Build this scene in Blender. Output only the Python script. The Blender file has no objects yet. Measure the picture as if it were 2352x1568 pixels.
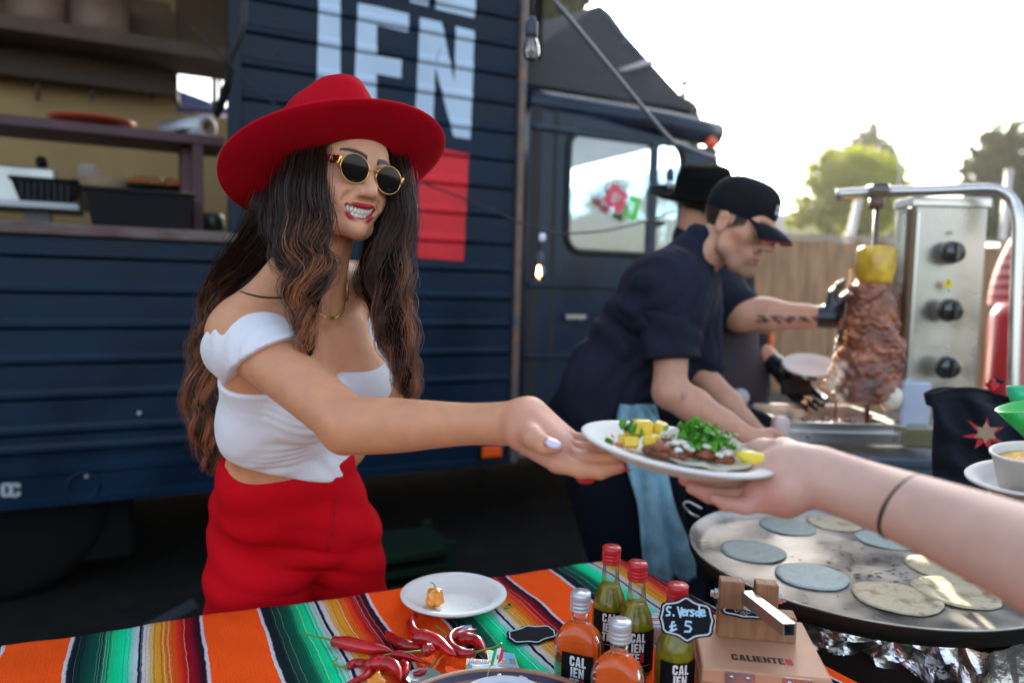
import bpy, bmesh, math, random
import numpy as np
from mathutils import Vector, Matrix

# ------------------------------------------------------------------ camera, sky, sun
scene = bpy.context.scene
C = scene.collection
FPX, CX, CY = 1700.0, 1176.0, 784.0          # focal length and centre, in units of a 2352 px wide frame
PITCH = math.atan((784-660)/FPX); ROLL = math.radians(1.4)
EYE = Vector((0, 0, 1.35))
FWD = Vector((0, math.cos(PITCH), -math.sin(PITCH)))
_u0 = Vector((0, math.sin(PITCH), math.cos(PITCH))); _r0 = Vector((1, 0, 0))
RT = _r0*math.cos(ROLL) + _u0*math.sin(ROLL)
UP = -_r0*math.sin(ROLL) + _u0*math.cos(ROLL)

def ray(px, py): return FWD + RT*((px-CX)/FPX) + UP*((CY-py)/FPX)
def P(px, py, d): return EYE + ray(px, py)*d
def G(px, py, z):
    r = ray(px, py); return EYE + r*((z-EYE.z)/r.z)
def vframe(px, py):
    """right, up, toward-camera unit vectors as seen along the line of sight through a point"""
    a = -ray(px, py).normalized(); r = UP.cross(a).normalized(); return r, a.cross(r), a
def proj(p):
    v = Vector(p)-EYE; d = v.dot(FWD); return (CX+FPX*v.dot(RT)/d, CY-FPX*v.dot(UP)/d, d)

cd = bpy.data.cameras.new('camera'); cam = bpy.data.objects.new('camera', cd); C.objects.link(cam)
cam.matrix_world = Matrix(((RT.x, UP.x, -FWD.x, EYE.x), (RT.y, UP.y, -FWD.y, EYE.y), (RT.z, UP.z, -FWD.z, EYE.z), (0, 0, 0, 1)))
cd.sensor_width = 36; cd.lens = FPX/2352*36; cd.clip_start = 0.05; cd.clip_end = 2000
cd.dof.use_dof = True; cd.dof.focus_distance = 1.16; cd.dof.aperture_fstop = 2.1; cd.dof.aperture_blades = 0
scene.camera = cam
scene.render.resolution_x = 1024; scene.render.resolution_y = 682

sun_dir = ray(1468, 112).normalized()
ELEV = math.asin(sun_dir.z); AZ = math.atan2(sun_dir.x, sun_dir.y)
w = bpy.data.worlds.new("World"); scene.world = w; w.use_nodes = True
nt = w.node_tree; bg = nt.nodes['Background']
sky = nt.nodes.new('ShaderNodeTexSky'); sky.sky_type = 'NISHITA'; sky.sun_disc = False
sky.sun_elevation = ELEV; sky.sun_rotation = AZ
sky.dust_density = 2.2; sky.air_density = 1.0; sky.ozone_density = 1.6; sky.altitude = 50
_hs = nt.nodes.new('ShaderNodeHueSaturation'); _hs.inputs['Saturation'].default_value = .60      # thin high haze over the blue
nt.links.new(sky.outputs[0], _hs.inputs['Color'])
nt.links.new(_hs.outputs[0], bg.inputs[0]); bg.inputs[1].default_value = 0.15
sl = bpy.data.lights.new('sun', 'SUN'); sl.energy = 5.0; sl.angle = math.radians(0.6); sl.color = (1.0, 0.88, 0.70)
so = bpy.data.objects.new('sun', sl); C.objects.link(so); so.rotation_euler = (-sun_dir).to_track_quat('-Z', 'Y').to_euler()
scene.view_settings.view_transform = 'Standard'; scene.view_settings.look = 'None'
scene.view_settings.gamma = 1; scene.view_settings.exposure = 1.80
scene.render.engine = 'CYCLES'
scene.cycles.use_denoising = True; scene.cycles.max_bounces = 8; scene.cycles.transparent_max_bounces = 24
scene.cycles.sample_clamp_indirect = 6

# ------------------------------------------------------------------ materials
MATS = {}
def srgb(c):
    """display colour 0-255 to linear"""
    return tuple(((v/255)/12.92 if v/255 <= .04045 else ((v/255+.055)/1.055)**2.4) for v in c[:3])
def mat(name, col=(.5, .5, .5), rough=.6, metal=0, spec=.5, bump=0, bscale=60, var=0, vscale=6, coat=0, sheen=0, sss=0, sssc=None, emit=None, es=0, attr=None, trans=0, tint=None, rvar=0, stretch=None, detail=5):
    if name in MATS: return MATS[name]
    m = bpy.data.materials.new(name); MATS[name] = m; m.use_nodes = True
    n = m.node_tree.nodes; l = m.node_tree.links; b = n['Principled BSDF']
    b.inputs['Base Color'].default_value = (*col, 1); b.inputs['Roughness'].default_value = rough
    b.inputs['Metallic'].default_value = metal; b.inputs['Specular IOR Level'].default_value = spec
    b.inputs['Coat Weight'].default_value = coat; b.inputs['Coat Roughness'].default_value = .08
    b.inputs['Sheen Weight'].default_value = sheen; b.inputs['Transmission Weight'].default_value = trans
    if sss:
        b.inputs['Subsurface Weight'].default_value = sss; b.inputs['Subsurface Radius'].default_value = sssc or (1, .35, .2)
        b.inputs['Subsurface Scale'].default_value = .008
    if emit: b.inputs['Emission Color'].default_value = (*emit, 1); b.inputs['Emission Strength'].default_value = es
    tc = n.new('ShaderNodeTexCoord'); src = tc.outputs['Object']
    if stretch:
        mp = n.new('ShaderNodeMapping'); mp.inputs['Scale'].default_value = stretch; l.new(src, mp.inputs[0]); src = mp.outputs[0]
    colsock = None
    if attr:
        a = n.new('ShaderNodeAttribute'); a.attribute_name = attr; colsock = a.outputs['Color']
    if var:
        nz = n.new('ShaderNodeTexNoise'); nz.inputs['Scale'].default_value = vscale; nz.inputs['Detail'].default_value = detail; l.new(src, nz.inputs['Vector'])
        rp = n.new('ShaderNodeMapRange'); rp.inputs[1].default_value = .3; rp.inputs[2].default_value = .7
        l.new(nz.outputs[0], rp.inputs[0])
        mx = n.new('ShaderNodeMix'); mx.data_type = 'RGBA'; l.new(rp.outputs[0], mx.inputs[0])
        if colsock:
            hs = n.new('ShaderNodeHueSaturation'); hs.inputs['Value'].default_value = 1-var; l.new(colsock, hs.inputs['Color'])
            l.new(hs.outputs[0], mx.inputs[6]); l.new(colsock, mx.inputs[7])
        else:
            t2 = tint or tuple(min(1, v*(1+var)) for v in col)
            mx.inputs[6].default_value = (*[v*(1-var) for v in col], 1); mx.inputs[7].default_value = (*t2, 1)
        colsock = mx.outputs[2]
        if rvar:
            r2 = n.new('ShaderNodeMapRange'); r2.inputs[3].default_value = max(0, rough-rvar); r2.inputs[4].default_value = min(1, rough+rvar)
            l.new(rp.outputs[0], r2.inputs[0]); l.new(r2.outputs[0], b.inputs['Roughness'])
    if colsock: l.new(colsock, b.inputs['Base Color'])
    if bump:
        nb = n.new('ShaderNodeTexNoise'); nb.inputs['Scale'].default_value = bscale; nb.inputs['Detail'].default_value = 4; l.new(src, nb.inputs['Vector'])
        bp = n.new('ShaderNodeBump'); bp.inputs['Strength'].default_value = bump; bp.inputs['Distance'].default_value = .004
        l.new(nb.outputs[0], bp.inputs['Height']); l.new(bp.outputs[0], b.inputs['Normal'])
    return m
def thin_glass(name, tint=(1, 1, 1), refl=1.0, base=0.0, rough=0.0):
    """a thin pane: clear (tinted) with a mirror sheen that grows towards grazing angles"""
    if name in MATS: return MATS[name]
    m = bpy.data.materials.new(name); MATS[name] = m; m.use_nodes = True
    n = m.node_tree.nodes; l = m.node_tree.links; n.clear()
    o = n.new('ShaderNodeOutputMaterial'); t = n.new('ShaderNodeBsdfTransparent'); t.inputs[0].default_value = (*tint, 1)
    g = n.new('ShaderNodeBsdfGlossy'); g.inputs['Roughness'].default_value = rough
    f = n.new('ShaderNodeFresnel'); f.inputs[0].default_value = 1.5
    ma = n.new('ShaderNodeMath'); ma.operation = 'MULTIPLY_ADD'; ma.use_clamp = True; ma.inputs[1].default_value = refl; ma.inputs[2].default_value = base
    mx = n.new('ShaderNodeMixShader'); l.new(f.outputs[0], ma.inputs[0]); l.new(ma.outputs[0], mx.inputs[0]); l.new(t.outputs[0], mx.inputs[1]); l.new(g.outputs[0], mx.inputs[2]); l.new(mx.outputs[0], o.inputs[0])
    return m

# ------------------------------------------------------------------ objects
def tag(o, label=None, cat=None, group=None, kind=None):
    if label: o['label'] = label
    if cat: o['category'] = cat
    if group: o['group'] = group
    if kind: o['kind'] = kind
    return o
def empty(name, loc, label=None, cat=None, group=None, rz=0):
    o = bpy.data.objects.new(name, None); C.objects.link(o); o.location = loc; o.rotation_euler = (0, 0, rz); o.empty_display_size = .05
    return tag(o, label, cat, group)
def mworld(o):
    m = Matrix.LocRotScale(o.location, o.rotation_euler, o.scale)
    return mworld(o.parent) @ m if o.parent else m
def link(name, me, m=None, parent=None, smooth=True, local=False):
    """link a mesh given in world coordinates (or in the parent's, with local) under a parent"""
    o = bpy.data.objects.new(name, me); C.objects.link(o)
    if m is not None:
        for mm in (m if isinstance(m, (list, tuple)) else [m]): me.materials.append(mm)
    if smooth and len(me.polygons): me.polygons.foreach_set('use_smooth', np.ones(len(me.polygons), dtype=bool))
    if parent is not None:
        o.parent = parent
        if not local: me.transform(mworld(parent).inverted())
    elif not local and len(me.vertices):          # own mesh at top level: origin at its base
        co = np.empty(len(me.vertices)*3, np.float32); me.vertices.foreach_get('co', co); co = co.reshape(-1, 3)
        c = Vector(((co[:, 0].min()+co[:, 0].max())/2, (co[:, 1].min()+co[:, 1].max())/2, co[:, 2].min())); me.transform(Matrix.Translation(-c)); o.location = c
    return o
def npmesh(name, V, F):
    me = bpy.data.meshes.new(name); V = np.asarray(V, np.float32); F = np.asarray(F, np.int32)
    k = F.shape[1]; me.vertices.add(len(V)); me.vertices.foreach_set('co', V.ravel())
    me.loops.add(F.size); me.loops.foreach_set('vertex_index', F.ravel()); me.polygons.add(len(F))
    me.polygons.foreach_set('loop_start', np.arange(0, F.size, k, dtype=np.int32)); me.update(calc_edges=True); return me
def pymesh(name, V, F):
    me = bpy.data.meshes.new(name); me.from_pydata([tuple(v) for v in V], [], F); me.update(); return me
def setcol(me, cols, name='col'):
    a = me.color_attributes.new(name, 'FLOAT_COLOR', 'POINT'); c = np.ones((len(me.vertices), 4), np.float32); c[:, :3] = cols; a.data.foreach_set('color', c.ravel())
def bm_mesh(name, bm):
    bmesh.ops.recalc_face_normals(bm, faces=bm.faces)
    me = bpy.data.meshes.new(name); bm.to_mesh(me); bm.free(); return me
def box(bm, c, s, R=None, bev=0, seg=1):
    """box of full size s, centred at c, axes R (3 unit vectors)"""
    M = Matrix.Identity(4)
    if R is not None: M = Matrix((R[0], R[1], R[2])).transposed().to_4x4()
    M = Matrix.Translation(Vector(c)) @ M @ Matrix.Diagonal((*s, 1))
    r = bmesh.ops.create_cube(bm, size=1, matrix=M)
    if bev:
        es = list({e for v in r['verts'] for e in v.link_edges})
        bmesh.ops.bevel(bm, geom=es, offset=bev, segments=seg, affect='EDGES', profile=.5)
def boxobj(name, c, s, m, parent=None, R=None, bev=0, seg=1, smooth=False):
    bm = bmesh.new(); box(bm, c, s, R, bev, seg); return link(name, bm_mesh(name, bm), m, parent, smooth)
def hexa(name, pts, m, parent=None):
    """solid from 8 corners: bottom 4 then top 4 in the same order"""
    return link(name, pymesh(name, pts, [(3, 2, 1, 0), (4, 5, 6, 7), (0, 1, 5, 4), (1, 2, 6, 5), (2, 3, 7, 6), (3, 0, 4, 7)]), m, parent, False)
def catmull(pts, n):
    """smooth path through points (rows may carry extra columns), n samples per span"""
    p = np.array([list(q) for q in pts], float); p = np.vstack([2*p[0]-p[1], p, 2*p[-1]-p[-2]]); out = []
    for i in range(1, len(p)-2):
        t = np.linspace(0, 1, n, endpoint=False)[:, None]
        out.append(.5*((2*p[i])+(-p[i-1]+p[i+1])*t+(2*p[i-1]-5*p[i]+4*p[i+1]-p[i+2])*t**2+(-p[i-1]+3*p[i]-3*p[i+1]+p[i+2])*t**3))
    out.append(p[-2][None]); return np.vstack(out)
def tube(pts, rad, seg=10, caps=True, flat=1.0, upv=None):
    """verts, faces of a tube along points with a radius per point"""
    p = np.asarray([list(q)[:3] for q in pts], float); n = len(p); r = np.full(n, rad) if np.isscalar(rad) else np.asarray(rad, float)
    t = np.gradient(p, axis=0); t /= np.linalg.norm(t, axis=1)[:, None]+1e-12
    u = np.array(upv if upv is not None else ((0, 0, 1) if abs(t[0][2]) < .9 else (1, 0, 0)), float); V = []; a = np.arange(seg)/seg*2*math.pi
    for i in range(n):
        u = u-t[i]*np.dot(u, t[i]); u /= np.linalg.norm(u)+1e-12; v = np.cross(t[i], u)
        V.append(p[i]+r[i]*(np.cos(a)[:, None]*u*flat+np.sin(a)[:, None]*v))
    V = np.vstack(V); F = []
    for i in range(n-1):
        for j in range(seg):
            k = (j+1) % seg; F.append((i*seg+j, i*seg+k, (i+1)*seg+k, (i+1)*seg+j))
    if caps: F.append(tuple(range(seg))[::-1]); F.append(tuple((n-1)*seg+j for j in range(seg)))
    return V, F
def merge(parts):
    V = []; F = []; o = 0
    for v, f in parts:
        V += [tuple(x) for x in v]; F += [tuple(i+o for i in q) for q in f]; o += len(v)
    return V, F
def tubeobj(name, pts, rad, m, parent=None, seg=10, flat=1.0, smooth=True, upv=None, closed=False):
    if closed: pts = list(pts)+[pts[0]]
    V, F = tube(pts, rad, seg, not closed, flat, upv); return link(name, pymesh(name, V, F), m, parent, smooth)
def lathe(prof, seg=32, M=None, wob=None, cap=True):
    """profile of (radius, height), revolved round z; wob(angle, i) scales the radius; M places it"""
    V = []; F = []; n = len(prof)
    for i, (r, z) in enumerate(prof):
        for j in range(seg):
            a = 2*math.pi*j/seg; rr = r*(wob(a, i) if wob else 1); V.append(Vector((rr*math.cos(a), rr*math.sin(a), z)))
    for i in range(n-1):
        for j in range(seg):
            k = (j+1) % seg; F.append((i*seg+j, i*seg+k, (i+1)*seg+k, (i+1)*seg+j))
    cap = cap and tuple(prof[0]) != tuple(prof[-1])
    if cap and prof[0][0] > 1e-6: F.append(tuple(range(seg))[::-1])
    if cap and prof[-1][0] > 1e-6: F.append(tuple((n-1)*seg+j for j in range(seg)))
    if M is not None: V = [M @ v for v in V]
    return V, F
def latheobj(name, prof, m, parent=None, seg=32, M=None, wob=None, smooth=True, cap=True):
    V, F = lathe(prof, seg, M, wob, cap); me = pymesh(name, V, F)
    bm = bmesh.new(); bm.from_mesh(me); bmesh.ops.remove_doubles(bm, verts=bm.verts, dist=1e-6); bmesh.ops.recalc_face_normals(bm, faces=bm.faces); bm.to_mesh(me); bm.free()
    return link(name, me, m, parent, smooth)
def place(loc, z=(0, 0, 1), x=(1, 0, 0)):
    z = Vector(z).normalized(); x = Vector(x); x = (x-z*x.dot(z)).normalized(); y = z.cross(x)
    return Matrix(((x.x, y.x, z.x, loc[0]), (x.y, y.y, z.y, loc[1]), (x.z, y.z, z.z, loc[2]), (0, 0, 0, 1)))
def prism(name, poly, h, M, m, parent=None, smooth=False):
    """extrude a 2-D outline from z=0 to z=h in frame M"""
    n = len(poly); V = [M @ Vector((x, y, 0)) for x, y in poly]+[M @ Vector((x, y, h)) for x, y in poly]
    F = [tuple(range(n))[::-1], tuple(range(n, 2*n))]+[(i, (i+1) % n, n+(i+1) % n, n+i) for i in range(n)]
    me = pymesh(name, V, F); return link(name, me, m, parent, smooth)
def copy_tree(o, parent=None):
    c = o.copy(); C.objects.link(c); c.parent = parent
    for ch in list(o.children): copy_tree(ch, c)
    return c

# ------------------------------------------------------------------ lettering
def _rects(*r): return [[(a, b), (c, b), (c, d), (a, d)] for a, b, c, d in r]
T_ = .26
GLYPH = {   # block capitals in a cell 0.62 wide and 1 high
 'I': (.26, _rects((0, 0, .26, 1))),
 'L': (.52, _rects((0, 0, .26, 1), (.26, 0, .52, .2))),
 'T': (.58, _rects((0, .8, .58, 1), (.16, 0, .42, .8))),
 'E': (.56, _rects((0, 0, .26, 1), (.26, .8, .56, 1), (.26, .42, .5, .6), (.26, 0, .56, .2))),
 'N': (.66, [[(0, 0), (.22, 0), (.22, 1), (0, 1)], [(.44, 0), (.66, 0), (.66, 1), (.44, 1)], [(.22, 1), (.22, .55), (.44, 0), (.44, .45)]]),
 'C': (.62, [[(0, .15), (.24, .24), (.24, .76), (0, .85)], [(0, .85), (.24, .76), (.31, .82), (.31, 1), (.14, 1)], [(.31, 1), (.31, .82), (.38, .76), (.62, .85), (.48, 1)], [(.38, .76), (.38, .64), (.62, .64), (.62, .85)],
           [(0, .15), (.14, 0), (.31, 0), (.31, .18), (.24, .24)], [(.31, 0), (.48, 0), (.62, .15), (.38, .24), (.31, .18)], [(.38, .24), (.62, .15), (.62, .38), (.38, .38)]]),
 'A': (.68, [[(0, 0), (.22, 0), (.34, .78), (.34, 1), (.2, 1)], [(.46, 0), (.68, 0), (.48, 1), (.34, 1), (.34, .78)], _rects((.2, .18, .48, .35))[0]]),
}
def letter_faces(txt, x, y, s, sx=1.0, gap=.1):
    out = []
    for ch in txt:
        wd, polys = GLYPH[ch]
        for p in polys: out.append([(x+a*s*sx, y+b*s) for a, b in p])
        x += (wd+gap)*s*sx
    return out, x
def flat_polys(name, polys, M, m, parent, lift=.0004):
    V = []; F = []
    for i, p in enumerate(polys):
        b = len(V); V += [M @ Vector((x, y, lift+i*2e-6)) for x, y in p]; F.append(tuple(range(b, b+len(p))))
    return link(name, pymesh(name, V, F), m, parent, False)
def stroke_faces(lines, wd):
    """thick pen strokes as quads"""
    out = []
    for ln in lines:
        for (x0, y0), (x1, y1) in zip(ln[:-1], ln[1:]):
            dx, dy = x1-x0, y1-y0; L = math.hypot(dx, dy) or 1; nx, ny = -dy/L*wd/2, dx/L*wd/2; ex, ey = dx/L*wd*.4, dy/L*wd*.4
            out.append([(x0-ex+nx, y0-ey+ny), (x0-ex-nx, y0-ey-ny), (x1+ex-nx, y1+ey-ny), (x1+ex+nx, y1+ey+ny)])
    return out

# ------------------------------------------------------------------ distance-field sculpting
class Field:
    def __init__(s, lo, hi, h):
        s.h = h; s.lo = np.array(lo, float); n = np.ceil((np.array(hi, float)-s.lo)/h).astype(int)+1
        s.ax = [s.lo[i]+np.arange(n[i])*h for i in range(3)]; s.D = np.full(n, .5, np.float32)
    def sl(s, lo, hi):
        r = []
        for i in range(3):
            a = int(max(0, np.floor((lo[i]-s.lo[i])/s.h))); b = int(min(len(s.ax[i]), np.ceil((hi[i]-s.lo[i])/s.h)+1)); r.append(slice(a, max(a, b)))
        return tuple(r)
    def pts(s, S):
        return (s.ax[0][S[0]].astype(np.float32)[:, None, None], s.ax[1][S[1]].astype(np.float32)[None, :, None], s.ax[2][S[2]].astype(np.float32)[None, None, :])
    def put(s, S, d, k, sub=False):
        D = s.D[S]
        if sub:
            h = np.clip(.5-.5*(D+d)/k, 0, 1); s.D[S] = D*(1-h)+(-d)*h+k*h*(1-h)
        else:
            h = np.clip(.5+.5*(D-d)/k, 0, 1); s.D[S] = D*(1-h)+d*h-k*h*(1-h)
    def cone(s, a, b, ra, rb, k=.01, sub=False):
        a = np.array(a, float); b = np.array(b, float); m = max(ra, rb)+k+3*s.h
        S = s.sl(np.minimum(a, b)-m, np.maximum(a, b)+m); x, y, z = s.pts(S); ab = b-a; L = float(ab@ab)+1e-12
        t = np.clip(((x-a[0])*ab[0]+(y-a[1])*ab[1]+(z-a[2])*ab[2])/L, 0, 1)
        d = np.sqrt((x-a[0]-t*ab[0])**2+(y-a[1]-t*ab[1])**2+(z-a[2]-t*ab[2])**2)-(ra+(rb-ra)*t)
        s.put(S, d, k, sub)
    def chain(s, pts, rad, k=.01):
        for i in range(len(pts)-1): s.cone(pts[i], pts[i+1], rad[i], rad[i+1], k)
    def limb(s, pts, rad, k=.01, n=5):
        q = catmull([list(p)+[r] for p, r in zip(pts, rad)], n); s.chain([Vector(v[:3]) for v in q], [float(v[3]) for v in q], k)
    def ell(s, c, r, R=None, k=.01, sub=False):
        c = np.array(c, float); r = np.array(r, float); m = max(r)+k+3*s.h; S = s.sl(c-m, c+m); x, y, z = s.pts(S); x = x-c[0]; y = y-c[1]; z = z-c[2]
        if R is not None:
            R = [np.array(v, float) for v in R]; x, y, z = [R[i][0]*x+R[i][1]*y+R[i][2]*z for i in range(3)]
        k0 = np.sqrt((x/r[0])**2+(y/r[1])**2+(z/r[2])**2); k1 = np.sqrt((x/r[0]**2)**2+(y/r[1]**2)**2+(z/r[2]**2)**2)+1e-9
        s.put(S, k0*(k0-1)/k1, k, sub)
    def cut(s, p, n, k=.004):
        """keep the side of the plane that n points to"""
        p = np.array(p, float); n = np.array(n, float); n /= np.linalg.norm(n)
        x, y, z = s.pts((slice(None),)*3); d = -((x-p[0])*n[0]+(y-p[1])*n[1]+(z-p[2])*n[2])
        h = np.clip(.5-.5*(s.D-d)/k, 0, 1); s.D = (s.D*(1-h)+d*h+k*h*(1-h)).astype(np.float32)
    def keep(s, fn, k=.004):
        """keep where fn is negative"""
        x, y, z = s.pts((slice(None),)*3); d = fn(x, y, z); h = np.clip(.5-.5*(s.D-d)/k, 0, 1); s.D = (s.D*(1-h)+d*h+k*h*(1-h)).astype(np.float32)
    def disp(s, fn):
        x, y, z = s.pts((slice(None),)*3); s.D = (s.D+fn(x, y, z)).astype(np.float32)
    def net(s):
        D = s.D; nx, ny, nz = D.shape; D[[0, -1]] = np.maximum(D[[0, -1]], 1e-3); D[:, [0, -1]] = np.maximum(D[:, [0, -1]], 1e-3); D[:, :, [0, -1]] = np.maximum(D[:, :, [0, -1]], 1e-3)
        I = D < 0; cnt = np.zeros((nx-1, ny-1, nz-1), np.int8)
        for a in (0, 1):
            for b in (0, 1):
                for c in (0, 1): cnt += I[a:nx-1+a, b:ny-1+b, c:nz-1+c]
        act = np.argwhere((cnt > 0) & (cnt < 8)); idx = np.full(cnt.shape, -1, np.int32); idx[tuple(act.T)] = np.arange(len(act))
        acc = np.zeros((len(act), 3)); num = np.zeros(len(act)); cs = [np.array(q) for q in np.ndindex(2, 2, 2)]
        for a in cs:
            for ax in range(3):
                if a[ax]: continue
                b = a.copy(); b[ax] = 1; pa = act+a; pb = act+b; da = D[tuple(pa.T)]; db = D[tuple(pb.T)]; m = (da < 0) != (db < 0)
                t = da[m]/(da[m]-db[m]); acc[m] += pa[m]+t[:, None]*(pb[m]-pa[m]); num[m] += 1
        V = acc/num[:, None]*s.h+s.lo; F = []
        for ax in range(3):
            o = [i for i in range(3) if i != ax]; sa = [slice(None)]*3; sb = [slice(None)]*3; sa[ax] = slice(0, -1); sb[ax] = slice(1, None)
            A = I[tuple(sa)]; B = I[tuple(sb)]; e = np.argwhere(A != B); e = e[(e[:, o[0]] > 0) & (e[:, o[1]] > 0)]
            ins = A[tuple(e.T)]; q = []
            for d0, d1 in ((0, 0), (1, 0), (1, 1), (0, 1)):
                c = e.copy(); c[:, o[0]] -= d0; c[:, o[1]] -= d1; c = np.minimum(c, np.array(idx.shape)-1); q.append(idx[tuple(c.T)])
            q = np.stack(q, 1); fl = ins if ax == 1 else ~ins; q[fl] = q[fl][:, ::-1]; F.append(q)
        F = np.vstack(F); F = F[(F >= 0).all(1)][:, ::-1]
        return V, F
def relax(V, F, n=2, lam=.5):
    e = np.vstack([F[:, [i, (i+1) % F.shape[1]]] for i in range(F.shape[1])]); c = np.bincount(e.ravel(), minlength=len(V))[:, None].clip(1)
    for _ in range(n):
        A = np.zeros_like(V)
        for j in range(3): A[:, j] = np.bincount(e[:, 0], V[e[:, 1], j], len(V))+np.bincount(e[:, 1], V[e[:, 0], j], len(V))
        V = V*(1-lam)+A/c*lam
    return V
def sculpt(name, fld, m, parent=None, M=None, smooth_n=2, colour=None):
    V, F = fld.net(); V = relax(V, F, smooth_n) if smooth_n else V
    loc = V
    if M is not None: V = (np.array(M.to_3x3()) @ V.T).T+np.array(M.translation)
    me = npmesh(name, V, F)
    if colour is not None: setcol(me, colour(loc))
    return link(name, me, m, parent)
# ================================================================== THE PLACE
A_ = P(0, 1172, 2.85); B_ = P(1175, 1060, 3.85)
TT = Vector((B_.x-A_.x, B_.y-A_.y, 0)).normalized(); TN = Vector((TT.y, -TT.x, 0)); TO = Vector((B_.x, B_.y, 0)); Z = Vector((0, 0, 1))
def T(s, z, o=0): return TO+TT*s+TN*o+Z*z
def TP(px, py, o=0):
    """a pixel's place on the truck wall, or on a plane parallel to it o metres in front"""
    r = ray(px, py); t = ((TO+TN*o-EYE).dot(TN))/r.dot(TN); q = EYE+r*t-TO; return q.dot(TT), q.z
TR = (TT, -TN, Z)                      # box axes: along, into the truck, up

def gmat():
    m = mat('ground_asphalt', (.010, .010, .010), rough=.9, spec=.15, bump=.5, bscale=90, var=.35, vscale=9)
    return m
gm = gmat()
V = []; F = []
me = pymesh('ground', [(-300, -60, 0), (300, -60, 0), (300, 600, 0), (-300, 600, 0)], [(0, 1, 2, 3)])
tag(link('ground', me, gm, None, False), kind='structure')
mg = mat('grass_green', (.10, .17, .03), rough=.8, var=.4, vscale=3)
me = pymesh('lawn', [(2.2, 6.0, .004), (12, 6.0, .004), (12, 12, .004), (2.2, 12, .004)], [(0, 1, 2, 3)])
tag(link('lawn', me, mg, None, False), kind='structure')
rnd = random.Random(4)
V = []; F = []
for i in range(14000):
    x = rnd.uniform(2.3, 6.5); y = rnd.uniform(6.1, 9.3); a = rnd.random()*6.3; h = rnd.uniform(.04, .11); b = len(V)
    V += [(x-.006*math.cos(a), y-.006*math.sin(a), .004), (x+.006*math.cos(a), y+.006*math.sin(a), .004), (x+rnd.uniform(-.03, .03), y+rnd.uniform(-.03, .03), h)]; F.append((b, b+1, b+2))
mgr = mat('grass_blade', (.13, .24, .03), rough=.6)
tag(link('grass', pymesh('grass', V, F), mgr, None, False), label='short green lawn grass in front of the wooden fence', cat='grass', kind='stuff')

# ------------------------------------------------------------------ food truck
def paint(name, col, **k):
    d = dict(rough=.40, spec=.22, bump=.22, bscale=16, var=.42, vscale=2.6, detail=9, coat=.0, rvar=.10); d.update(k); return mat(name, col, **d)
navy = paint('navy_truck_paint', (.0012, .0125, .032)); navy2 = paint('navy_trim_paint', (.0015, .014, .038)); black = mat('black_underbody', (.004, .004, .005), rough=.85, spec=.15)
truck = empty('food_truck', T(-1.5, 0), 'navy blue food truck with ribbed plank sides, open serving hatch and large pale lettering', 'food truck')
S0 = -4.3; S1 = -0.02
hs, _ = TP(522, 500)                  # right side of the serving hatch
def plank(s0, s1, z0, z1, o=0):
    h = z1-z0-.006; z0 = z0+.003
    prof = [(0, 0), (.0045, .004), (.007, .012), (.007, .024), (.002, .034), (0, .040), (0, h), (-.02, h), (-.02, 0)]
    prof = [(a, min(b, h)) for a, b in prof]; n = len(prof)
    V = [T(s0, z0+b, o+a) for a, b in prof]+[T(s1, z0+b, o+a) for a, b in prof]
    F = [tuple(range(n))[::-1], tuple(range(n, 2*n))]+[(i, (i+1) % n, n+(i+1) % n, n+i) for i in range(n)]
    return V, F
def add_plank(s0, s1, z0, z1):
    V, F = plank(s0, s1, z0, z1); o = link('plank', pymesh('plank', V, F), navy, truck, False); return o
zg = [1.42-.1385*k for k in range(-16, 6)]
for i in range(len(zg)-1):
    zt, zb = zg[i], zg[i+1]
    if zt <= 1.43: add_plank(S0, S1, zb, zt)
    else: add_plank(hs+.055, S1, zb, zt)
add_plank(S0, S1, .652, zg[-1])
boxobj('plank', T((S0+hs)/2, 1.466, -.006), (hs-S0, .028, .076), navy, truck, TR, .004)
# dark inner skin behind the planks, bottom rail, corner posts
boxobj('inner_skin', T((S0+S1)/2, 1.02, -.045), (S1-S0, .03, 1.0), black, truck, TR)
boxobj('inner_skin', T((hs+.03+S1)/2, 2.58, -.045), (S1-hs-.03, .03, 2.1), black, truck, TR)
rail = [(0, .446), (.012, .446), (.012, .475), (.002, .482), (.002, .565), (.010, .572), (.010, .60), (.002, .607), (.002, .640), (.012, .645), (.012, .652), (-.03, .652), (-.03, .446)]
V = [T(S0, b, a) for a, b in rail]+[T(S1, b, a) for a, b in rail]; n = len(rail)
link('bottom_rail', pymesh('bottom_rail', V, [tuple(range(n))[::-1], tuple(range(n, 2*n))]+[(i, (i+1) % n, n+(i+1) % n, n+i) for i in range(n)]), navy2, truck, False)
mpost = mat('weathered_steel_post', (.13, .15, .18), rough=.45, metal=.3, var=.45, vscale=14, tint=(.22, .12, .07), bump=.2)
boxobj('corner_post', T(0.0, 1.98, .006), (.034, .05, 3.07), mpost, truck, TR, .006)
boxobj('hatch_post', T(hs+.028, 2.6, .012), (.052, .06, 2.1), paint('dark_post', (.010, .020, .035), rough=.5), truck, TR, .006)
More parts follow.
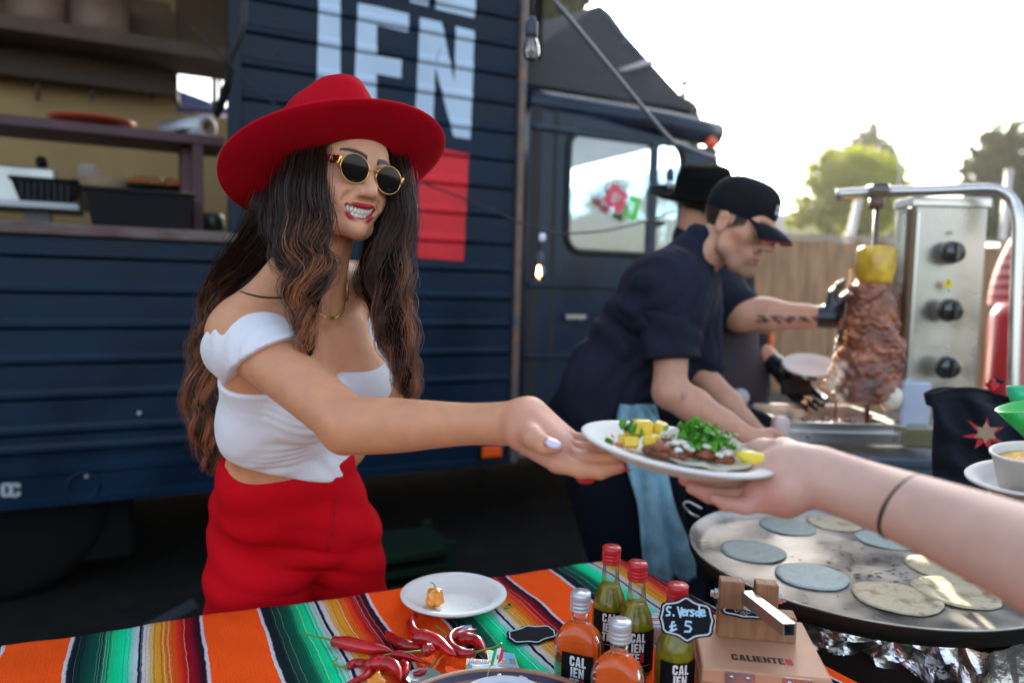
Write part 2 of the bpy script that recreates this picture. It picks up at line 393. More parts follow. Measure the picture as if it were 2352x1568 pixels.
# round bung, bolts and worn lettering on the bottom rail
cs, cz = TP(190, 1115)
V, F = tube([T(cs+.055*math.cos(a), cz+.055*math.sin(a), .014) for a in np.linspace(0, 2*math.pi, 25)], .006, 6, False); link('round_cap', pymesh('round_cap', V, F), navy2, truck)
for bx_, by_ in ((320, 948), (200, 1092)):
    s_, z_ = TP(bx_, by_); latheobj('bolt', [(.009, 0), (.008, .006), (0, .007)], mat('bare_bolt', (.5, .5, .5), .4, .6), truck, 10, place(T(s_, z_, .006), TN, TT))
scm = mat('painted_screw', (.004, .010, .020), .5)
for px0_ in (637, 1160):
    ss_, _ = TP(px0_, 500)
    for z_ in zg:
        if z_ > 3.3: continue
        if px0_ < 700 and z_ < 1.45: continue
        latheobj('screw', [(.0075, 0), (.0065, .003), (0, .004)], scm, truck, 8, place(T(ss_, z_+.075, .0), TN, TT))
# hatch counter ledge (weathered cream / maroon)
mledge = mat('worn_ledge_wood', (.30, .25, .22), rough=.8, var=.5, vscale=9, tint=(.10, .045, .045), bump=.6, bscale=30, stretch=(1, 1, 3))
boxobj('counter_ledge', T((S0+hs)/2+.02, 1.530, -.12), (hs-S0+.04, .32, .045), mledge, truck, TR, .006)
maroon = mat('maroon_painted_wood', (.075, .026, .036), rough=.55, var=.3, vscale=8, bump=.2)
s1, z1 = TP(515, 318, -.35); s0, z0 = TP(0, 252, -.35)
zs = (z0+z1)/2
boxobj('shelf_board', T((S0+s1)/2, zs-.03, -.50), (s1-S0, .34, .042), maroon, truck, TR, .003)
sa, _ = TP(455, 420, -.34); boxobj('shelf_upright', T(sa, (zs-.05+1.553)/2, -.36), (.045, .05, zs-.05-1.553), maroon, truck, TR, .003)
sa, _ = TP(425, 420, -.60); boxobj('shelf_upright', T(sa, (zs-.05+1.553)/2, -.56), (.05, .24, zs-.05-1.553), maroon, truck, TR, .003)
# inside of the body: back wall with a window opening, end walls, ceiling, floor
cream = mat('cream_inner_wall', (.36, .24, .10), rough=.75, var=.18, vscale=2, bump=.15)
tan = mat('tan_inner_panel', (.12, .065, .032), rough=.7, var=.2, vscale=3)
OB = -1.75
def wall_panel(name, sa, sb, za, zb, m, o=OB, th=.03): return boxobj(name, T((sa+sb)/2, (za+zb)/2, o-th/2), (sb-sa, th, zb-za), m, truck, TR)
wa, wzt = TP(404, 138, OB); wb, wzb = TP(506, 262, OB)
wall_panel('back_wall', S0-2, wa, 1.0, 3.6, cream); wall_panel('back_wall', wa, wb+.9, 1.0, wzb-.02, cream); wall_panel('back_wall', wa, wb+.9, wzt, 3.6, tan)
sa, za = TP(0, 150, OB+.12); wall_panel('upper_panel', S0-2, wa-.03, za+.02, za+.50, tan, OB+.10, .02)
boxobj('inner_beam', T((S0-2+wa)/2, za-.02, OB+.14), (wa-S0+2, .10, .075), mat('dark_beam', (.05, .028, .018), .7), truck, TR)
sa, zc = TP(0, 30, OB+.5); boxobj('upper_shelf', T((S0-1+wb+.2)/2, zc-.03, OB+.25), (wb+.2-S0+1, .46, .07), mat('brown_shelf', (.10, .062, .042), .7, var=.2), truck, TR)
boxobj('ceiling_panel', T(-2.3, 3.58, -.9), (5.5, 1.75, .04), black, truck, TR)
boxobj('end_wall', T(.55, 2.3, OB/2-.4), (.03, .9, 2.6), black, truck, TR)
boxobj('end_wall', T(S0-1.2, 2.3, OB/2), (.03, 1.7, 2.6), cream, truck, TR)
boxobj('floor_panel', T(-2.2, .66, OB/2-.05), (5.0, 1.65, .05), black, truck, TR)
# window frame in the back wall
mk = mat('black_rubber', (.008, .008, .009), .6)
def rrect(cx, cy, w_, h_, r, n=5):
    out = []
    for qx, qy, a0 in ((1, 1, 0), (-1, 1, 90), (-1, -1, 180), (1, -1, 270)):
        for i in range(n+1):
            a = math.radians(a0+90*i/n); out.append((cx+qx*(w_/2-r)+r*math.cos(a), cy+qy*(h_/2-r)+r*math.sin(a)))
    return out
fr = [T(a, b, OB+.004) for a, b in rrect((wa+wb)/2, (wzt+wzb)/2, wb-wa, wzt-wzb, .07)]
tubeobj('window_frame', fr, .013, mk, truck, 6, closed=True)
boxobj('window_bar', T(wb-.035, (wzt+wzb)/2, OB), (.03, .03, wzt-wzb), mk, truck, TR)
sa, za2 = TP(215, 175, OB+.16)
for px_ in (85, 210, 350):
    sa, za2 = TP(px_, 195, OB+.16); boxobj('hook', T(sa, za2-.02, OB+.12), (.022, .02, .12), mat('dark_beam'), truck, TR, .004)
# chassis and what hangs under the body
boxobj('chassis_beam', T(-2.2, .40, -.55), (4.8, .10, .16), black, truck, TR, .01)
boxobj('chassis_beam', T(-2.2, .40, -1.25), (4.8, .10, .16), black, truck, TR, .01)
boxobj('added_sun_skirt', T(-1.9, .50, -1.9), (6.5, .03, .96), black, truck, TR)  # unseen skirts added to keep sun from passing under the truck
boxobj('added_sun_skirt', T(1.2, .36, -2.0), (2.6, .03, .60), black, truck, TR)
boxobj('fuel_tank', T(-.75, .33, -1.3), (.9, .5, .36), black, truck, TR, .06, 3)
boxobj('tool_box', T(-2.2, .27, -.42), (.9, .42, .30), black, truck, TR, .02)
mtyre = mat('black_tyre', (.005, .005, .006), .85, spec=.15, bump=.4, bscale=40); mrim = mat('dark_steel_rim', (.010, .010, .012), .7, .2)
def wheel(s):
    wr = .42; pr = [(.20, -.11), (wr-.06, -.125), (wr-.015, -.10), (wr, -.07), (wr, .07), (wr-.015, .10), (wr-.06, .125), (.20, .11)]
    M = place(T(s, wr+.002, -.30), TN, TT); wv = latheobj('wheel', pr, mtyre, truck, 36, M)
    r = latheobj('rim', [(.0, -.02), (.10, .0), (.12, .04), (.20, .06), (.215, .112), (.2, .10), (.0, .02)], mrim, wv, 28, M); return wv
wheel(-1.05-1.2); wheel(1.5)

# lettering painted on the side
pale = mat('pale_letter_paint', (.50, .64, .80), rough=.6, var=.08, vscale=4); redp = mat('red_letter_paint', (.66, .010, .020), rough=.6, var=.15, vscale=4)
def wall_poly(name, pts, m, steps=None):
    """paint laid over the planks: each outline is cut at the plank joints and follows the ribs"""
    poly = [TP(x, y) for x, y in pts]; V = []; F = []
    zs_ = sorted(set(z for z in zg)); zl = min(p[1] for p in poly); zh = max(p[1] for p in poly)
    bands = []
    for i in range(len(zs_)-1):
        a, b = zs_[i], zs_[i+1]
        for c0, c1, o0, o1 in ((.003, .007, .0, .0045), (.007, .015, .0045, .007), (.015, .027, .007, .007), (.027, .037, .007, .002), (.037, .043, .002, 0), (.043, b-a-.003, 0, 0)):
            bands.append((a+c0, a+c1, o0, o1))
    def clip(pl, zc_, up):
        out = []
        for i in range(len(pl)):
            p, q = pl[i], pl[(i+1) % len(pl)]; ip = (p[1] >= zc_) == up or p[1] == zc_; iq = (q[1] >= zc_) == up or q[1] == zc_
            if ip: out.append(p)
            if ip != iq: t = (zc_-p[1])/(q[1]-p[1]); out.append((p[0]+t*(q[0]-p[0]), zc_))
        return out
    for a, b, o0, o1 in bands:
        if b < zl or a > zh: continue
        q = clip(clip(poly, a, True), b, False)
        if len(q) < 3: continue
        i0 = len(V); V += [T(s_, z_, .0022+o0+(o1-o0)*(z_-a)/(b-a)) for s_, z_ in q]; F.append(tuple(range(i0, i0+len(q))))
    return V, F
def sc(x, y): return ((500+x/2.94)*.91875, (y/2.94)*.91875)
def wall_letter(polys, m, name='painted_letter'):
    parts = [wall_poly('l', [sc(*p) for p in pl], m) for pl in polys]; V, F = merge(parts); return link(name, pymesh(name, V, F), m, truck, False)
wall_letter([[(872, -60), (1030, -60), (1030, 560), (1015, 900), (852, 880), (868, 200)]], pale)                      # I
wall_letter([[(1160, 25), (1300, 50), (1292, 1000), (1130, 960), (1140, 500)], [(1300, 50), (1535, 105), (1528, 240), (1298, 185)], [(1295, 405), (1482, 440), (1478, 578), (1293, 545)],
             [(1292, 860), (1530, 915), (1528, 1040), (1290, 990)]], pale)   # E
wall_letter([[(1615, 130), (1775, 165), (1775, 330), (1730, 440), (1712, 900), (1582, 830), (1600, 480)], [(1775, 165), (1868, 610), (1985, 1025), (1862, 1005), (1725, 480), (1775, 330)],
             [(1878, 195), (2015, 230), (2003, 600), (1985, 1025), (1868, 610)]], pale)   # N
wall_letter([[(1735, -140), (2030, -70), (2015, 135), (1730, 70)]], pale); wall_letter([[(1545, -100), (1680, -80), (1678, 50), (1545, 18)]], pale)
wall_letter([[((p[0]/.91875-500)*2.94, p[1]/.91875*2.94) for p in ((962, 330), (1076, 355), (1064, 600), (958, 592))]], redp, 'painted_block')
mch = mat('chalk_letter_paint', (.35, .38, .42), .8)
G_ = GLYPH
ll = []
s_, z_ = TP(3, 1140); ax, _ = letter_faces('C', s_, z_, .055, 1.1); s_, z_ = TP(22, 1140); bx, _ = letter_faces('C', s_, z_, .055, 1.1)
me = flat_polys('worn_lettering', ax+bx, Matrix(((TT.x, 0, TN.x, TO.x), (TT.y, 0, TN.y, TO.y), (0, 1, 0, 0), (0, 0, 0, 1))), mch, truck, .0135)
# orange side marker
ms, mz = TP(1125, 1034); mo = mat('orange_marker_plastic', (.85, .10, .01), .25, coat=.5)
boxobj('marker_housing', T(ms, mz-.005, .016), (.135, .006, .085), black, truck, TR, .002); boxobj('side_marker', T(ms, mz, .026), (.108, .016, .058), mo, truck, TR, .006, 2)

# ------------------------------------------------------------------ cab
OC = -.06
cabm = paint('blue_grey_cab_paint', (.006, .021, .045), rough=.30, coat=.25, bump=.05); cablow = paint('maroon_cab_paint_and_reflection', (.018, .009, .014), rough=.35, coat=.4, bump=.05)
def CP(px, py, o=OC): return TP(px, py, o)
c_tl = CP(1212, 232); c_bl = (c_tl[0], .52); c_tr = CP(1640, 352); c_belt = CP(1702, 645); c_nose = CP(1762, 770); c_nb = (c_nose[0], .50)
W0 = rrect(0, 0, 1, 1, .0)
def cab_side(o, name, flip=False):
    """side skin with a hole for the window: outer outline joined to a rounded hole"""
    wl, wt = CP(1303, 300); wr, wt2 = CP(1566, 350); _, wb1 = CP(1305, 578); hole = rrect((wl+wr)/2, (wt+wb1)/2, wr-wl, wt-wb1, .09, 5)
    outer = [c_tl, c_bl, c_nb, c_nose, c_belt, c_tr]
    bm = bmesh.new(); ov = [bm.verts.new(T(s, z, o)) for s, z in outer]; hv = [bm.verts.new(T(s, z, o)) for s, z in hole]
    es = [bm.edges.new((ov[i], ov[(i+1) % len(ov)])) for i in range(len(ov))]+[bm.edges.new((hv[i], hv[(i+1) % len(hv)])) for i in range(len(hv))]
    bmesh.ops.triangle_fill(bm, use_beauty=True, use_dissolve=False, edges=es)
    me = bpy.data.meshes.new(name); bm.to_mesh(me); bm.free(); ob = link(name, me, cabm, truck, False)
    md = ob.modifiers.new('s', 'SOLIDIFY'); md.thickness = .04; md.offset = 0; return ob, (wl, wr, wt, wb1), hole
side, (wl, wr, wt, wbm), hole = cab_side(OC, 'cab_side')
OD = OC-1.95
cab_side(OD, 'cab_side')
boxobj('cab_roof', T((c_tl[0]+c_tr[0])/2, c_tl[1]+.0, (OC+OD)/2), (c_tr[0]-c_tl[0], 1.9, .05), cabm, truck, TR, .01)
boxobj('cab_back', T(c_tl[0]+.01, 1.4, (OC+OD)/2), (.03, 1.85, 1.75), black, truck, TR)
boxobj('cab_floor', T(1.3, .6, (OC+OD)/2), (2.4, 1.85, .05), black, truck, TR)
# rounded roof edge, drip rail and belt lines
tubeobj('roof_edge', [T(s, c_tl[1]+.0-.045*max(0, (s-c_tl[0]-.9)), OC-.045) for s in np.linspace(c_tl[0], c_tr[0]+.05, 12)], .075, cabm, truck, 12)
tubeobj('drip_rail', [T(s, c_tl[1]-.13, OC+.03) for s in np.linspace(c_tl[0]+.02, c_tr[0], 8)], .014, paint('rail_paint', (.05, .08, .11)), truck, 6)
z_b = CP(1300, 655)[1]; boxobj('belt_moulding', T((c_tl[0]+c_belt[0])/2, z_b, OC+.03), (c_belt[0]-c_tl[0]-.03, .02, .028), cabm, truck, TR, .006, 2)
boxobj('lower_door_panel', T((c_tl[0]+c_belt[0])/2+.28, (z_b-.02+.62)/2, OC+.028), (c_belt[0]-c_tl[0]-.62, .014, z_b-.02-.62), cablow, truck, TR, .012, 2)  # red reflections on the lower door put into the panel colour
z_c = CP(1300, 815)[1]; boxobj('belt_moulding', T((c_tl[0]+c_belt[0])/2, z_c, OC+.04), (c_belt[0]-c_tl[0]-.03, .012, .020), cabm, truck, TR, .004)
sd, _ = CP(1262, 700); boxobj('door_gap', T(sd, 1.45, OC+.0205), (.022, .004, 1.75), mk, truck, TR)
sd, _ = CP(1218, 700); boxobj('door_gap', T(sd, 1.45, OC+.0205), (.06, .004, 1.8), mk, truck, TR)
hd = CP(1310, 728); boxobj('door_handle', T(hd[0], hd[1], OC+.05), (.13, .02, .028), mat('chrome', (.6, .6, .6), .2, 1), truck, TR, .006, 2)
boxobj('cab_nose', T(c_nose[0]+.02, (c_nose[1]+.5)/2, (OC+OD)/2), (.06, 1.95, c_nose[1]-.5), cablow, truck, TR, .02, 2)
V = [T(c_belt[0], c_belt[1], OC), T(c_belt[0], c_belt[1], OD), T(c_nose[0], c_nose[1], OD), T(c_nose[0], c_nose[1], OC)]
link('bonnet', pymesh('bonnet', V, [(0, 1, 2, 3)]), cablow, truck, False)
gl = thin_glass('window_glass', (.26, .39, .50), 2.0, .25)
fo = [T(a, b, OC+.024) for a, b in hole]; fr = tubeobj('door_window', fo, .018, mk, truck, 6, closed=True)
V = [T(a, b, OC+.012) for a, b in hole]; link('pane', pymesh('pane', V, [tuple(range(len(V)))]), gl, fr, False)
sdv, _ = CP(1494, 450); boxobj('window_bar', T(sdv, (wt+wbm)/2, OC+.02), (.05, .04, wt-wbm), cabm, truck, TR, .008)
s_, z_ = CP(1508, 515); boxobj('window_catch', T(s_, z_, OC+.035), (.05, .03, .03), mk, truck, TR, .006)
V = [T(c_tr[0], c_tr[1]-.03, OC-.08), T(c_tr[0], c_tr[1]-.03, OD+.08), T(c_belt[0], c_belt[1], OD+.05), T(c_belt[0], c_belt[1], OC-.05)]
link('windscreen', pymesh('windscreen', V, [(0, 1, 2, 3)]), gl, truck, False)
for o_ in (OC-.04, OD+.04): tubeobj('windscreen_pillar', [T(c_tr[0], c_tr[1], o_), T(c_belt[0], c_belt[1], o_)], .045, cabm, truck, 8)
boxobj('seat_back', T(.85, 1.45, -.6), (.16, .5, .7), black, truck, TR, .05, 3)
# cab roof light
s_, z_ = CP(1625, 345)
latheobj('roof_light', [(.0, -.02), (.035, -.01), (.04, .02), (.02, .05), (0, .055)], mo, truck, 12, Matrix.Translation(T(s_, z_+.02, OC+.03)))

# cut-out sheets standing in for bunting reflected in the window glass
def reflected_flag(px, py, w_, h_, tilt, m, label):
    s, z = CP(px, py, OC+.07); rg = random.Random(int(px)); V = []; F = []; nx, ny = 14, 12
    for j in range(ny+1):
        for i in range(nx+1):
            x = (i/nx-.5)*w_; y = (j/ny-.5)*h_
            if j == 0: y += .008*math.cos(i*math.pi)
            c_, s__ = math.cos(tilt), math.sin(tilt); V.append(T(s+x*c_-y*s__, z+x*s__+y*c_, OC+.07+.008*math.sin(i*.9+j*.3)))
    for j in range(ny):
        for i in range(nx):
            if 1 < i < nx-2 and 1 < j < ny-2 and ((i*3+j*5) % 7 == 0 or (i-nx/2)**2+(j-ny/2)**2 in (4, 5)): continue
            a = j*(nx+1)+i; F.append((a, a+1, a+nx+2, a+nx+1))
    o = link('reflected_flag', pymesh('reflected_flag', V, F), m, None, False); md = o.modifiers.new('s', 'SOLIDIFY'); md.thickness = .001
    tag(o, label, 'paper flag', 'cut-out sheets imitating reflections in the cab window'); return o
reflected_flag(1415, 455, .125, .12, -.55, mat('pink_reflected_flag', (.75, .06, .13), .6), 'pink cut-out sheet imitating a flag reflected in the cab side window, left of the green one')
reflected_flag(1453, 478, .075, .12, -.30, mat('green_reflected_flag', (.10, .62, .02), .6), 'bright green cut-out sheet imitating a flag reflected in the cab side window beside the pink one')

# ------------------------------------------------------------------ things inside the hatch
def IP(px, py, o): s, z = TP(px, py, o); return T(s, z, o)
def on_wall_axes(loc): return place(loc, Z, TT)
ZC = 1.553; ZSH = zs-.009
def at_z(px, z, o): s, _ = TP(px, 400, o); return T(s, z, o)
terr = mat('terracotta_glaze', (.42, .055, .02), .35, coat=.3)
b = at_z(215, ZSH, -.46); tag(latheobj('serving_dish', [(.0, 0), (.09, 0), (.15, .02), (.175, .032), (.17, .036), (.14, .026), (0, .012)], terr, None, 36, on_wall_axes(b)), 'orange-red glazed dish lying on the maroon shelf in the truck hatch', 'dish')
r0 = at_z(478, ZSH+.052, -.40); r1 = at_z(395, ZSH+.052, -.62); rl = empty('cling_film_roll', r0-Vector((0, 0, .052)), 'roll of clear film on a cardboard core lying on the maroon shelf', 'film roll')
film = mat('cling_film', (.45, .50, .55), .18, coat=.8, bump=.5, bscale=50)
ax_ = (r1-r0).normalized(); M = place(r0, ax_, Z)
latheobj('film', [(.030, 0), (.052, 0), (.052, .30), (.030, .30), (.030, 0)], film, rl, 28, M); latheobj('core', [(.024, -.004), (.031, -.004), (.031, .304), (.024, .304), (.024, -.004)], mat('cardboard', (.30, .20, .12), .8), rl, 24, M)
V = []; F = []
rg = random.Random(3)
for j in range(8):
    for i in range(8): V.append(r0+ax_*(.02+.03*i)-TT*(.05+.026*j)+Vector((0, 0, -.048+.05*(1-j/7)**2+rg.uniform(-.003, .006))))
for j in range(7):
    for i in range(7): F.append((j*8+i, j*8+i+1, j*8+i+9, j*8+i+8))
link('loose_film', pymesh('loose_film', V, F), film, rl)
blk = mat('black_plastic', (.006, .007, .010), .40, spec=.25)
def crate(name, px0, px1, z0, h, o, dp, m, label, ribs=True, taper=.03, group=None, cat='crate'):
    a, _ = TP(px0, 400, o); b_, _ = TP(px1, 400, o); w_ = b_-a; t = empty(name, T((a+b_)/2, z0, o-dp/2), label, cat, group)
    c = T((a+b_)/2, z0, o-dp/2); hw, hd = w_/2, dp/2
    def q(x, y, z): return c+TT*x-TN*y+Z*z
    V = []; F = []
    rings = [(hw-taper, hd-taper, 0), (hw, hd, h), (hw-.008, hd-.008, h), (hw-taper-.006, hd-taper-.006, .006)]
    for rw, rd, z in rings: V += [q(-rw, -rd, z), q(rw, -rd, z), q(rw, rd, z), q(-rw, rd, z)]
    for i in range(3):
        for j in range(4): F.append((i*4+j, i*4+(j+1) % 4, i*4+4+(j+1) % 4, i*4+4+j))
    F += [(3, 2, 1, 0), (12, 13, 14, 15)]
    link('tub_body', pymesh('tub_body', V, F), m, t, False)
    V, F = tube([q(-hw, -hd, h), q(hw, -hd, h), q(hw, hd, h), q(-hw, hd, h), q(-hw, -hd, h)], .009, 6, False); link('rim', pymesh('rim', V, F), m, t)
    if ribs:
        for i in range(1, 9):
            x = -hw+taper*.5+(w_-taper)*i/9; boxobj('rib', q(x, -hd+taper*.5-.002, h*.5), (.008, .02, h*.84), m, t, TR)
    return t
crate('storage_tub', 190, 447, ZC, .155, -.08, .30, blk, 'large black plastic tub standing on the hatch counter beside the maroon upright', False)
crate('plastic_basket', 22, 178, ZC+.115, .095, -.42, .22, blk, 'small ribbed black basket on the white board in the hatch', True, cat='basket')
wb_ = mat('white_laminate', (.42, .45, .47), .5)
t = empty('raised_board', at_z(60, ZC, -.5), 'white laminate board on a grey leg above the hatch counter', 'board')
a, _ = TP(182, 470, -.34); boxobj('board', T(a-.7, ZC+.095, -.52), (1.4, .36, .028), wb_, t, TR, .004)
boxobj('leg', T(a-.16, ZC+.04, -.45), (.10, .05, .08), mat('grey_leg', (.12, .13, .13), .6), t, TR, .004)
a, _ = TP(125, 390, -.66); sbx = tag(boxobj('steel_box', T(a-.35, ZC+.20, -.75), (.70, .16, .18), mat('bright_steel_box', (.55, .57, .58), .35, .6, var=.15), None, TR, .008), 'pale steel box behind the black basket at the far left of the hatch', 'steel box')
a, _ = TP(92, 345, -.62); latheobj('knob', [(0, -.03), (.022, -.022), (.026, 0), (.02, .02), (0, .026)], blk, sbx, 14, Matrix.Translation(T(a, ZC+.318, -.68)))
a, _ = TP(238, 420, -.62); tag(latheobj('cream_pot', [(0, 0), (.12, 0), (.125, .14), (.13, .15), (.118, .15), (.11, .012), (0, .01)], mat('cream_pot_enamel', (.38, .27, .17), .55, var=.1), None, 32, Matrix.Translation(T(a, ZC+.11, -.70))), 'round cream pot behind the large black tub in the hatch', 'pot')
a, _ = TP(200, 385, -.80); tag(boxobj('folded_cloth', T(a, ZC+.30, -.86), (.09, .06, .10), mat('white_cloth', (.5, .48, .44), .9, bump=.5), None, TR, .025, 3, True), 'crumpled white cloth above the cream pot in the hatch', 'cloth')
fc = crate('produce_crate', 296, 418, ZC+.155, .08, -.56, .22, blk, 'low black crate of yellow fruit in the hatch, left of the maroon upright', False)
rg = random.Random(9)
for i in range(16):
    a, _ = TP(300+i % 8*15, 400, -.62); p_ = T(a+.008, ZC+.236+rg.uniform(0, .03)+(i//8)*.008, -.62-(i//8)*.05)
    fr_ = latheobj('yellow_fruit', [(.022*math.sin(q), -.024*math.cos(q)) for q in np.linspace(0, math.pi, 8)], mat('yellow_fruit_skin', (.55, .34, .05), .4, var=.5, vscale=18, tint=(.5, .10, .03)), None, 12, place(p_, (rg.uniform(-1, 1), rg.uniform(-1, 1), .4)))
    tag(fr_, 'yellow fruit in the low black hatch crate, %s from the left in the %s row' % (('first', 'second', 'third', 'fourth', 'fifth', 'sixth', 'seventh', 'last')[i % 8], 'back' if i//8 else 'front'), 'fruit', 'yellow fruit in the hatch crate')
for px_, r_, lb in ((228, .15, 'brown round tin on the upper hatch shelf, right of its neighbour'), (85, .15, 'brown round tin on the upper hatch shelf, at the top left corner')):
    a, _ = TP(px_, 30, OB+.35); tag(latheobj('round_tin', [(0, 0), (r_-.01, 0), (r_, .02), (r_, .24), (0, .24)], mat('brown_tin', (.20, .12, .08), .55, var=.2), None, 32, Matrix.Translation(T(a, zc+.006, OB+.30))), lb, 'tin', 'round tins on the upper shelf')
a, _ = TP(490, 445, -.5); tag(latheobj('dark_jar', [(0, 0), (.05, 0), (.055, .10), (.045, .12), (0, .122)], mat('dark_green_jar', (.02, .05, .035), .3, coat=.5), None, 20, Matrix.Translation(T(a, ZC, -.55))), 'dark green jar on the hatch counter right of the maroon upright', 'jar')

# crates and props under the truck
t = empty('green_crate', T(-.55, .0, -.1), 'dark green plastic crate standing under the truck beside the red trousers', 'crate')
gp = mat('dark_green_plastic', (.0015, .013, .005), .7, spec=.2); c = P(905, 1330, 3.0); c.z = 0
for k in range(5): boxobj('slat', c+Z*(.05+.062*k), (.42, .30, .030), gp, t, TR, .004)
for x_ in (-.19, .19):
    for y_ in (-.14, .14): boxobj('corner_post', c+TT*x_-TN*y_+Z*.17, (.035, .035, .34), gp, t, TR, .004)
t = empty('drawbar', T(-2.9, 0, .2), 'dark steel angled bar low under the left end of the truck', 'steel bar')
sb = mat('dull_steel_bar', (.05, .06, .075), .45, .4)
q = [P(-60, 1530, 2.2), P(235, 1505, 2.3), P(330, 1450, 2.6), P(440, 1390, 2.9)]
bar_m = lambda a, b_: None
V, F = tube(q, .028, 4, True); link('angled_bar', pymesh('angled_bar', V, F), sb, t, False)
V, F = tube([P(330, 1485, 2.5), P(560, 1462, 2.6)], .012, 6, True); link('thin_bar', pymesh('thin_bar', V, F), sb, t)
boxobj('foot', (q[0]+q[1])/2-Z*.12, (.06, .06, (q[0].z+q[1].z)/2-.02), sb, t, TR)

# ------------------------------------------------------------------ dark canopy above the cab
cn = empty('canopy', P(1400, 1000, 5.0)*1.0, 'dark raised canopy on metal struts above the roof of the cab', 'canopy'); cf = mat('dark_canopy_cloth', (.022, .024, .028), .8, var=.2, bump=.3, bscale=8)
k1 = P(1377, 26, 5.6); k2 = P(1590, 268, 4.7); k3 = P(1130, 196, 4.4); k4 = P(1130, 98, 5.4)
n_ = (k2-k1).cross(k4-k1).normalized()*.05
if n_.z < 0: n_ = -n_
hexa('roof_sheet', [k1, k2, k3, k4, k1+n_, k2+n_, k3+n_, k4+n_], cf, cn)
lp = [k1, P(1400, 44, 5.45), P(1446, 110, 5.2), P(1515, 190, 4.95), k2]; V = []; F = []
for p_ in lp: V += [p_+n_, p_-Vector((.02, .0, .10))-RT*.04]
for i in range(4): F.append((2*i, 2*i+1, 2*i+3, 2*i+2))
vo = link('valance', pymesh('valance', V, F), mat('blue_grey_valance', (.10, .15, .22), .6), cn, False); md = vo.modifiers.new('s', 'SOLIDIFY'); md.thickness = .012
stl = mat('galvanised_tube', (.35, .36, .37), .35, .7)
for a_, b_ in (((1240, 165, 4.7), (1440, 78, 5.2)), ((1225, 175, 4.6), (1330, 190, 4.6)), ((1240, 200, 4.6), (1500, 120, 4.95)), ((1225, 205, 4.5), (1560, 250, 4.6)), ((1440, 220, 4.55), (1475, 262, 4.5))):
    tubeobj('strut', [P(*a_)-Z*.06, P(*b_)-Z*.06], .018, stl, cn, 8)
tubeobj('post', [P(1577, 262, 4.72), Vector((P(1577, 262, 4.72).x, P(1577, 262, 4.72).y, 0))], .02, stl, cn, 8)
ps = P(1130, 150, 5.4); tubeobj('post', [ps, Vector((ps.x, ps.y, 0))], .02, stl, cn, 8)

# ------------------------------------------------------------------ fence
fm = mat('brown_fence_wood', (.36, .20, .105), .8, var=.4, vscale=5, bump=.5, bscale=12, stretch=(4, 4, .5)); FY = 8.2
fn = empty('wooden_fence', (4, FY, 0), 'brown vertical board fence behind the grill on the right', 'fence')
rg = random.Random(12); bmesh_cache = {}
base = None
for i in range(66):
    x = 1.9+i*.142; h = 1.92+rg.uniform(-.012, .02)
    o = boxobj('plank', (x, FY+(.022 if i % 2 else 0), h/2+.02), (.150, .02, h), fm, fn, None, .004)
for z_ in (.35, 1.65): boxobj('rail', (1.9+33*.142, FY+.05, z_), (9.5, .05, .09), fm, fn)
boxobj('cap_board', (1.9+33*.142, FY+.01, 1.985), (9.5, .09, .045), mat('pale_cap_wood', (.36, .28, .20), .7, var=.2), fn)
for i in range(5): boxobj('post', (2.2+i*2.2, FY+.10, 1.0), (.1, .1, 2.0), fm, fn)
# house beyond the fence
hs_ = empty('house', (13, 26, 0), 'small house with a grey slate roof behind the fence, right of the cap', 'house'); hm = mat('house_render', (.45, .38, .30), .8); rm = mat('grey_slate', (.16, .17, .19), .6, var=.2, vscale=3)
hx0, hx1, hy0, hy1 = 6.5, 14.5, 24, 30
boxobj('wall', ((hx0+hx1)/2, (hy0+hy1)/2, 1.35), (hx1-hx0, hy1-hy0, 2.7), hm, hs_)
V = [(hx0-.3, hy0-.3, 2.65), (hx1+.3, hy0-.3, 2.65), (hx1+.3, hy1+.3, 2.65), (hx0-.3, hy1+.3, 2.65), (hx0+2.2, (hy0+hy1)/2, 4.25), (hx1-.2, (hy0+hy1)/2, 4.25)]
link('roof', pymesh('roof', V, [(0, 1, 5, 4), (2, 3, 4, 5), (1, 2, 5), (3, 0, 4), (3, 2, 1, 0)]), rm, hs_, False)

# ------------------------------------------------------------------ trees
def leafmat(name, c, tr):
    if name in MATS: return MATS[name]
    m = bpy.data.materials.new(name); MATS[name] = m; m.use_nodes = True; n = m.node_tree.nodes; l = m.node_tree.links; b = n['Principled BSDF']
    b.inputs['Roughness'].default_value = .5; oi = n.new('ShaderNodeTexCoord'); nz = n.new('ShaderNodeTexNoise'); nz.inputs['Scale'].default_value = 1.3; nz.inputs['Detail'].default_value = 2; l.new(oi.outputs['Object'], nz.inputs['Vector'])
    mx = n.new('ShaderNodeMix'); mx.data_type = 'RGBA'; l.new(nz.outputs[0], mx.inputs[0]); mx.inputs[6].default_value = (*[v*.6 for v in c], 1); mx.inputs[7].default_value = (*[v*1.35 for v in c], 1)
    l.new(mx.outputs[2], b.inputs['Base Color']); t = n.new('ShaderNodeBsdfTranslucent'); mt = n.new('ShaderNodeMix'); mt.data_type = 'RGBA'; mt.blend_type = 'MULTIPLY'; mt.inputs[0].default_value = 1; l.new(mx.outputs[2], mt.inputs[6]); mt.inputs[7].default_value = (*tr, 1)
    l.new(mt.outputs[2], t.inputs[0]); ms_ = n.new('ShaderNodeMixShader'); ms_.inputs[0].default_value = .45; l.new(b.outputs[0], ms_.inputs[1]); l.new(t.outputs[0], ms_.inputs[2]); l.new(ms_.outputs[0], n['Material Output'].inputs[0]); return m
bark = mat('bark', (.06, .045, .035), .9, bump=.6, bscale=20)
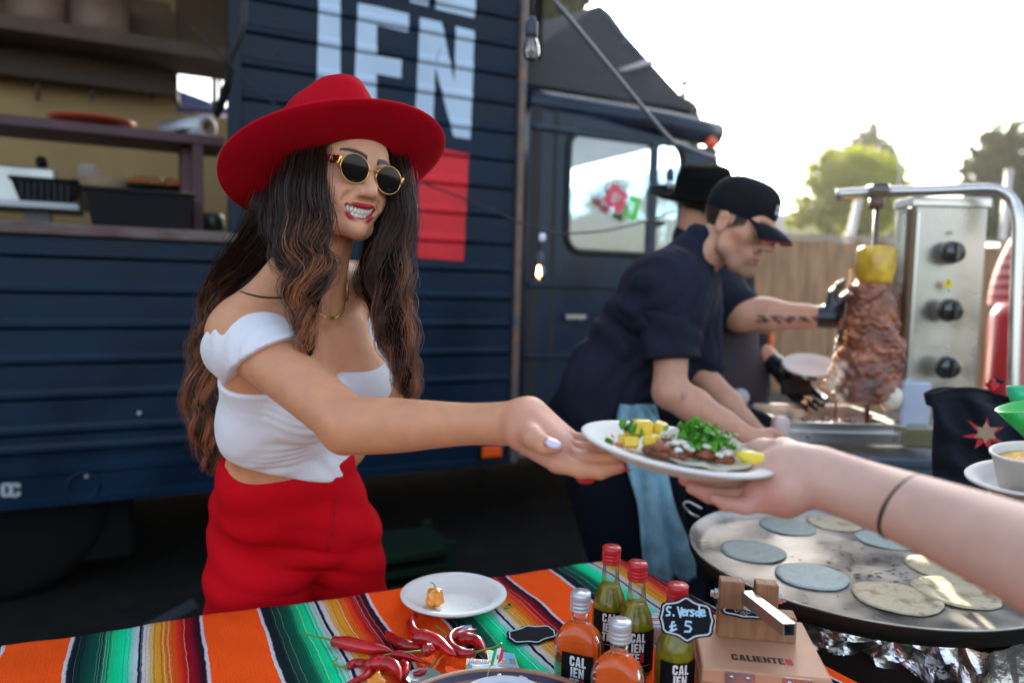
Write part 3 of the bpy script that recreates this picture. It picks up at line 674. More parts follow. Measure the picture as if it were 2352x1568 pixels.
def tree(label, base, top, blobs, nleaf, lsize, lm, seed, group=None, cat='tree', trunk_r=.12):
    """blobs: (centre, radii); leaves are scattered through them, limbs run out to them"""
    rg = np.random.default_rng(seed); t = empty('tree', base, label, cat, group)
    base = Vector(base); top = Vector(top); parts = [tube([base, base.lerp(top, .35)+Vector((.05, 0, 0)), base.lerp(top, .7), top], [trunk_r, trunk_r*.8, trunk_r*.5, trunk_r*.15], 8)]
    vol = np.array([r[0]*r[1]*r[2] for c, r in blobs]); vol = vol/vol.sum(); Vs = []; n4 = 0
    for (c, r), v in zip(blobs, vol):
        s = base.lerp(top, .35+.5*rg.random()); parts.append(tube([s, s.lerp(Vector(c), .5)+Vector((0, 0, .05*r[2])), c], [trunk_r*.35, trunk_r*.22, trunk_r*.08], 5))
        nl = int(nleaf*v); ncl = max(4, nl//28); d = rg.normal(size=(ncl, 3)); d /= np.linalg.norm(d, axis=1)[:, None]; cl = d*(rg.random((ncl, 1))**.28)*np.array(r)+np.array(c)
        p = cl[rg.integers(0, ncl, nl)]+rg.normal(size=(nl, 3))*min(r)*.13
        a = rg.normal(size=(nl, 3)); a /= np.linalg.norm(a, axis=1)[:, None]; b = np.cross(a, rg.normal(size=(nl, 3))); b /= np.linalg.norm(b, axis=1)[:, None]; L = lsize*(.6+.8*rg.random((nl, 1)))
        Vs.append(np.stack([p-a*L, p-b*L*.5, p+a*L, p+b*L*.5], 1).reshape(-1, 3))
    V = np.vstack(Vs); F = np.arange(len(V)).reshape(-1, 4); co = link('crown', npmesh('crown', V, F), lm, t, False)
    tv, tf = merge(parts); link('trunk', pymesh('trunk', tv, tf), bark, t); return t
yg = leafmat('yellow_green_leaf', (.24, .30, .012), (1.5, 1.35, .35)); dg = leafmat('dark_green_leaf', (.035, .085, .022), (1.1, 1.2, .6)); mgf = leafmat('mid_green_leaf', (.06, .10, .022), (1.2, 1.3, .5))
def B(px, py, d, rx, rz, ry=None): return (P(px, py, d), (rx/1700*d, (ry or rx)/1700*d, rz/1700*d))
def GB(px, d): q = P(px, 900, d); return (q.x, q.y, 0)
tree('yellow-green leafy tree beyond the fence left of the grill frame', GB(1960, 18), P(1975, 400, 18), [B(1922, 405, 18, 74, 66), B(1875, 462, 18, 64, 56), B(1985, 440, 18, 90, 84), B(2040, 450, 18, 38, 60), B(1860, 505, 18, 50, 32), B(1950, 500, 18, 90, 45), B(2035, 515, 18, 40, 42)], 15000, .065, yg, 5)
tree('tall dark green tree with a pointed crown rising behind the yellow-green tree', GB(1988, 30), P(1988, 300, 30), [B(1985, 335, 30, 44, 50), B(1985, 390, 30, 72, 75), B(2022, 395, 30, 48, 70), B(1940, 395, 30, 55, 50), B(2000, 470, 30, 95, 60), B(2060, 470, 30, 40, 55)], 16000, .12, dg, 6)
tree('dark green tree at the right edge behind the steel frame', GB(2300, 24), P(2300, 300, 24), [B(2310, 318, 24, 46, 50), B(2266, 345, 24, 34, 50), B(2252, 415, 24, 46, 70), B(2310, 400, 24, 62, 80), B(2350, 430, 24, 45, 60), B(2290, 490, 24, 80, 60)], 14000, .10, dg, 7)
tree('green tree standing behind the canopy at the top of the picture', GB(1270, 9), P(1270, 30, 9), [B(1262, 8, 9, 50, 45), B(1300, 0, 9, 40, 35), B(1235, 30, 9, 28, 40), B(1330, -10, 9, 30, 20)], 9000, .06, mgf, 8, trunk_r=.08)
tree('slender leafy sapling tip showing beyond the canopy edge', GB(1582, 7), P(1570, 185, 7), [B(1567, 200, 7, 10, 20), B(1575, 232, 7, 13, 16), B(1588, 250, 7, 14, 18), B(1592, 278, 7, 14, 18), B(1575, 285, 7, 16, 12), B(1580, 330, 7, 22, 30)], 1500, .038, mgf, 9, trunk_r=.02, cat='sapling')
tree('low bushy green tree beyond the fence under the dark pointed tree', GB(2120, 20), P(2120, 470, 20), [B(2100, 500, 20, 60, 40), B(2170, 505, 20, 60, 35), B(2240, 510, 20, 60, 40)], 5000, .06, mgf, 10)
tree('yellow-green trees beyond the truck seen through the cab windows', GB(1420, 12), P(1420, 430, 12), [B(1330, 520, 12, 90, 70), B(1430, 490, 12, 90, 75), B(1520, 500, 12, 80, 80), B(1390, 560, 12, 150, 60), B(1560, 560, 12, 60, 60)], 5000, .06, yg, 31)
lpst = empty('white_pole', GB(1955, 10.5), 'pale leaning pole beyond the fence left of the grill', 'pole'); pb = P(1938, 600, 10.5); tubeobj('shaft', [Vector((pb.x-.25, pb.y, 0)), P(1972, 458, 10.5)], .05, mat('pale_pole_paint', (.55, .55, .55), .5), lpst, 10); latheobj('cap', [(0, -.03), (.06, -.03), (.06, .02), (0, .04)], mat('pale_pole_paint'), lpst, 12, Matrix.Translation(P(1972, 456, 10.5)))
lpst = empty('white_pole', GB(2290, 10.5), 'pale upright pole beyond the fence behind the right end of the grill frame', 'pole'); pb = P(2292, 600, 10.5); tubeobj('shaft', [Vector((pb.x, pb.y, 0)), P(2318, 395, 10.5)], .045, mat('pale_pole_paint'), lpst, 10); latheobj('cap', [(0, -.03), (.055, -.03), (.055, .02), (0, .04)], mat('pale_pole_paint'), lpst, 12, Matrix.Translation(P(2318, 394, 10.5)))
tubeobj('thin_mast', [P(2068, 372, 14), Vector((P(2068, 372, 14).x, P(2068, 372, 14).y, 0))], .02, mat('pale_pole_paint'), None, 6)
tag(bpy.data.objects['thin_mast'], 'thin dark mast rising beside the yellow-green tree', 'mast')
# ================================================================== THE WOMAN
def V3(v): return np.array(list(v), float)
def skinmat(name, base, sss=.35):
    if name in MATS: return MATS[name]
    m = mat(name, base, rough=.46, sss=sss, sssc=(1, .38, .22), attr='col', var=.14, vscale=38, detail=9, bump=.12, bscale=620, spec=.45, rvar=.08); return m
skin_w = skinmat('tan_skin', (.50, .26, .16)); SKW = np.array((.70, .325, .175))
def tint(loc, base, spots):
    """natural colouring of skin: lips, brows, flush; each spot (centre, radii, colour, hardness)"""
    c = np.tile(base, (len(loc), 1))
    for cen, rad, colr, hard in spots:
        d = np.sqrt((((loc-np.array(cen))/np.array(rad))**2).sum(1)); wt = np.clip((1-d)*hard, 0, 1)[:, None]; c = c*(1-wt)+np.array(colr)*wt
    return c
woman = empty('person', (P(675, 1230, 1.49).x, P(675, 1230, 1.49).y, 0), 'smiling woman in a red wide-brimmed hat and white off-shoulder top, holding out one hand', 'person')
HR, HU, HT = vframe(760, 395)
def rel(a, b, c, fr=(HR, HU, HT)): return (fr[0]*a+fr[1]*b+fr[2]*c)
hF = rel(.53, -.02, .85).normalized(); hU = rel(.195, .97, -.13); hU = (hU-hF*hU.dot(hF)).normalized(); hL = hU.cross(hF)*-1
hL = hF.cross(hU)
if hL.dot(RT) < 0: hL = -hL
HC = P(772, 414, 1.25); HS = .96
HM = Matrix(((hL.x*HS, hF.x*HS, hU.x*HS, HC.x), (hL.y*HS, hF.y*HS, hU.y*HS, HC.y), (hL.z*HS, hF.z*HS, hU.z*HS, HC.z), (0, 0, 0, 1)))
HMI = HM.inverted()
def hl(x, y, z): return HM @ Vector((x, y, z))
# torso frame
WC = P(675, 1050, 1.41); NB = P(716, 655, 1.235)
tU = (NB-WC).normalized(); TR_, TU_, TT_ = vframe(690, 850)
tF = rel(.66, 0, .75, (TR_, TU_, TT_)); tF = (tF-tU*tF.dot(tU)).normalized(); tL = tF.cross(tU)
if tL.dot(RT) < 0: tL = -tL
TLEN = (NB-WC).length
def tl(x, y, z): return WC+tL*x+tF*y+tU*z
TRR = (tL, tF, tU)
SR = P(562, 775, 1.19); EL = P(805, 978, 1.02); WR = P(1168, 972, .935)
def torso_shapes(f, g=0.0, arms=True, k=.03):
    f.ell(tl(-.020, 0, .0), (.128+g, .085+g, .10), TRR, k)
    f.ell(tl(-.020, .0, .13), (.142+g, .088+g, .13), TRR, k)
    f.ell(tl(-.014, -.005, .24), (.148+g, .080+g, .11), TRR, k)
    f.cone(tl(-.12, -.02, .315), tl(.12, -.02, .315), .045+g, .045+g, .04)
    for sx in (-1, 1):
        f.ell(tl(sx*.062, .070, .190), (.058+g, .056+g, .058+g), TRR, .022)
        f.cone(tl(sx*.06, .03, .28), tl(sx*.06, .08, .20), .035+g, .045+g, .03)
fb = Field((-.72, .72, .0), (-.02, 1.72, 1.50), .0055)
lo = np.array((-.78, .80, .70)); hi = np.array((.06, 1.62, 1.52))
fb = Field(lo, hi, .0045)
torso_shapes(fb)
# neck, collar bones, trapezius
fb.cone(NB-tU*.03+tF*-.012, hl(0, -.008, -.02), .050, .046, .025)
for sx in (-1, 1):
    fb.cone(tl(sx*.135, -.015, .318), tl(sx*.030, -.035, .385), .036, .030, .035)
    fb.cone(tl(sx*.018, .045, .325), tl(sx*.125, .025, .345), .007, .008, .012)
    fb.cone(tl(sx*.012, .045, .325), hl(sx*.052, -.005, -.03), .007, .010, .012)
# reaching arm (her right)
def arm(f, g=0.0):
    f.cone(tl(-.10, -.02, .30), SR, .050+g, .054+g, .035)
    f.chain([SR, SR.lerp(EL, .35), SR.lerp(EL, .72), EL], [.050+g, .044+g, .038+g, .035+g], .02)
    f.cone(EL, EL+Vector((-.010, .006, -.014)), .034+g, .028+g, .02)
fb.cone(tl(-.10, -.02, .30), SR, .050, .052, .035)
# hanging arm (her left), mostly behind her
SL = tl(.165, -.02, .30); ELb = SL+Vector((.02, .14, -.24)); 
fb.chain([tl(.10, -.02, .31), SL, SL.lerp(ELb, .5), ELb], [.045, .048, .042, .036], .03)
fb.chain([ELb, ELb+Vector((-.08, .0, -.10)), ELb+Vector((-.15, .0, -.20))], [.036, .034, .025], .015)
# hips under the trousers
HP = P(675, 1235, 1.49)
fb.ell(P(672, 1150, 1.45), (.10, .06, .06), None, .04)
# ---- reaching hand: palm up, thumb towards the camera, fingers running under the plate
def hand_chain(f, pts, rad, k=.005): f.chain([Vector(p) for p in pts], rad, k)
fh = fb
HANDW = dict(palm=[], )
w0 = WR
def Q(px, py, d): return P(px, py, d)
fh2 = Field((-.47, .79, 1.04), (.17, 1.30, 1.36), .0023)
fh2.limb([SR, SR.lerp(EL, .35), SR.lerp(EL, .72), EL], [.048, .0415, .0362, .0325], .012); fh2.cone(EL, EL+Vector((-.010, .006, -.014)), .031, .026, .02)
fh2.cone(EL.lerp(WR, .02)-UP*.006, EL.lerp(WR, .38)-UP*.008, .024, .020, .012); fh2.cone(WR-UP*.012-FWD*.008, WR-UP*.012-FWD*.008+(EL-WR)*.04, .010, .008, .008); fh2.cone(EL.lerp(WR, .55)+UP*.010-FWD*.016, WR+UP*.004-FWD*.017, .007, .0045, .006); fh2.limb([EL, EL.lerp(WR, .22), EL.lerp(WR, .5), EL.lerp(WR, .8), WR], [.0325, .0328, .0278, .0222, .0215], .012); fh2.cone(WR, Q(1205, 972, .925), .0235, .025, .012)
# palm slab: heel, thumb mound, finger roots
fh2.cone(Q(1205, 958, .925), Q(1290, 1018, .90), .024, .015, .014)
fh2.cone(Q(1205, 995, .905), Q(1285, 1058, .875), .023, .015, .014)
fh2.cone(Q(1200, 976, .91), Q(1290, 1040, .885), .022, .013, .014)
fh2.cone(Q(1222, 950, .935), Q(1300, 1000, .925), .019, .012, .014)
# fingers: index (near), middle, ring, little (far)
fh2.chain([Q(1278, 1062, .868), Q(1335, 1078, .858), Q(1378, 1082, .852), Q(1425, 1073, .85)], [.0115, .0098, .0088, .0066], .005)
fh2.chain([Q(1290, 1045, .885), Q(1350, 1056, .872), Q(1400, 1058, .865), Q(1445, 1046, .862)], [.0112, .0098, .0088, .0066], .005)
fh2.chain([Q(1293, 1026, .90), Q(1350, 1034, .892), Q(1395, 1034, .888), Q(1435, 1022, .886)], [.0105, .0092, .0082, .0062], .005)
fh2.chain([Q(1296, 1004, .92), Q(1340, 1010, .915), Q(1372, 1012, .912), Q(1402, 1005, .91)], [.0095, .008, .007, .0055], .005)
# thumb: leaves the near side of the palm, lies over its edge
fh2.chain([Q(1206, 990, .895), Q(1226, 1006, .868), Q(1250, 1022, .850), Q(1277, 1027, .842)], [.017, .0128, .0108, .0078], .005)
hand_col = lambda loc: tint(loc, np.array(SKW), [(V3(Q(1260, 1010, .89)), (.075, .075, .075), (.68, .33, .24), 1.4)]+[(V3(Q(*q)), (.016, .016, .016), (.70, .27, .19), 1.6) for q in ((1425, 1073, .85), (1440, 1048, .862), (1430, 1024, .886))])
fb.put(fb.sl((9, 9, 9), (9, 9, 9)), 1, .01) if False else None
def blend_cut(f, p, n): f.cut(p, n, .0015)
# the body stops inside the wrist of the hand sculpt, which is joined to it as the same mesh below
Vh, Fh = fh2.net(); Vh = relax(Vh, Fh, 2)
# ---- head
fd = Field((-.10, -.125, -.15), (.10, .135, .15), .0017)
fd.ell((0, -.012, .040), (.071, .090, .085), None, .01)
fd.ell((0, .030, -.008), (.060, .056, .082), None, .025)
fd.ell((0, .050, .045), (.056, .040, .045), None, .02)
for s in (-1, 1):
    fd.chain([(s*.056, .0, -.026), (s*.050, .014, -.052), (s*.028, .060, -.072), (s*.009, .084, -.078)], [.016, .017, .017, .012], .024)
    fd.ell((s*.037, .066, -.020), (.025, .020, .023), None, .018)            # cheek
    fd.ell((s*.051, .040, .000), (.016, .024, .016), None, .02)              # cheekbone
    fd.cone((s*.018, .086, -.010), (s*.034, .074, -.034), .013, .014, .018)
    fd.cone((s*.012, .083, .036), (s*.046, .066, .036), .0075, .008, .014)   # brow ridge
    fd.ell((s*.031, .093, .018), (.017, .0115, .010), None, .010, True)      # socket
    fd.ell((s*.031, .073, .017), (.0135, .0125, .0115), None, .005)          # eyeball under the lid
    fd.cone((s*.020, .0835, .014), (s*.042, .0775, .014), .0022, .0018, .004)
    fd.ell((s*.073, -.008, .004), (.007, .017, .030), None, .006); fd.ell((s*.080, -.004, .004), (.005, .011, .020), None, .004, True)
    fd.ell((s*.072, -.002, -.022), (.005, .009, .010), None, .005)
fd.ell((0, .092, -.0765), (.014, .012, .012), None, .014)
fd.ell((0, .079, -.045), (.036, .018, .026), None, .018)                      # muzzle
fd.chain([(0, .083, .030), (0, .093, .012), (0, .107, -.006), (0, .1125, -.0145)], [.0080, .0070, .0085, .0098], .010)
for s in (-1, 1):
    fd.ell((s*.0115, .0995, -.0175), (.0085, .0105, .0078), None, .009)
    fd.ell((s*.0070, .105, -.0262), (.0042, .0065, .003), None, .003, True)
    for a, b in (((s*.021, .101, -.016), (s*.032, .094, -.028)), ((s*.032, .094, -.028), (s*.040, .080, -.044))): fd.cone(a, b, .0012, .0018, .009, True)
def smile(t, up):
    """t from -1 to 1 across the mouth"""
    x = .0360*t; y = .0985-.018*t*t-(.001 if up else .003)*(1-t*t)
    z = (-.0400+.0065*t*t if up else -.0640+.0300*abs(t)**2.3)+.0042*t
    return (x, y, z)
for t in np.linspace(-.80, .80, 17):
    a = smile(t, True); b = smile(t, False); c = [(a[i]+b[i])/2 for i in range(3)]; hh = (a[2]-b[2])/2
    if hh > .001: fd.ell((c[0], c[1]+.001, c[2]), (.0035, .0085, hh*.92), None, .0015, True)
LT = np.linspace(-1, 1, 61)
def lipr(t, up): return (.0012+.0020*(1-t*t)) if up else (.0013+.0030*(1-t*t))
def lipp(t, up): p = smile(t, up); return (p[0], p[1]+.0022, p[2]+(.0012 if up else -.0016))
for up in (True, False): fd.chain([lipp(t, up) for t in LT[::3]], [lipr(t, up) for t in LT[::3]], .0025)
LIP = (.44, .004, .022); BROW = (.012, .005, .004)
def headcol(loc):
    c = tint(loc, np.array((.80, .40, .245)), [((.04, .07, -.02), (.03, .03, .03), (.76, .32, .21), .6), ((-.04, .07, -.02), (.03, .03, .03), (.76, .32, .21), .6), ((0, .11, -.02), (.016, .016, .016), (.76, .36, .25), .8)])
    for s in (-1, 1):
        bx = np.clip((loc[:, 0]*s-.010)/.042, 0, 1); bz = .0385+.0080*np.sin(bx*2.4)-.003*bx; th = .0052*(1-bx*.68)+.0008
        wt = np.clip((th-abs(loc[:, 2]-bz))/.0012, 0, 1)*(loc[:, 0]*s > .010)*(loc[:, 0]*s < .052)*(loc[:, 1] > .045); c = c*(1-wt[:, None]*.97)+np.array(BROW)*wt[:, None]*.97
    dm = np.full(len(loc), 1.0)
    for up in (True, False):
        for t in LT: dm = np.minimum(dm, np.sqrt(((loc-np.array(lipp(t, up)))**2).sum(1))-lipr(t, up)-.0012)
    wt = (np.clip(-dm/.0007+.3, 0, 1)*(abs(loc[:, 0]) < .0345))[:, None]; c = c*(1-wt)+np.array(LIP)*wt
    tt = np.clip(loc[:, 0]/.0360, -1, 1); zu = -.0400+.0065*tt*tt+.0042*tt; zl = -.0640+.0300*abs(tt)**2.3+.0042*tt; yy = .0985-.018*tt*tt
    inner = (abs(tt) < .85) & (loc[:, 2] < zu-.001) & (loc[:, 2] > zl+.001) & (loc[:, 1] < yy-.0035) & (loc[:, 1] > .06) & (dm > 0)
    c[inner] = (.10, .012, .014); return c
Vd, Fd = fd.net(); Vd = relax(Vd, Fd, 1, .4); ch = headcol(Vd); Vd = (np.array(HM.to_3x3()) @ Vd.T).T+np.array(HM.translation)
Vb, Fb = fb.net(); Vb = relax(Vb, Fb, 2); cb = np.tile(SKW, (len(Vb), 1)); chn = hand_col(Vh)
me = npmesh('body', np.vstack([Vb, Vd, Vh]), np.vstack([Fb, Fd+len(Vb), Fh+len(Vb)+len(Vd)])); setcol(me, np.vstack([cb, ch, chn])); link('body', me, skin_w, woman)
lipm = mat('red_nail', (.55, .01, .03), .15, coat=1)
# teeth
tm = mat('teeth', (.80, .76, .68), .18, spec=.6, coat=.4); parts = []
for row, n_t in ((1, 10), (0, 8)):
    for i in range(n_t):
        t = (i+.5)/n_t*2-1; wd = .0360*.90/n_t*(1.12 if abs(t) < .25 else .98)
        a = smile(t*.90, True); b = smile(t*.90, False); z = a[2]-.0068-.0003*abs(t) if row else a[2]-.0152+.0035*t*t
        hh = (.0056 if abs(t) < .3 else .0050) if row else .0046
        if not row and abs(t) > .75: continue
        v, f = lathe([(.80, -1), (.95, -.80), (1, -.3), (1, .3), (.90, .85), (.5, 1)], 10)
        ang = math.atan(-.036*t*.9/.0360*1.2)
        M = Matrix.Translation((a[0], a[1]-.0045-(0 if row else .0024), z)) @ Matrix.Rotation(ang, 4, 'Z') @ Matrix.Diagonal((wd*1.13, .0032, hh*(1 if row else -1), 1))
        parts.append(([HM @ (M @ p) for p in v], f))
V, F = merge(parts); me = pymesh('teeth', V, F); bm = bmesh.new(); bm.from_mesh(me); bm.to_mesh(me); bm.free(); link('teeth', me, tm, woman)
gp_ = [HM @ Vector((smile(t, True)[0], smile(t, True)[1]-.0052, smile(t, True)[2]-.0015)) for t in np.linspace(-.85, .85, 15)]
tubeobj('gums', gp_, .0030, mat('gums', (.50, .16, .15), .3, coat=.5), woman, 8)
# finger nails: red, white-tipped thumb nail
def nail(loc, d, up, ln, wd, m):
    M = place(loc, up, d); v, f = lathe([(0, .0016), (.6, .0013), (1, .0)], 14); v = [M @ Vector((p.x*ln, p.y*wd, p.z)) for p in v]; link('nail', pymesh('nail', v, f), m, woman)
nail(Q(1270, 1019, .8365), Q(1277, 1027, .842)-Q(1250, 1022, .850), UP*.6-FWD, .0105, .0062, mat('white_nail', (.72, .62, .74), .15, coat=1)); nail(Q(1257, 1015, .8395), Q(1277, 1027, .842)-Q(1250, 1022, .850), UP*.6-FWD, .004, .006, lipm)
for q, q0 in (((1434, 1079, .846), (1378, 1082, .852)), ((1452, 1053, .857), (1400, 1058, .865))): nail(Q(*q), Q(*q)-Q(*q0), -UP-FWD*.4, .009, .0055, lipm)
nail(Q(1346, 1098, .865), RT, -FWD-UP*.3, .012, .008, lipm)

def surf(px, py, fld, d0=.9, off=0.0):
    """where a line of sight first meets a sculpted surface"""
    r = ray(px, py); d = d0
    while d < 1.7:
        p = EYE+r*d; ix = [int(round((p[j]-fld.lo[j])/fld.h)) for j in range(3)]
        if all(0 <= i_ < fld.D.shape[j] for j, i_ in enumerate(ix)) and fld.D[tuple(ix)] < off: return p-r*.002
        d += .0015
    return None
surf_ = surf
# ---- white off-shoulder top
cloth_w = mat('white_ruched_cotton', (.76, .76, .82), .75, sheen=.3, bump=.25, bscale=260, sss=.0)
fs = Field((-.76, .85, .85), (-.05, 1.62, 1.36), .0034)
torso_shapes(fs, .0065)
g = .0075
def folds(x, y, z):
    px_ = x-WC.x; py_ = y-WC.y; pz_ = z-WC.z
    u = px_*tL.x+py_*tL.y+pz_*tL.z; f_ = px_*tF.x+py_*tF.y+pz_*tF.z; h_ = px_*tU.x+py_*tU.y+pz_*tU.z
    side = np.exp(-((u+.10)/.035)**2); r_ = np.sin(h_*330+3*np.sin(h_*60)+u*20)*.0016*side
    drape = np.sin((h_+.55*u*u*6+.10*np.sin(u*14))*105+2.0*np.sin(u*17+h_*9))*.0013*np.clip(1-h_/.20, 0, 1)*np.clip((h_+.05)/.05, 0, 1)*np.clip((.07-u)/.05, 0, 1)*(f_ > -.02)
    return r_+drape-np.clip((.02-h_)/.08, 0, 1)*.010
fs.ell(P(662, 1070, 1.405), (.128, .103, .085), TRR, .03)
fs.disp(folds)
# neckline above, hem below (a point at the front)
fs.cut(tl(0, .10, .236), (-tU*1.0+tF*.10), .004)
def vline(q0, sl_, sr_, e=.02):
    """height above a rounded V-shaped line whose lowest point is q0"""
    def f(x, y, z):
        u = (x-q0.x)*RT.x+(y-q0.y)*RT.y+(z-q0.z)*RT.z; v = (x-q0.x)*UP.x+(y-q0.y)*UP.y+(z-q0.z)*UP.z
        return v-np.where(u < 0, sl_, sr_)*(np.sqrt(u*u+e*e)-e)
    return f
_hem = vline(P(752, 1121, 1.31), .43, .95); fs.keep(lambda x, y, z: -_hem(x, y, z), .007)
fs.cone(tl(.10, .06, .24), tl(.135, .0, .30), .014, .010, .02)
sleeve = Field((-.74, .80, 1.12), (-.30, 1.40, 1.42), .0034); S_ax = (EL-SR).normalized()
for (a, b, ra, rb) in ((SR-S_ax*.012, SR+S_ax*.12, .0630, .0560),): sleeve.cone(a, b, ra, rb, .01)
sleeve.cone(tl(-.115, -.01, .225), SR+S_ax*.02, .040, .055, .03)
sleeve.ell(SR-UP*.004+RT*.002, (.0675, .0675, .0675), None, .02)
sleeve.disp(lambda x, y, z: np.sin(((x-SR.x)*S_ax.x+(y-SR.y)*S_ax.y+(z-SR.z)*S_ax.z)*190+2.2*np.sin((z-SR.z)*38+(x-SR.x)*22))*.0014)
sn = (S_ax*1.0+tL*.0).normalized()
s_top = P(600, 712, 1.17); s_b = P(668, 780, 1.12)
sleeve.cut(P(520, 716, 1.17), (RT*.42-UP*.86+FWD*-.28), .008); sleeve.cut(P(499, 776, 1.2), (RT*.76-UP*.65), .008)         # upper edge, across the shoulder
sleeve.cut(P(584, 830, 1.13), (-RT*.45+UP*.89+FWD*.15), .003)        # lower edge, round the arm
Vs_, Fs_ = fs.net(); Vs_ = relax(Vs_, Fs_, 1); Vt_, Ft_ = sleeve.net(); Vt_ = relax(Vt_, Ft_, 1)
link('top', npmesh('top', np.vstack([Vs_, Vt_]), np.vstack([Fs_, Ft_+len(Vs_)])), cloth_w, woman)
# shirred seam down the side
sp = [P(470, 775, 1.24), P(478, 835, 1.25), P(486, 880, 1.27), P(494, 930, 1.30), P(502, 980, 1.34), P(512, 1030, 1.38)]

# ---- red trousers
red_t = mat('red_trouser_cloth', (.54, .0025, .009), .8, spec=.08, bump=.2, bscale=240)
ft = Field((-.78, 1.18, .0), (-.16, 1.80, 1.13), .0060)
WP = P(672, 1062, 1.415)
ft.ell(P(654, 1064, 1.396), (.136, .100, .085), TRR, .02); ft.ell(P(660, 1120, 1.43), (.142, .10, .09), TRR, .03)
for q_, r_ in ((P(664, 1075, 1.432), .084), (P(660, 1150, 1.46), .099)): ft.cone(q_-RT*.042, q_+RT*.038, r_, r_, .03)
ft.ell(P(678, 1200, 1.49), (.156, .110, .110), None, .05)
nl = [P(612, 1225, 1.465), P(600, 1320, 1.460), P(590, 1410, 1.460)]; fl = [P(776, 1225, 1.52), P(792, 1320, 1.555), P(800, 1410, 1.57)]
kneeL = Vector((nl[2].x, nl[2].y, .48)); kneeR = Vector((fl[2].x, fl[2].y, .48))
ft.chain(nl+[kneeL, Vector((kneeL.x, kneeL.y, .05))], [.106, .101, .094, .085, .12], .02)
ft.chain(fl+[kneeR, Vector((kneeR.x, kneeR.y, .05))], [.088, .084, .082, .078, .11], .006)
cxm = P(705, 1320, 1.40)
def pinch(t): return (1-np.abs(np.sin(t)))**1.6
def tfold(x, y, z):
    zz = 1.0-z; a = np.sin((z*1.0+.25*(x+.42)+.9*(x+.42)**2)*75+2*np.sin(x*21+z*6))*.0028*np.clip((1.02-z)/.1, 0, 1)
    cr = .0110*pinch((z-.9)*62+(x-cxm.x)*20)*np.exp(-((x-cxm.x)/.07)**2-((z-cxm.z)/.09)**2)
    return a+cr
ft.disp(tfold)
ft.keep(vline(P(700, 1084, 1.36), .20, .50, .03), .004)
sculpt('trousers', ft, red_t, woman, smooth_n=2)
for nm_, pth, fl_, mm_ in (('seam', [(773, 1126), (771, 1170), (765, 1220), (754, 1265)], ft, mat('dark_red_seam', (.25, .001, .004), .8)),):
    sq = [surf_(*q, fl_, 1.1) for q in catmull(pth, 6)]; sq = [q for q in sq if q]
    if len(sq) > 3: tubeobj(nm_, sq, .0011, mm_, woman, 5)
for k_ in (kneeL, kneeR):
    fz = Field((k_.x-.08, k_.y-.24, -.01), (k_.x+.08, k_.y+.12, .14), .006); fz.cone((k_.x, k_.y, .06), (k_.x, k_.y-.13, .035), .045, .034, .02); fz.cut((0, 0, .004), (0, 0, 1)); sculpt('shoe', fz, mat('black_shoe', (.01, .01, .01), .4), woman)

# ---- sunglasses
sg = link('sunglasses', bpy.data.meshes.new('sunglasses'), None, woman); sg.name = 'sunglasses'
gold = mat('gold_metal', (.85, .52, .16), .16, 1); lens = mat('dark_lens', (.008, .005, .005), .03, spec=.35)
gm_parts = []; GY = .109; GZ = .0155
lens_c = []
for s in (-1, 1):
    cen = Vector((s*.0348, GY-.006, GZ)); yaw = s*-.04; cc, ss = math.cos(yaw), math.sin(yaw)
    ring = []
    for a in np.linspace(0, 2*math.pi, 41): x = .0268*math.cos(a); z = .0232*math.sin(a); ring.append(hl(cen.x+x*cc, cen.y+x*ss*1.0-.0*abs(x), cen.z+z))
    v, f = tube(ring, .00095, 6, False); gm_parts.append((v, f))
    V = [hl(cen.x, cen.y+.0022, cen.z)]; F = []; NR = 5
    for r in range(1, NR+1):
        for j in range(32):
            a = j/32*2*math.pi; q = r/NR; x = .0265*q*math.cos(a); z = .0229*q*math.sin(a); V.append(hl(cen.x+x*cc, cen.y+x*ss+.0022*(1-q*q), cen.z+z))
    for j in range(32): F.append((0, 1+j, 1+(j+1) % 32))
    for r in range(NR-1):
        for j in range(32): k = (j+1) % 32; a = 1+r*32; b = a+32; F.append((a+j, b+j, b+k, a+k))
    link('lens', pymesh('lens', V, F), lens, sg)
    # hinge block and temple arm
    o = hl(cen.x+s*.0285, GY-.0135, GZ+.006)
    bm = bmesh.new(); box(bm, hl(cen.x+s*.0295, GY-.0195, GZ+.006), (.0045, .026, .0130), (hL, hF, hU), .0012, 2); link('hinge', bm_mesh('hinge', bm), gold, sg)
    bm = bmesh.new(); box(bm, hl(cen.x+s*.0325, GY-.062, GZ+.007), (.003, .062, .0105), (hL, hF, hU), .0012, 2); link('temple', bm_mesh('temple', bm), mat('dark_red_acetate', (.12, .008, .012), .15, coat=1), sg)
gm_parts.append(tube([hl(-.009, GY-.003, GZ+.004), hl(-.004, GY-.0005, GZ+.0075), hl(.004, GY-.0005, GZ+.0075), hl(.009, GY-.003, GZ+.004)], .0010, 6))
V, F = merge(gm_parts); link('frame', pymesh('frame', V, F), gold, sg)

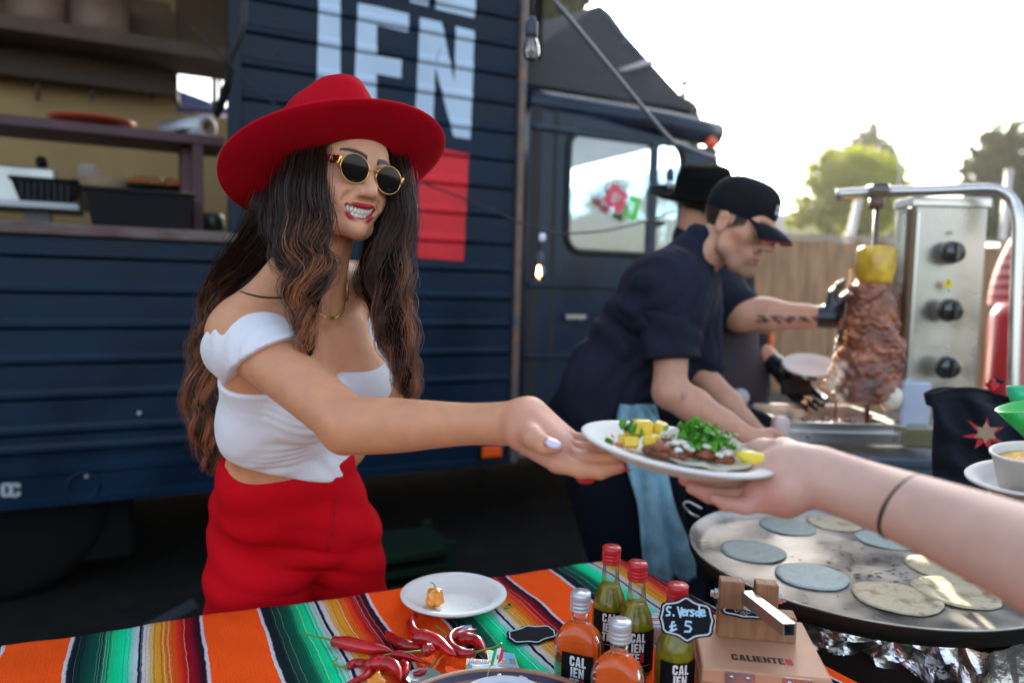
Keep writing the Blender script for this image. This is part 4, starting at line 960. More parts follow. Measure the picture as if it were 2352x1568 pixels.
# ---- necklace: flat gold chain lying on the chest, plus a thin black cord
def on_body(p, d, fld, off=.002):
    """move a point along d until it leaves the sculpted skin"""
    for i in range(160):
        ix = [int(round((p[j]-fld.lo[j])/fld.h)) for j in range(3)]
        if any(i_ < 0 or i_ >= fld.D.shape[j] for j, i_ in enumerate(ix)): return p
        if fld.D[tuple(ix)] > off: return p
        p = p+d*.0015
    return p
nk = [surf(*q, fb, 1.08) for q in catmull([(646, 590), (652, 625), (680, 672), (712, 702), (738, 724), (765, 732), (786, 715), (797, 682), (797, 645)], 7)]
nk = [q for q in nk if q]
def smooth_path(p, n=3):
    p = [Vector(q) for q in p]
    for _ in range(n): p = [p[0]]+[(p[i-1]+p[i]*2+p[i+1])/4 for i in range(1, len(p)-1)]+[p[-1]]
    return p
nk = smooth_path(nk, 4)
tubeobj('necklace', nk, [.0030+.0006*(i % 2) for i in range(len(nk))], mat('gold_chain', (.80, .55, .22), .22, 1, bump=.4, bscale=500), woman, 6)
ck = [surf(*q, fb, 1.05) for q in catmull([(524, 662), (545, 668), (590, 680), (630, 684), (665, 682)], 6)]; ck = [q for q in ck if q]
tubeobj('cord', smooth_path(ck), .0013, mat('black_cord', (.01, .008, .008), .6), woman, 5)

# ---- wide-brimmed felt hat
felt = mat('red_felt', (.46, .0025, .013), .88, spec=.08, bump=.22, bscale=330, var=.08, vscale=10)
hN = rel(-.225, .84, -.50).normalized(); hX = (hF-hN*hF.dot(hN)).normalized(); hY = hN.cross(hX); HO = P(774, 404, 1.26)
def hat(x, y, z): return HO+hX*x+hY*y+hN*z
ho = link('hat', bpy.data.meshes.new('hat'), None, woman)
NA = 96; V = []; F = []
def brim_z(a, q):     # q 0 at the crown, 1 at the edge
    return .010*q*q+.012*q**3*abs(math.sin(a))**2-.004*math.cos(a)*q+.0015*math.sin(3*a+1)*q
rings = [(q, 1) for q in np.linspace(0, 1, 10)]+[(1.012, .5)]+[(q, 0) for q in np.linspace(1, 0, 10)]
for q, side_ in rings:
    for j in range(NA):
        a = 2*math.pi*j/NA; ri = ((.108 if math.cos(a) > 0 else .126)*math.cos(a))**2+(.091*math.sin(a))**2; ri = math.sqrt(ri); ro = .190+.006*math.cos(a); r = ri+(ro-ri)*q
        V.append(hat(r*math.cos(a), r*math.sin(a), brim_z(a, min(q, 1))+.0032*side_+(.0012*math.sin(min(1, max(0, (q-.9)*10))*math.pi/2) if side_ == 1 else 0)))
for i in range(len(rings)-1):
    for j in range(NA): k = (j+1) % NA; F.append((i*NA+j, i*NA+k, (i+1)*NA+k, (i+1)*NA+j))
link('brim', pymesh('brim', V, F), felt, ho)
prof = [(r_, z_*.90) for r_, z_ in [(1.0, .002), (1.005, .012), (1.0, .035), (.985, .062), (.965, .086), (.93, .104), (.84, .116), (.68, .118), (.50, .110), (.34, .104), (.18, .101), (.0, .100)]]
V = []; F = []
for r, z in prof:
    for j in range(NA):
        a = 2*math.pi*j/NA; ra = math.sqrt(((.112 if math.cos(a) > 0 else .130)*math.cos(a))**2+(.094*math.sin(a))**2)*r
        pinch = .016*max(0, min(1, (z-.045)/.05))*sum(math.exp(-((((a-c_)+math.pi) % (2*math.pi)-math.pi)/.38)**2) for c_ in (.75, -.75))*r
        zz = z+.045*math.cos(a)*(z/.11)*r-(.006*math.exp(-((r*math.sin(a))/.35)**2) if r < .9 and z > .09 else 0)
        ra = max(0, ra-pinch); V.append(hat(ra*math.cos(a), ra*math.sin(a), zz))
for i in range(len(prof)-1):
    for j in range(NA): k = (j+1) % NA; F.append((i*NA+j, i*NA+k, (i+1)*NA+k, (i+1)*NA+j))
link('crown', pymesh('crown', V, F), felt, ho)

# ---- long wavy hair
LOCKS = [   # (x, y, depth, radius px) along each lock, clumps, wave mm, auburn from
 ([(722, 262, 1.225, 22), (702, 390, 1.175, 33), (690, 470, 1.15, 38), (694, 550, 1.135, 38), (712, 620, 1.12, 38), (702, 690, 1.11, 27), (706, 760, 1.10, 20), (714, 825, 1.10, 7)], 22, 9, .38),
 ([(742, 262, 1.215, 8), (728, 400, 1.16, 12), (732, 480, 1.145, 12), (734, 560, 1.13, 16), (744, 620, 1.11, 17), (718, 690, 1.105, 15), (704, 745, 1.10, 7)], 9, 8, .36),
 ([(664, 310, 1.29, 24), (632, 470, 1.27, 42), (604, 530, 1.28, 38), (562, 590, 1.33, 32), (512, 645, 1.40, 24), (484, 725, 1.41, 18), (472, 810, 1.40, 22), (462, 900, 1.385, 28), (470, 980, 1.38, 28), (484, 1050, 1.385, 18), (492, 1100, 1.39, 6)], 30, 9, .40),
 ([(684, 310, 1.25, 18), (650, 490, 1.19, 25), (658, 560, 1.165, 19), (674, 620, 1.14, 17), (686, 680, 1.12, 15), (680, 740, 1.11, 7)], 9, 7, .5),
 ([(888, 300, 1.30, 8), (908, 370, 1.275, 11), (920, 450, 1.25, 14), (920, 520, 1.24, 22), (902, 600, 1.225, 36), (900, 680, 1.215, 38), (910, 755, 1.21, 34), (924, 830, 1.21, 26), (936, 890, 1.215, 15), (938, 925, 1.22, 6)], 24, 10, .36),
 ([(898, 470, 1.30, 22), (868, 550, 1.30, 34), (852, 630, 1.29, 32), (862, 690, 1.27, 24), (880, 750, 1.24, 12)], 11, 7, .55),
 ([(700, 420, 1.36, 50), (720, 500, 1.38, 55), (740, 600, 1.40, 50), (760, 660, 1.42, 30)], 8, 4, 1.5),
]
hair_core = mat('dark_hair_core', (.010, .005, .0035), .9, spec=.08); hair_m = mat('wavy_brown_hair', (.05, .02, .01), .34, attr='col', spec=.5)
hfld = Field((-.80, .84, .80), (-.06, 1.62, 1.66), .0042)
hv = lambda x, y, z: hl(x, y, z)
hr = [(hL.x, hL.y, hL.z), (hF.x, hF.y, hF.z), (hU.x, hU.y, hU.z)]
hfld.ell(hl(0, -.018, .040), (.079, .097, .090), hr, .01); hfld.ell(hl(0, -.045, -.015), (.074, .070, .09), hr, .03)
rgh = np.random.default_rng(21); SV = []; SF = []; SC = []; NS = 44; base_i = 0
def strand(path, rad, c0, c1, ts, fade=1.0):
    global base_i
    n = len(path); t = np.gradient(path, axis=0); t /= np.linalg.norm(t, axis=1)[:, None]+1e-9
    ref = rgh.normal(size=3); u = np.cross(t, ref); u /= np.linalg.norm(u, axis=1)[:, None]+1e-9; v = np.cross(t, u)
    tt = np.linspace(0, 1, n)[:, None]; r = rad*(1-.75*tt**3)
    for k_ in range(3):
        a = k_*2.0944; SV.append((path+r*(u*math.cos(a)+v*math.sin(a))))
    ids = base_i+np.arange(n)
    for k_ in range(3):
        k2 = (k_+1) % 3; SF.append(np.stack([ids[:-1]+k_*n, ids[:-1]+k2*n, ids[1:]+k2*n, ids[1:]+k_*n], 1))
    w_ = np.clip((tt-ts)/.35, 0, 1); cc = c0*(1-w_)+c1*w_; SC.append(np.vstack([cc]*3)); base_i += 3*n
for li, (cps, ncl, wave, aub) in enumerate(LOCKS):
    pts = np.array([list(P(x, y, d))+[r/1700*d] for x, y, d, r in cps]); cur = catmull(pts, 10)
    s_ = np.linspace(0, 1, NS); xi = np.linspace(0, 1, len(cur)); cur = np.stack([np.interp(s_, xi, cur[:, j]) for j in range(4)], 1); cl = cur[:, :3]; R = cur[:, 3:]
    for i in range(0, NS-2, 2): hfld.cone(cl[i], cl[i+2], float(R[i, 0])*.66, float(R[i+2, 0])*.66, .012)
    t = np.gradient(cl, axis=0); t /= np.linalg.norm(t, axis=1)[:, None]; right = np.cross(t, V3(FWD)); right /= np.linalg.norm(right, axis=1)[:, None]; fwd_ = np.cross(right, t)
    length = np.linalg.norm(np.diff(cl, axis=0), axis=1).sum(); per = length/.098
    ph0 = rgh.random()*6.28
    for c in range(ncl):
        rho = math.sqrt(rgh.random()); phi = rgh.random()*6.28; tw = rgh.uniform(-.8, .8)
        ph = ph0+rgh.normal()*.55; amp = wave/1000*rgh.uniform(.6, 1.25); fr_ = per*rgh.uniform(.85, 1.15)
        ang = phi+tw*s_*2; ox = rho*np.cos(ang); oy = rho*np.sin(ang)
        env = np.clip((s_-.18)/.35, 0, 1)[:, None]
        cp = cl+right*(ox[:, None]*R)+fwd_*(oy[:, None]*R)+env*amp*(right*np.sin(2*math.pi*fr_*s_+ph)[:, None]+fwd_*np.cos(2*math.pi*fr_*s_+ph)[:, None]*.8)
        val = rgh.uniform(.6, 1.4); dark = np.array((.027, .012, .0075))*val; red = np.array((.34, .120, .048))*rgh.uniform(.7, 1.7) if rgh.random() < .62 else dark*1.6
        if li == 6: red = dark
        ns = 52 if li not in (6,) else 16
        cr = rgh.uniform(.0055, .0100)
        for q in range(ns):
            o = rgh.normal(size=2)*cr; conv = (1-.55*s_**2)[:, None]; jit = np.cumsum(rgh.normal(size=(NS, 3))*.00013, axis=0)
            L = rgh.uniform(.80, 1.0); path = cp+right*(o[0]*conv)+fwd_*(o[1]*conv)+jit
            m_ = max(8, int(NS*L)); strand(path[:m_], rgh.uniform(.00026, .00046), dark*rgh.uniform(.7, 1.3), red*rgh.uniform(.6, 1.5), aub+.02+rgh.normal()*.10)
# strands swept from the parting over the skull to each side
for k_ in range(520):
    sgn = -1 if k_ % 2 else 1; a0 = rgh.uniform(-.35, .9); y0 = .088*math.cos(a0*1.0)-.006
    p0 = np.array((sgn*rgh.uniform(.0, .055), y0*.80, .098+.0*a0)); e = rgh.uniform(0, 1)
    ctrl = [(p0[0], p0[1], .112), (sgn*.060, .052-.05*e, .080), (sgn*(.078), .034-.055*e, .035), (sgn*.080, .020-.055*e, -.02), (sgn*.078, .012-.06*e, -.07)]
    pa = catmull([list(hl(*q)) for q in ctrl], 7)+rgh.normal(size=3)*.0012; strand(pa, .0005, np.array((.016, .008, .006)), np.array((.022, .010, .007)), 1.0)
# fly-aways
for k_ in range(46):
    li = int(rgh.integers(0, 6)); cps = LOCKS[li][0]; a = int(rgh.integers(2, len(cps)-1)); x, y, d, r = cps[a]
    sg_ = 1 if li in (4, 5) else -1; q0 = np.array(P(x+sg_*r*.8, y, d)); dr = V3(RT)*sg_*rgh.uniform(.01, .05)+V3(UP)*rgh.uniform(-.06, .01); q1 = q0+dr*.5+rgh.normal(size=3)*.008; q2 = q0+dr+rgh.normal(size=3)*.012
    strand(catmull([q0, q1, q2], 8), .00022, np.array((.04, .02, .012)), np.array((.12, .05, .03)), .2)
# carve the face window out of the core
hfld.ell(hl(.002, .088, -.012), (.066, .078, .100), hr, .012, True)
hfld.cut(hat(0, 0, .02), -hN, .004)
so_ = sculpt('hair', hfld, hair_core, woman, smooth_n=1)
me = npmesh('strands', np.vstack(SV), np.vstack(SF)); setcol(me, np.vstack(SC)); link('strands', me, hair_m, so_)['kind'] = 'stuff'
del SV, SF, SC
# ================================================================== THE OTHER PEOPLE
skin_m = skinmat('light_skin', (.5, .3, .2)); SKM = np.array((.66, .34, .225)); SKG = np.array((.70, .43, .34)); SKD = np.array((.16, .065, .035))
def face_frame(c, F, U, sc=1.0):
    F = Vector(F).normalized(); U = Vector(U); U = (U-F*U.dot(F)).normalized(); L = F.cross(U)
    return Matrix(((L.x*sc, F.x*sc, U.x*sc, c.x), (L.y*sc, F.y*sc, U.y*sc, c.y), (L.z*sc, F.z*sc, U.z*sc, c.z), (0, 0, 0, 1)))
def man_head(M, base, beard=0.0):
    fd = Field((-.11, -.125, -.15), (.11, .14, .15), .0034)
    fd.ell((0, -.012, .038), (.074, .094, .088), None, .01); fd.ell((0, .032, -.012), (.060, .056, .085), None, .025); fd.ell((0, .05, .045), (.056, .040, .045), None, .02)
    for s in (-1, 1):
        fd.chain([(s*.058, .0, -.032), (s*.054, .014, -.062), (s*.034, .060, -.094), (s*.012, .080, -.102)], [.015, .015, .014, .013], .022)
        fd.ell((s*.045, .052, -.006), (.018, .020, .018), None, .02); fd.cone((s*.010, .086, .034), (s*.046, .068, .034), .009, .009, .012)
        fd.ell((s*.031, .093, .016), (.017, .012, .010), None, .010, True); fd.ell((s*.031, .072, .015), (.0135, .0125, .0115), None, .005)
        fd.cone((s*.020, .084, .013), (s*.042, .078, .013), .003, .0025, .004)
        fd.ell((s*.077, -.008, .002), (.009, .018, .033), None, .006); fd.ell((s*.086, -.004, .004), (.006, .011, .021), None, .004, True)
        fd.ell((s*.012, .103, -.020), (.0085, .0105, .0080), None, .009); fd.ell((s*.007, .107, -.028), (.004, .006, .003), None, .003, True)
    fd.ell((0, .088, -.098), (.021, .015, .016), None, .016); fd.ell((0, .080, -.058), (.034, .018, .030), None, .02)
    fd.chain([(0, .085, .030), (0, .098, .012), (0, .113, -.008), (0, .119, -.017)], [.009, .008, .0095, .0105], .010)
    fd.chain([(-.024, .088, -.056), (0, .099, -.053), (.024, .088, -.056)], [.003, .0045, .003], .004); fd.chain([(-.022, .087, -.064), (0, .098, -.066), (.022, .087, -.064)], [.003, .0055, .003], .004)
    fd.cone((-.024, .094, -.0595), (.024, .094, -.0595), .0015, .0015, .002, True)
    Vd, Fd = fd.net(); Vd = relax(Vd, Fd, 1)
    c = tint(Vd, base, [((0, .098, -.060), (.028, .012, .010), (.45, .16, .13), 1.4), ((.06, .04, -.02), (.03, .03, .03), base*np.array((1.05, .8, .78)), .6), ((-.06, .04, -.02), (.03, .03, .03), base*np.array((1.05, .8, .78)), .6)])
    for s in (-1, 1):
        bx = np.clip((Vd[:, 0]*s-.010)/.040, 0, 1); bz = .036+.004*np.sin(bx*2.6); wt = np.clip((.0045-abs(Vd[:, 2]-bz))/.002, 0, 1)*(Vd[:, 0]*s > .010)*(Vd[:, 0]*s < .050)*(Vd[:, 1] > .045); c = c*(1-wt[:, None]*.8)+np.array((.05, .03, .02))*wt[:, None]*.8
    # stubble and short hair are colour on the skin at this distance
    st = np.clip((-.045-Vd[:, 2])/.03, 0, 1)*(Vd[:, 1] > .0)*beard; mo = np.exp(-((Vd[:, 2]+.043)/.008)**2)*(abs(Vd[:, 0]) < .026)*(Vd[:, 1] > .08)*beard; st = np.maximum(st, mo)[:, None]*.55
    c = c*(1-st)+np.array((.10, .06, .045))*st
    hair = np.clip((Vd[:, 2]-(-.030+.35*np.clip(Vd[:, 1]+.02, 0, 1)*1.6+.0))/.012, 0, 1)*(Vd[:, 1] < .048)*(abs(Vd[:, 0]) < .084)
    near_ear = (abs(abs(Vd[:, 0])-.080) < .012)*(abs(Vd[:, 1]+.006) < .024)*(abs(Vd[:, 2]-.002) < .038); hair = np.where(near_ear, 0, hair)[:, None]
    c = c*(1-hair)+np.array((.030, .018, .012))*hair
    return (np.array(M.to_3x3()) @ Vd.T).T+np.array(M.translation), Fd, c
def join_body(parts, mm, parent):
    V = []; F = []; Cc = []; o = 0
    for v, f, c in parts: V.append(v); F.append(f+o); Cc.append(c); o += len(v)
    me = npmesh('body', np.vstack(V), np.vstack(F)); setcol(me, np.vstack(Cc)); return link('body', me, mm, parent)
def skin_part(fld, base, n=2):
    V, F = fld.net(); V = relax(V, F, n); return V, F, np.tile(base, (len(V), 1))
def bounds(pts, m):
    a = np.array([list(p) for p in pts]); return a.min(0)-m, a.max(0)+m
def relf(px, py, a, b, c): r, u, t = vframe(px, py); return r*a+u*b+t*c
navyc = mat('navy_work_shirt', (.014, .017, .032), .85, spec=.15, bump=.5, bscale=38, var=.2, vscale=12); blackc = mat('black_apron_cloth', (.004, .006, .012), .85, spec=.12, bump=.4, bscale=30); glove = mat('blue_black_glove', (.008, .014, .028), .32, coat=.3, bump=.4, bscale=120)
capm = mat('black_cap_cloth', (.006, .007, .012), .8, spec=.15, bump=.3, bscale=300)

# ---- man in the baseball cap, bent over the griddle
m1 = empty('person', (P(1400, 985, 2.25).x, P(1400, 985, 2.25).y, 0), 'man in a dark baseball cap and navy short-sleeved shirt bending forward to cook', 'person')
pel = P(1395, 985, 2.25); che = P(1500, 725, 2.17); nkb = P(1585, 585, 2.12); hc = P(1692, 520, 2.06)
shn = P(1548, 655, 2.00); shf = P(1600, 640, 2.30); eln = P(1538, 900, 1.97); wrn = P(1718, 1003, 1.93); elf = P(1600, 850, 2.22); wrf = P(1742, 1000, 2.12)
lo, hi = bounds([nkb, hc, shn, eln, wrn, elf, wrf, P(1790, 1060, 2.0)], .14); fb1 = Field(lo, hi, .0075)
M1 = face_frame(hc, relf(1692, 520, .80, -.42, .42), relf(1692, 520, .38, .90, .05))
fb1.cone(nkb-UP*.03, M1 @ Vector((0, -.015, -.03)), .062, .058, .03)
fb1.chain([shn.lerp(eln, .55), eln, eln.lerp(wrn, .3), eln.lerp(wrn, .7), wrn], [.047, .044, .045, .033, .027], .02)
fb1.chain([elf, elf.lerp(wrf, .5), wrf], [.044, .038, .027], .02)
def rough_hand(f, w0, dirv, side, down, sc=1.0, curl=.4):
    """palm, four bent fingers and a thumb from wrist w0, pointing along dirv, palm towards down"""
    d = Vector(dirv).normalized(); s = Vector(side); s = (s-d*s.dot(d)).normalized(); n = Vector(down); n = (n-d*n.dot(d)-s*n.dot(s)).normalized()
    pc = w0+d*.085*sc
    for q in (-.026, -.009, .009, .026): f.cone(w0+s*q*.5*sc+d*.01, pc+s*q*sc, .017*sc, .0125*sc, .010)
    for q, L in ((-.030, .062), (-.010, .075), (.010, .080), (.030, .070)):
        a = pc+s*q*sc; b = a+(d*.5+n*curl*.35)*L*sc; c = b+(d*.34+n*curl*.7)*L*sc; e = c+(d*.15+n*curl)*L*.5*sc; f.chain([a, b, c, e], [.0098*sc, .0088*sc, .008*sc, .0065*sc], .004)
    t0 = w0+s*.020*sc+d*.02*sc; t1 = t0+(s*.6+d*.6+n*.3)*.045*sc; t2 = t1+(s*.15+d*.8+n*.35)*.035*sc; f.chain([t0, t1, t2, t2+(d*.8+n*.4)*.02*sc], [.016*sc, .012*sc, .0105*sc, .008*sc], .008)
rough_hand(fb1, wrn, P(1800, 1060, 1.93)-wrn, UP, -UP*.2+FWD); rough_hand(fb1, wrf, P(1810, 1050, 2.12)-wrf, UP, -UP)
mt = lambda loc: loc
vb, fbb, cbb = skin_part(fb1, SKM); 
tat = np.exp(-((vb-V3(P(1566, 912, 1.925)))**2).sum(1)/.010**2)[:, None]*.8*(np.sin(vb[:, :1]*700)*.5+.5 > .2); cbb = cbb*(1-tat)+np.array((.05, .04, .05))*tat
join_body([(vb, fbb, cbb), man_head(M1, SKM, .9)], skin_m, m1)
lo, hi = bounds([pel, che, nkb, shn, shf, eln], .24); fs1 = Field(lo, hi, .0085)
fs1.cone(P(1400, 930, 2.24)-FWD*.03, P(1400, 930, 2.24)+FWD*.06, .150, .150, .05); fs1.cone(P(1428, 860, 2.2), P(1520, 700, 2.16), .150, .138, .06)
fs1.cone(P(1520, 690, 2.05), P(1560, 680, 2.28), .118, .118, .05); fs1.cone(P(1560, 640, 2.06), P(1600, 620, 2.2), .070, .070, .05)
fs1.cone(nkb-UP*.035, nkb+(hc-nkb)*.16, .078, .070, .02)
fs1.cone(shn, shn.lerp(eln, .25), .084, .078, .04); fs1.cone(shf, shf.lerp(elf, .85), .075, .080, .04)
fs1.cut(shn.lerp(eln, .66), (shn-eln), .005) if False else None
ax1 = (eln-shn).normalized()
def wr1(x, y, z):
    a = (x-che.x)*RT.x+(z-che.z); return .0070*np.sin(a*34+3*np.sin(z*13+x*9))+.0045*np.sin((x*1.3-z*.6+y)*80+2*np.sin(z*31))
fs1.disp(wr1)
sl1 = Field(*bounds([shn, eln], .13), .006); sl1.cone(shn-ax1*.01, shn.lerp(eln, .80), .084, .078, .02); sl1.disp(lambda x, y, z: .004*np.sin((x-shn.x)*60+z*38+2*np.sin(z*27))+.0025*np.sin(z*95+x*40)); sl1.cut(shn.lerp(eln, .70)+RT*.02, -ax1-RT*.10, .004)
V1, F1 = fs1.net(); V1 = relax(V1, F1, 2); V2, F2 = sl1.net(); V2 = relax(V2, F2, 1)
link('shirt', npmesh('shirt', np.vstack([V1, V2]), np.vstack([F1, F2+len(V1)])), navyc, m1)
lo, hi = bounds([P(1300, 900, 2.2), P(1560, 1100, 2.2)], .2); lo[2] = 0; fa = Field(lo, hi, .011)
fa.cone(P(1372, 960, 2.26), P(1412, 985, 2.24), .150, .150, .05)
hpn = P(1400, 1040, 2.14); hpf = P(1410, 1040, 2.36)
for a_, dx in ((hpn, .0), (hpf, .03)):
    fa.cone(a_, Vector((a_.x+.06, a_.y, .5)), .115, .085, .04); fa.cone(Vector((a_.x+.06, a_.y, .5)), Vector((a_.x+.02, a_.y, .06)), .085, .075, .03)
fa.cone(P(1490, 960, 2.14), P(1500, 1300, 2.14), .10, .09, .05); fa.cone(P(1390, 1040, 2.20), P(1460, 1320, 2.20), .13, .12, .05)
fa.disp(lambda x, y, z: .005*np.sin(x*45+z*8+2*np.sin(z*11)))
sculpt('apron', fa, blackc, m1)
for a_ in (hpn, hpf):
    fz = Field((a_.x-.1, a_.y-.1, -.01), (a_.x+.26, a_.y+.1, .14), .009); fz.cone((a_.x+.02, a_.y, .06), (a_.x+.16, a_.y, .04), .05, .04, .02); fz.cut((0, 0, .004), (0, 0, 1)); sculpt('shoe', fz, capm, m1)
def in_head(M, x, y, z): return M @ Vector((x*.95, y*.95+.001, z*.93+.004))
# cap: crown, peak, button
def ball_cap(M, parent, m):
    NA = 40; V = []; F = []; pr = [(1.0, .028), (1.02, .045), (1.0, .075), (.93, .100), (.78, .122), (.52, .136), (.25, .141), (0, .142)]
    for r, z in pr:
        for j in range(NA): a = 2*math.pi*j/NA; V.append(in_head(M, .084*r*math.sin(a), -.010+.104*r*math.cos(a), z+.006*math.cos(a)*r))
    for i in range(len(pr)-1):
        for j in range(NA): k = (j+1) % NA; F.append((i*NA+j, i*NA+k, (i+1)*NA+k, (i+1)*NA+j))
    h = link('cap', pymesh('cap', V, F), m, parent); V = []; F = []; n = 16; rows = 6
    for s_ in (0, 1):
        for r in range(rows):
            q = r/(rows-1)
            for j in range(n+1):
                a = (j/n-.5)*1.9; rr = .104+.078*q*math.cos(a*.80); x = .084*math.sin(a)*(1+.05*q); y = -.010+.104*math.cos(a)+.078*q*math.cos(a*.85)**.6; z = .034-.022*q*q-.030*math.sin(a)**2*q+s_*.004; V.append(in_head(M, x, y, z))
    off = rows*(n+1)
    for r in range(rows-1):
        for j in range(n): a = r*(n+1)+j; F.append((a, a+1, a+n+2, a+n+1)); F.append((a+off, a+n+1+off, a+n+2+off, a+1+off))
    edge = [(rows-1)*(n+1)+j for j in range(n+1)]
    for j in range(n): F.append((edge[j], edge[j+1], edge[j+1]+off, edge[j]+off))
    link('peak', pymesh('peak', V, F), m, h)
    tubeobj('peak_edge', [Vector(V[e])*.5+Vector(V[e+off])*.5 for e in edge], .0016, mat('red_piping', (.45, .01, .02), .7), h, 6)
    latheobj('button', [(.009, 0), (.008, .004), (0, .006)], mat('red_piping'), h, 10, M @ Matrix.Translation((0, -.010, .1405)))
    return h
cp = ball_cap(M1, m1, capm)
lt, _ = letter_faces('CAL', -.026, 0, .026, .8, .12)
Mp = M1 @ place((0, -.010+.102, .070), (0, .97, .22), (-1, 0, 0)); flat_polys('cap_lettering', [[(x, y) for x, y in p] for p in lt], Mp, mat('white_print', (.75, .75, .78), .7), cp, .004)
# blue cloth tucked in the apron
tw = mat('pale_blue_towel', (.22, .40, .50), .9, bump=.6, bscale=90, var=.35, vscale=18); V = []; F = []; nx, ny = 14, 36
tp = catmull([list(P(1458, 930, 2.02)), list(P(1470, 985, 2.0)), list(P(1490, 1090, 2.0)), list(P(1510, 1180, 2.01)), list(P(1530, 1260, 2.02)), list(P(1545, 1330, 2.03))], 8); n_ = len(tp)
for i, p_ in enumerate(tp):
    t = i/(n_-1); w_ = .034+.026*math.sin(min(1, t*1.6)*math.pi/2)+.010*math.sin(t*9)
    for j in range(nx+1): q = j/nx*2-1; V.append(Vector(p_)+RT*q*w_-FWD*(.012*math.sin(q*7+t*4)+.010*math.cos(q*3+t*2))+UP*.006*math.sin(q*9)*(t > .9))
for i in range(n_-1):
    for j in range(nx): a = i*(nx+1)+j; F.append((a, a+1, a+nx+2, a+nx+1))
o = link('towel', pymesh('towel', V, F), tw, m1); md = o.modifiers.new('s', 'SOLIDIFY'); md.thickness = .006
V = []; F = []
for i in range(10):
    for j in range(8): t = i/9; q = j/7; V.append(P(1462+q*(45+18*t)+t*4, 928+t*80+q*8*math.sin(t*3), 2.03-.02*math.sin(q*6+t*2)))
for i in range(9):
    for j in range(7): a = i*8+j; F.append((a, a+1, a+9, a+8))
o = link('towel_fold', pymesh('towel_fold', V, F), tw, m1); md = o.modifiers.new('s', 'SOLIDIFY'); md.thickness = .006

# ---- man in the black hat, behind, carving
m2 = empty('person', (P(1600, 1000, 2.75).x, P(1600, 1000, 2.75).y, 0), 'man in a black brimmed hat, his tattooed forearm reaching to the spit meat', 'person')
hc2 = P(1620, 474, 2.68); M2 = face_frame(hc2, relf(1612, 478, .85, -.30, -.35), relf(1612, 478, .30, .92, .1))
sh2 = P(1640, 650, 2.55); el2 = P(1700, 722, 2.42); wr2 = P(1900, 728, 2.36); nk2 = P(1590, 560, 2.72)
sh2b = P(1700, 690, 2.75); el2b = P(1728, 800, 2.62); wr2b = P(1788, 842, 2.52)
lo, hi = bounds([hc2, sh2, el2, wr2, nk2, wr2b, el2b], .15); fb2 = Field(lo, hi, .008)
fb2.cone(nk2-UP*.05, M2 @ Vector((0, -.02, -.04)), .066, .062, .03)
fb2.chain([sh2.lerp(el2, .6), el2, el2.lerp(wr2, .3), el2.lerp(wr2, .75), wr2], [.060, .056, .055, .036, .030], .02)
fb2.chain([el2b, el2b.lerp(wr2b, .5), wr2b], [.044, .038, .030], .02)
v2, f2, c2 = skin_part(fb2, SKM)
tb = V3(el2.lerp(wr2, .52)); ax2 = V3(wr2-el2); ax2 /= np.linalg.norm(ax2); u2 = (v2-tb) @ ax2; h2 = (v2-tb) @ V3(UP)
tatm = ((abs(u2) < .10) & (abs(h2+.012) < .011) & (((v2-tb) @ V3(FWD)) < 0) & (np.sin(u2*150+1.2*np.sin(h2*300+u2*60)) > -.35))[:, None]
c2 = np.where(tatm, c2*.12+.02, c2); join_body([(v2, f2, c2), man_head(M2, SKM, .3)], skin_m, m2)
lo, hi = bounds([P(1560, 540, 2.75), P(1720, 960, 2.7), sh2, el2], .22); lo[2] = 0; fs2 = Field(lo, hi, .011)
fs2.cone(P(1600, 640, 2.76), P(1660, 640, 2.68), .12, .11, .05); fs2.cone(P(1612, 640, 2.74), P(1640, 860, 2.66), .15, .165, .06)
fs2.cone(nk2-UP*.05, nk2+UP*.01, .085, .078, .02); fs2.cone(sh2, sh2.lerp(el2, .80), .088, .080, .04); fs2.cone(sh2b, el2b, .07, .065, .04)
fs2.cone(P(1640, 860, 2.66), P(1640, 1000, 2.7), .16, .15, .05)
for dx in (-.08, .10): q = P(1640, 1000, 2.7); fs2.cone(q+Vector((dx, 0, 0)), Vector((q.x+dx, q.y, .06)), .105, .08, .04)
fs2.disp(lambda x, y, z: .005*np.sin(x*40+z*22+2*np.sin(z*17)))
sculpt('shirt', fs2, navyc, m2)
# purple-black apron front and white badge at the belt
fa2 = Field(*bounds([P(1640, 700, 2.6), P(1660, 1050, 2.6)], .19), .010); fa2.cone(P(1652, 770, 2.635), P(1656, 880, 2.62), .135, .160, .05); fa2.cone(P(1656, 880, 2.62), P(1650, 1000, 2.66), .160, .15, .04)
sculpt('apron', fa2, mat('purple_black_apron', (.035, .026, .038), .75, bump=.3, bscale=20), m2)
latheobj('belt_badge', [(0, 0), (.03, .002), (.028, .012), (0, .018)], mat('white_plastic_badge', (.6, .6, .62), .4), m2, 14, place(P(1700, 912, 2.44), -FWD, RT))
latheobj('belt_strap', [(.036, -.006), (.046, -.006), (.046, .006), (.036, .006), (.036, -.006)], capm, m2, 18, place(P(1702, 945, 2.44), -FWD, RT))
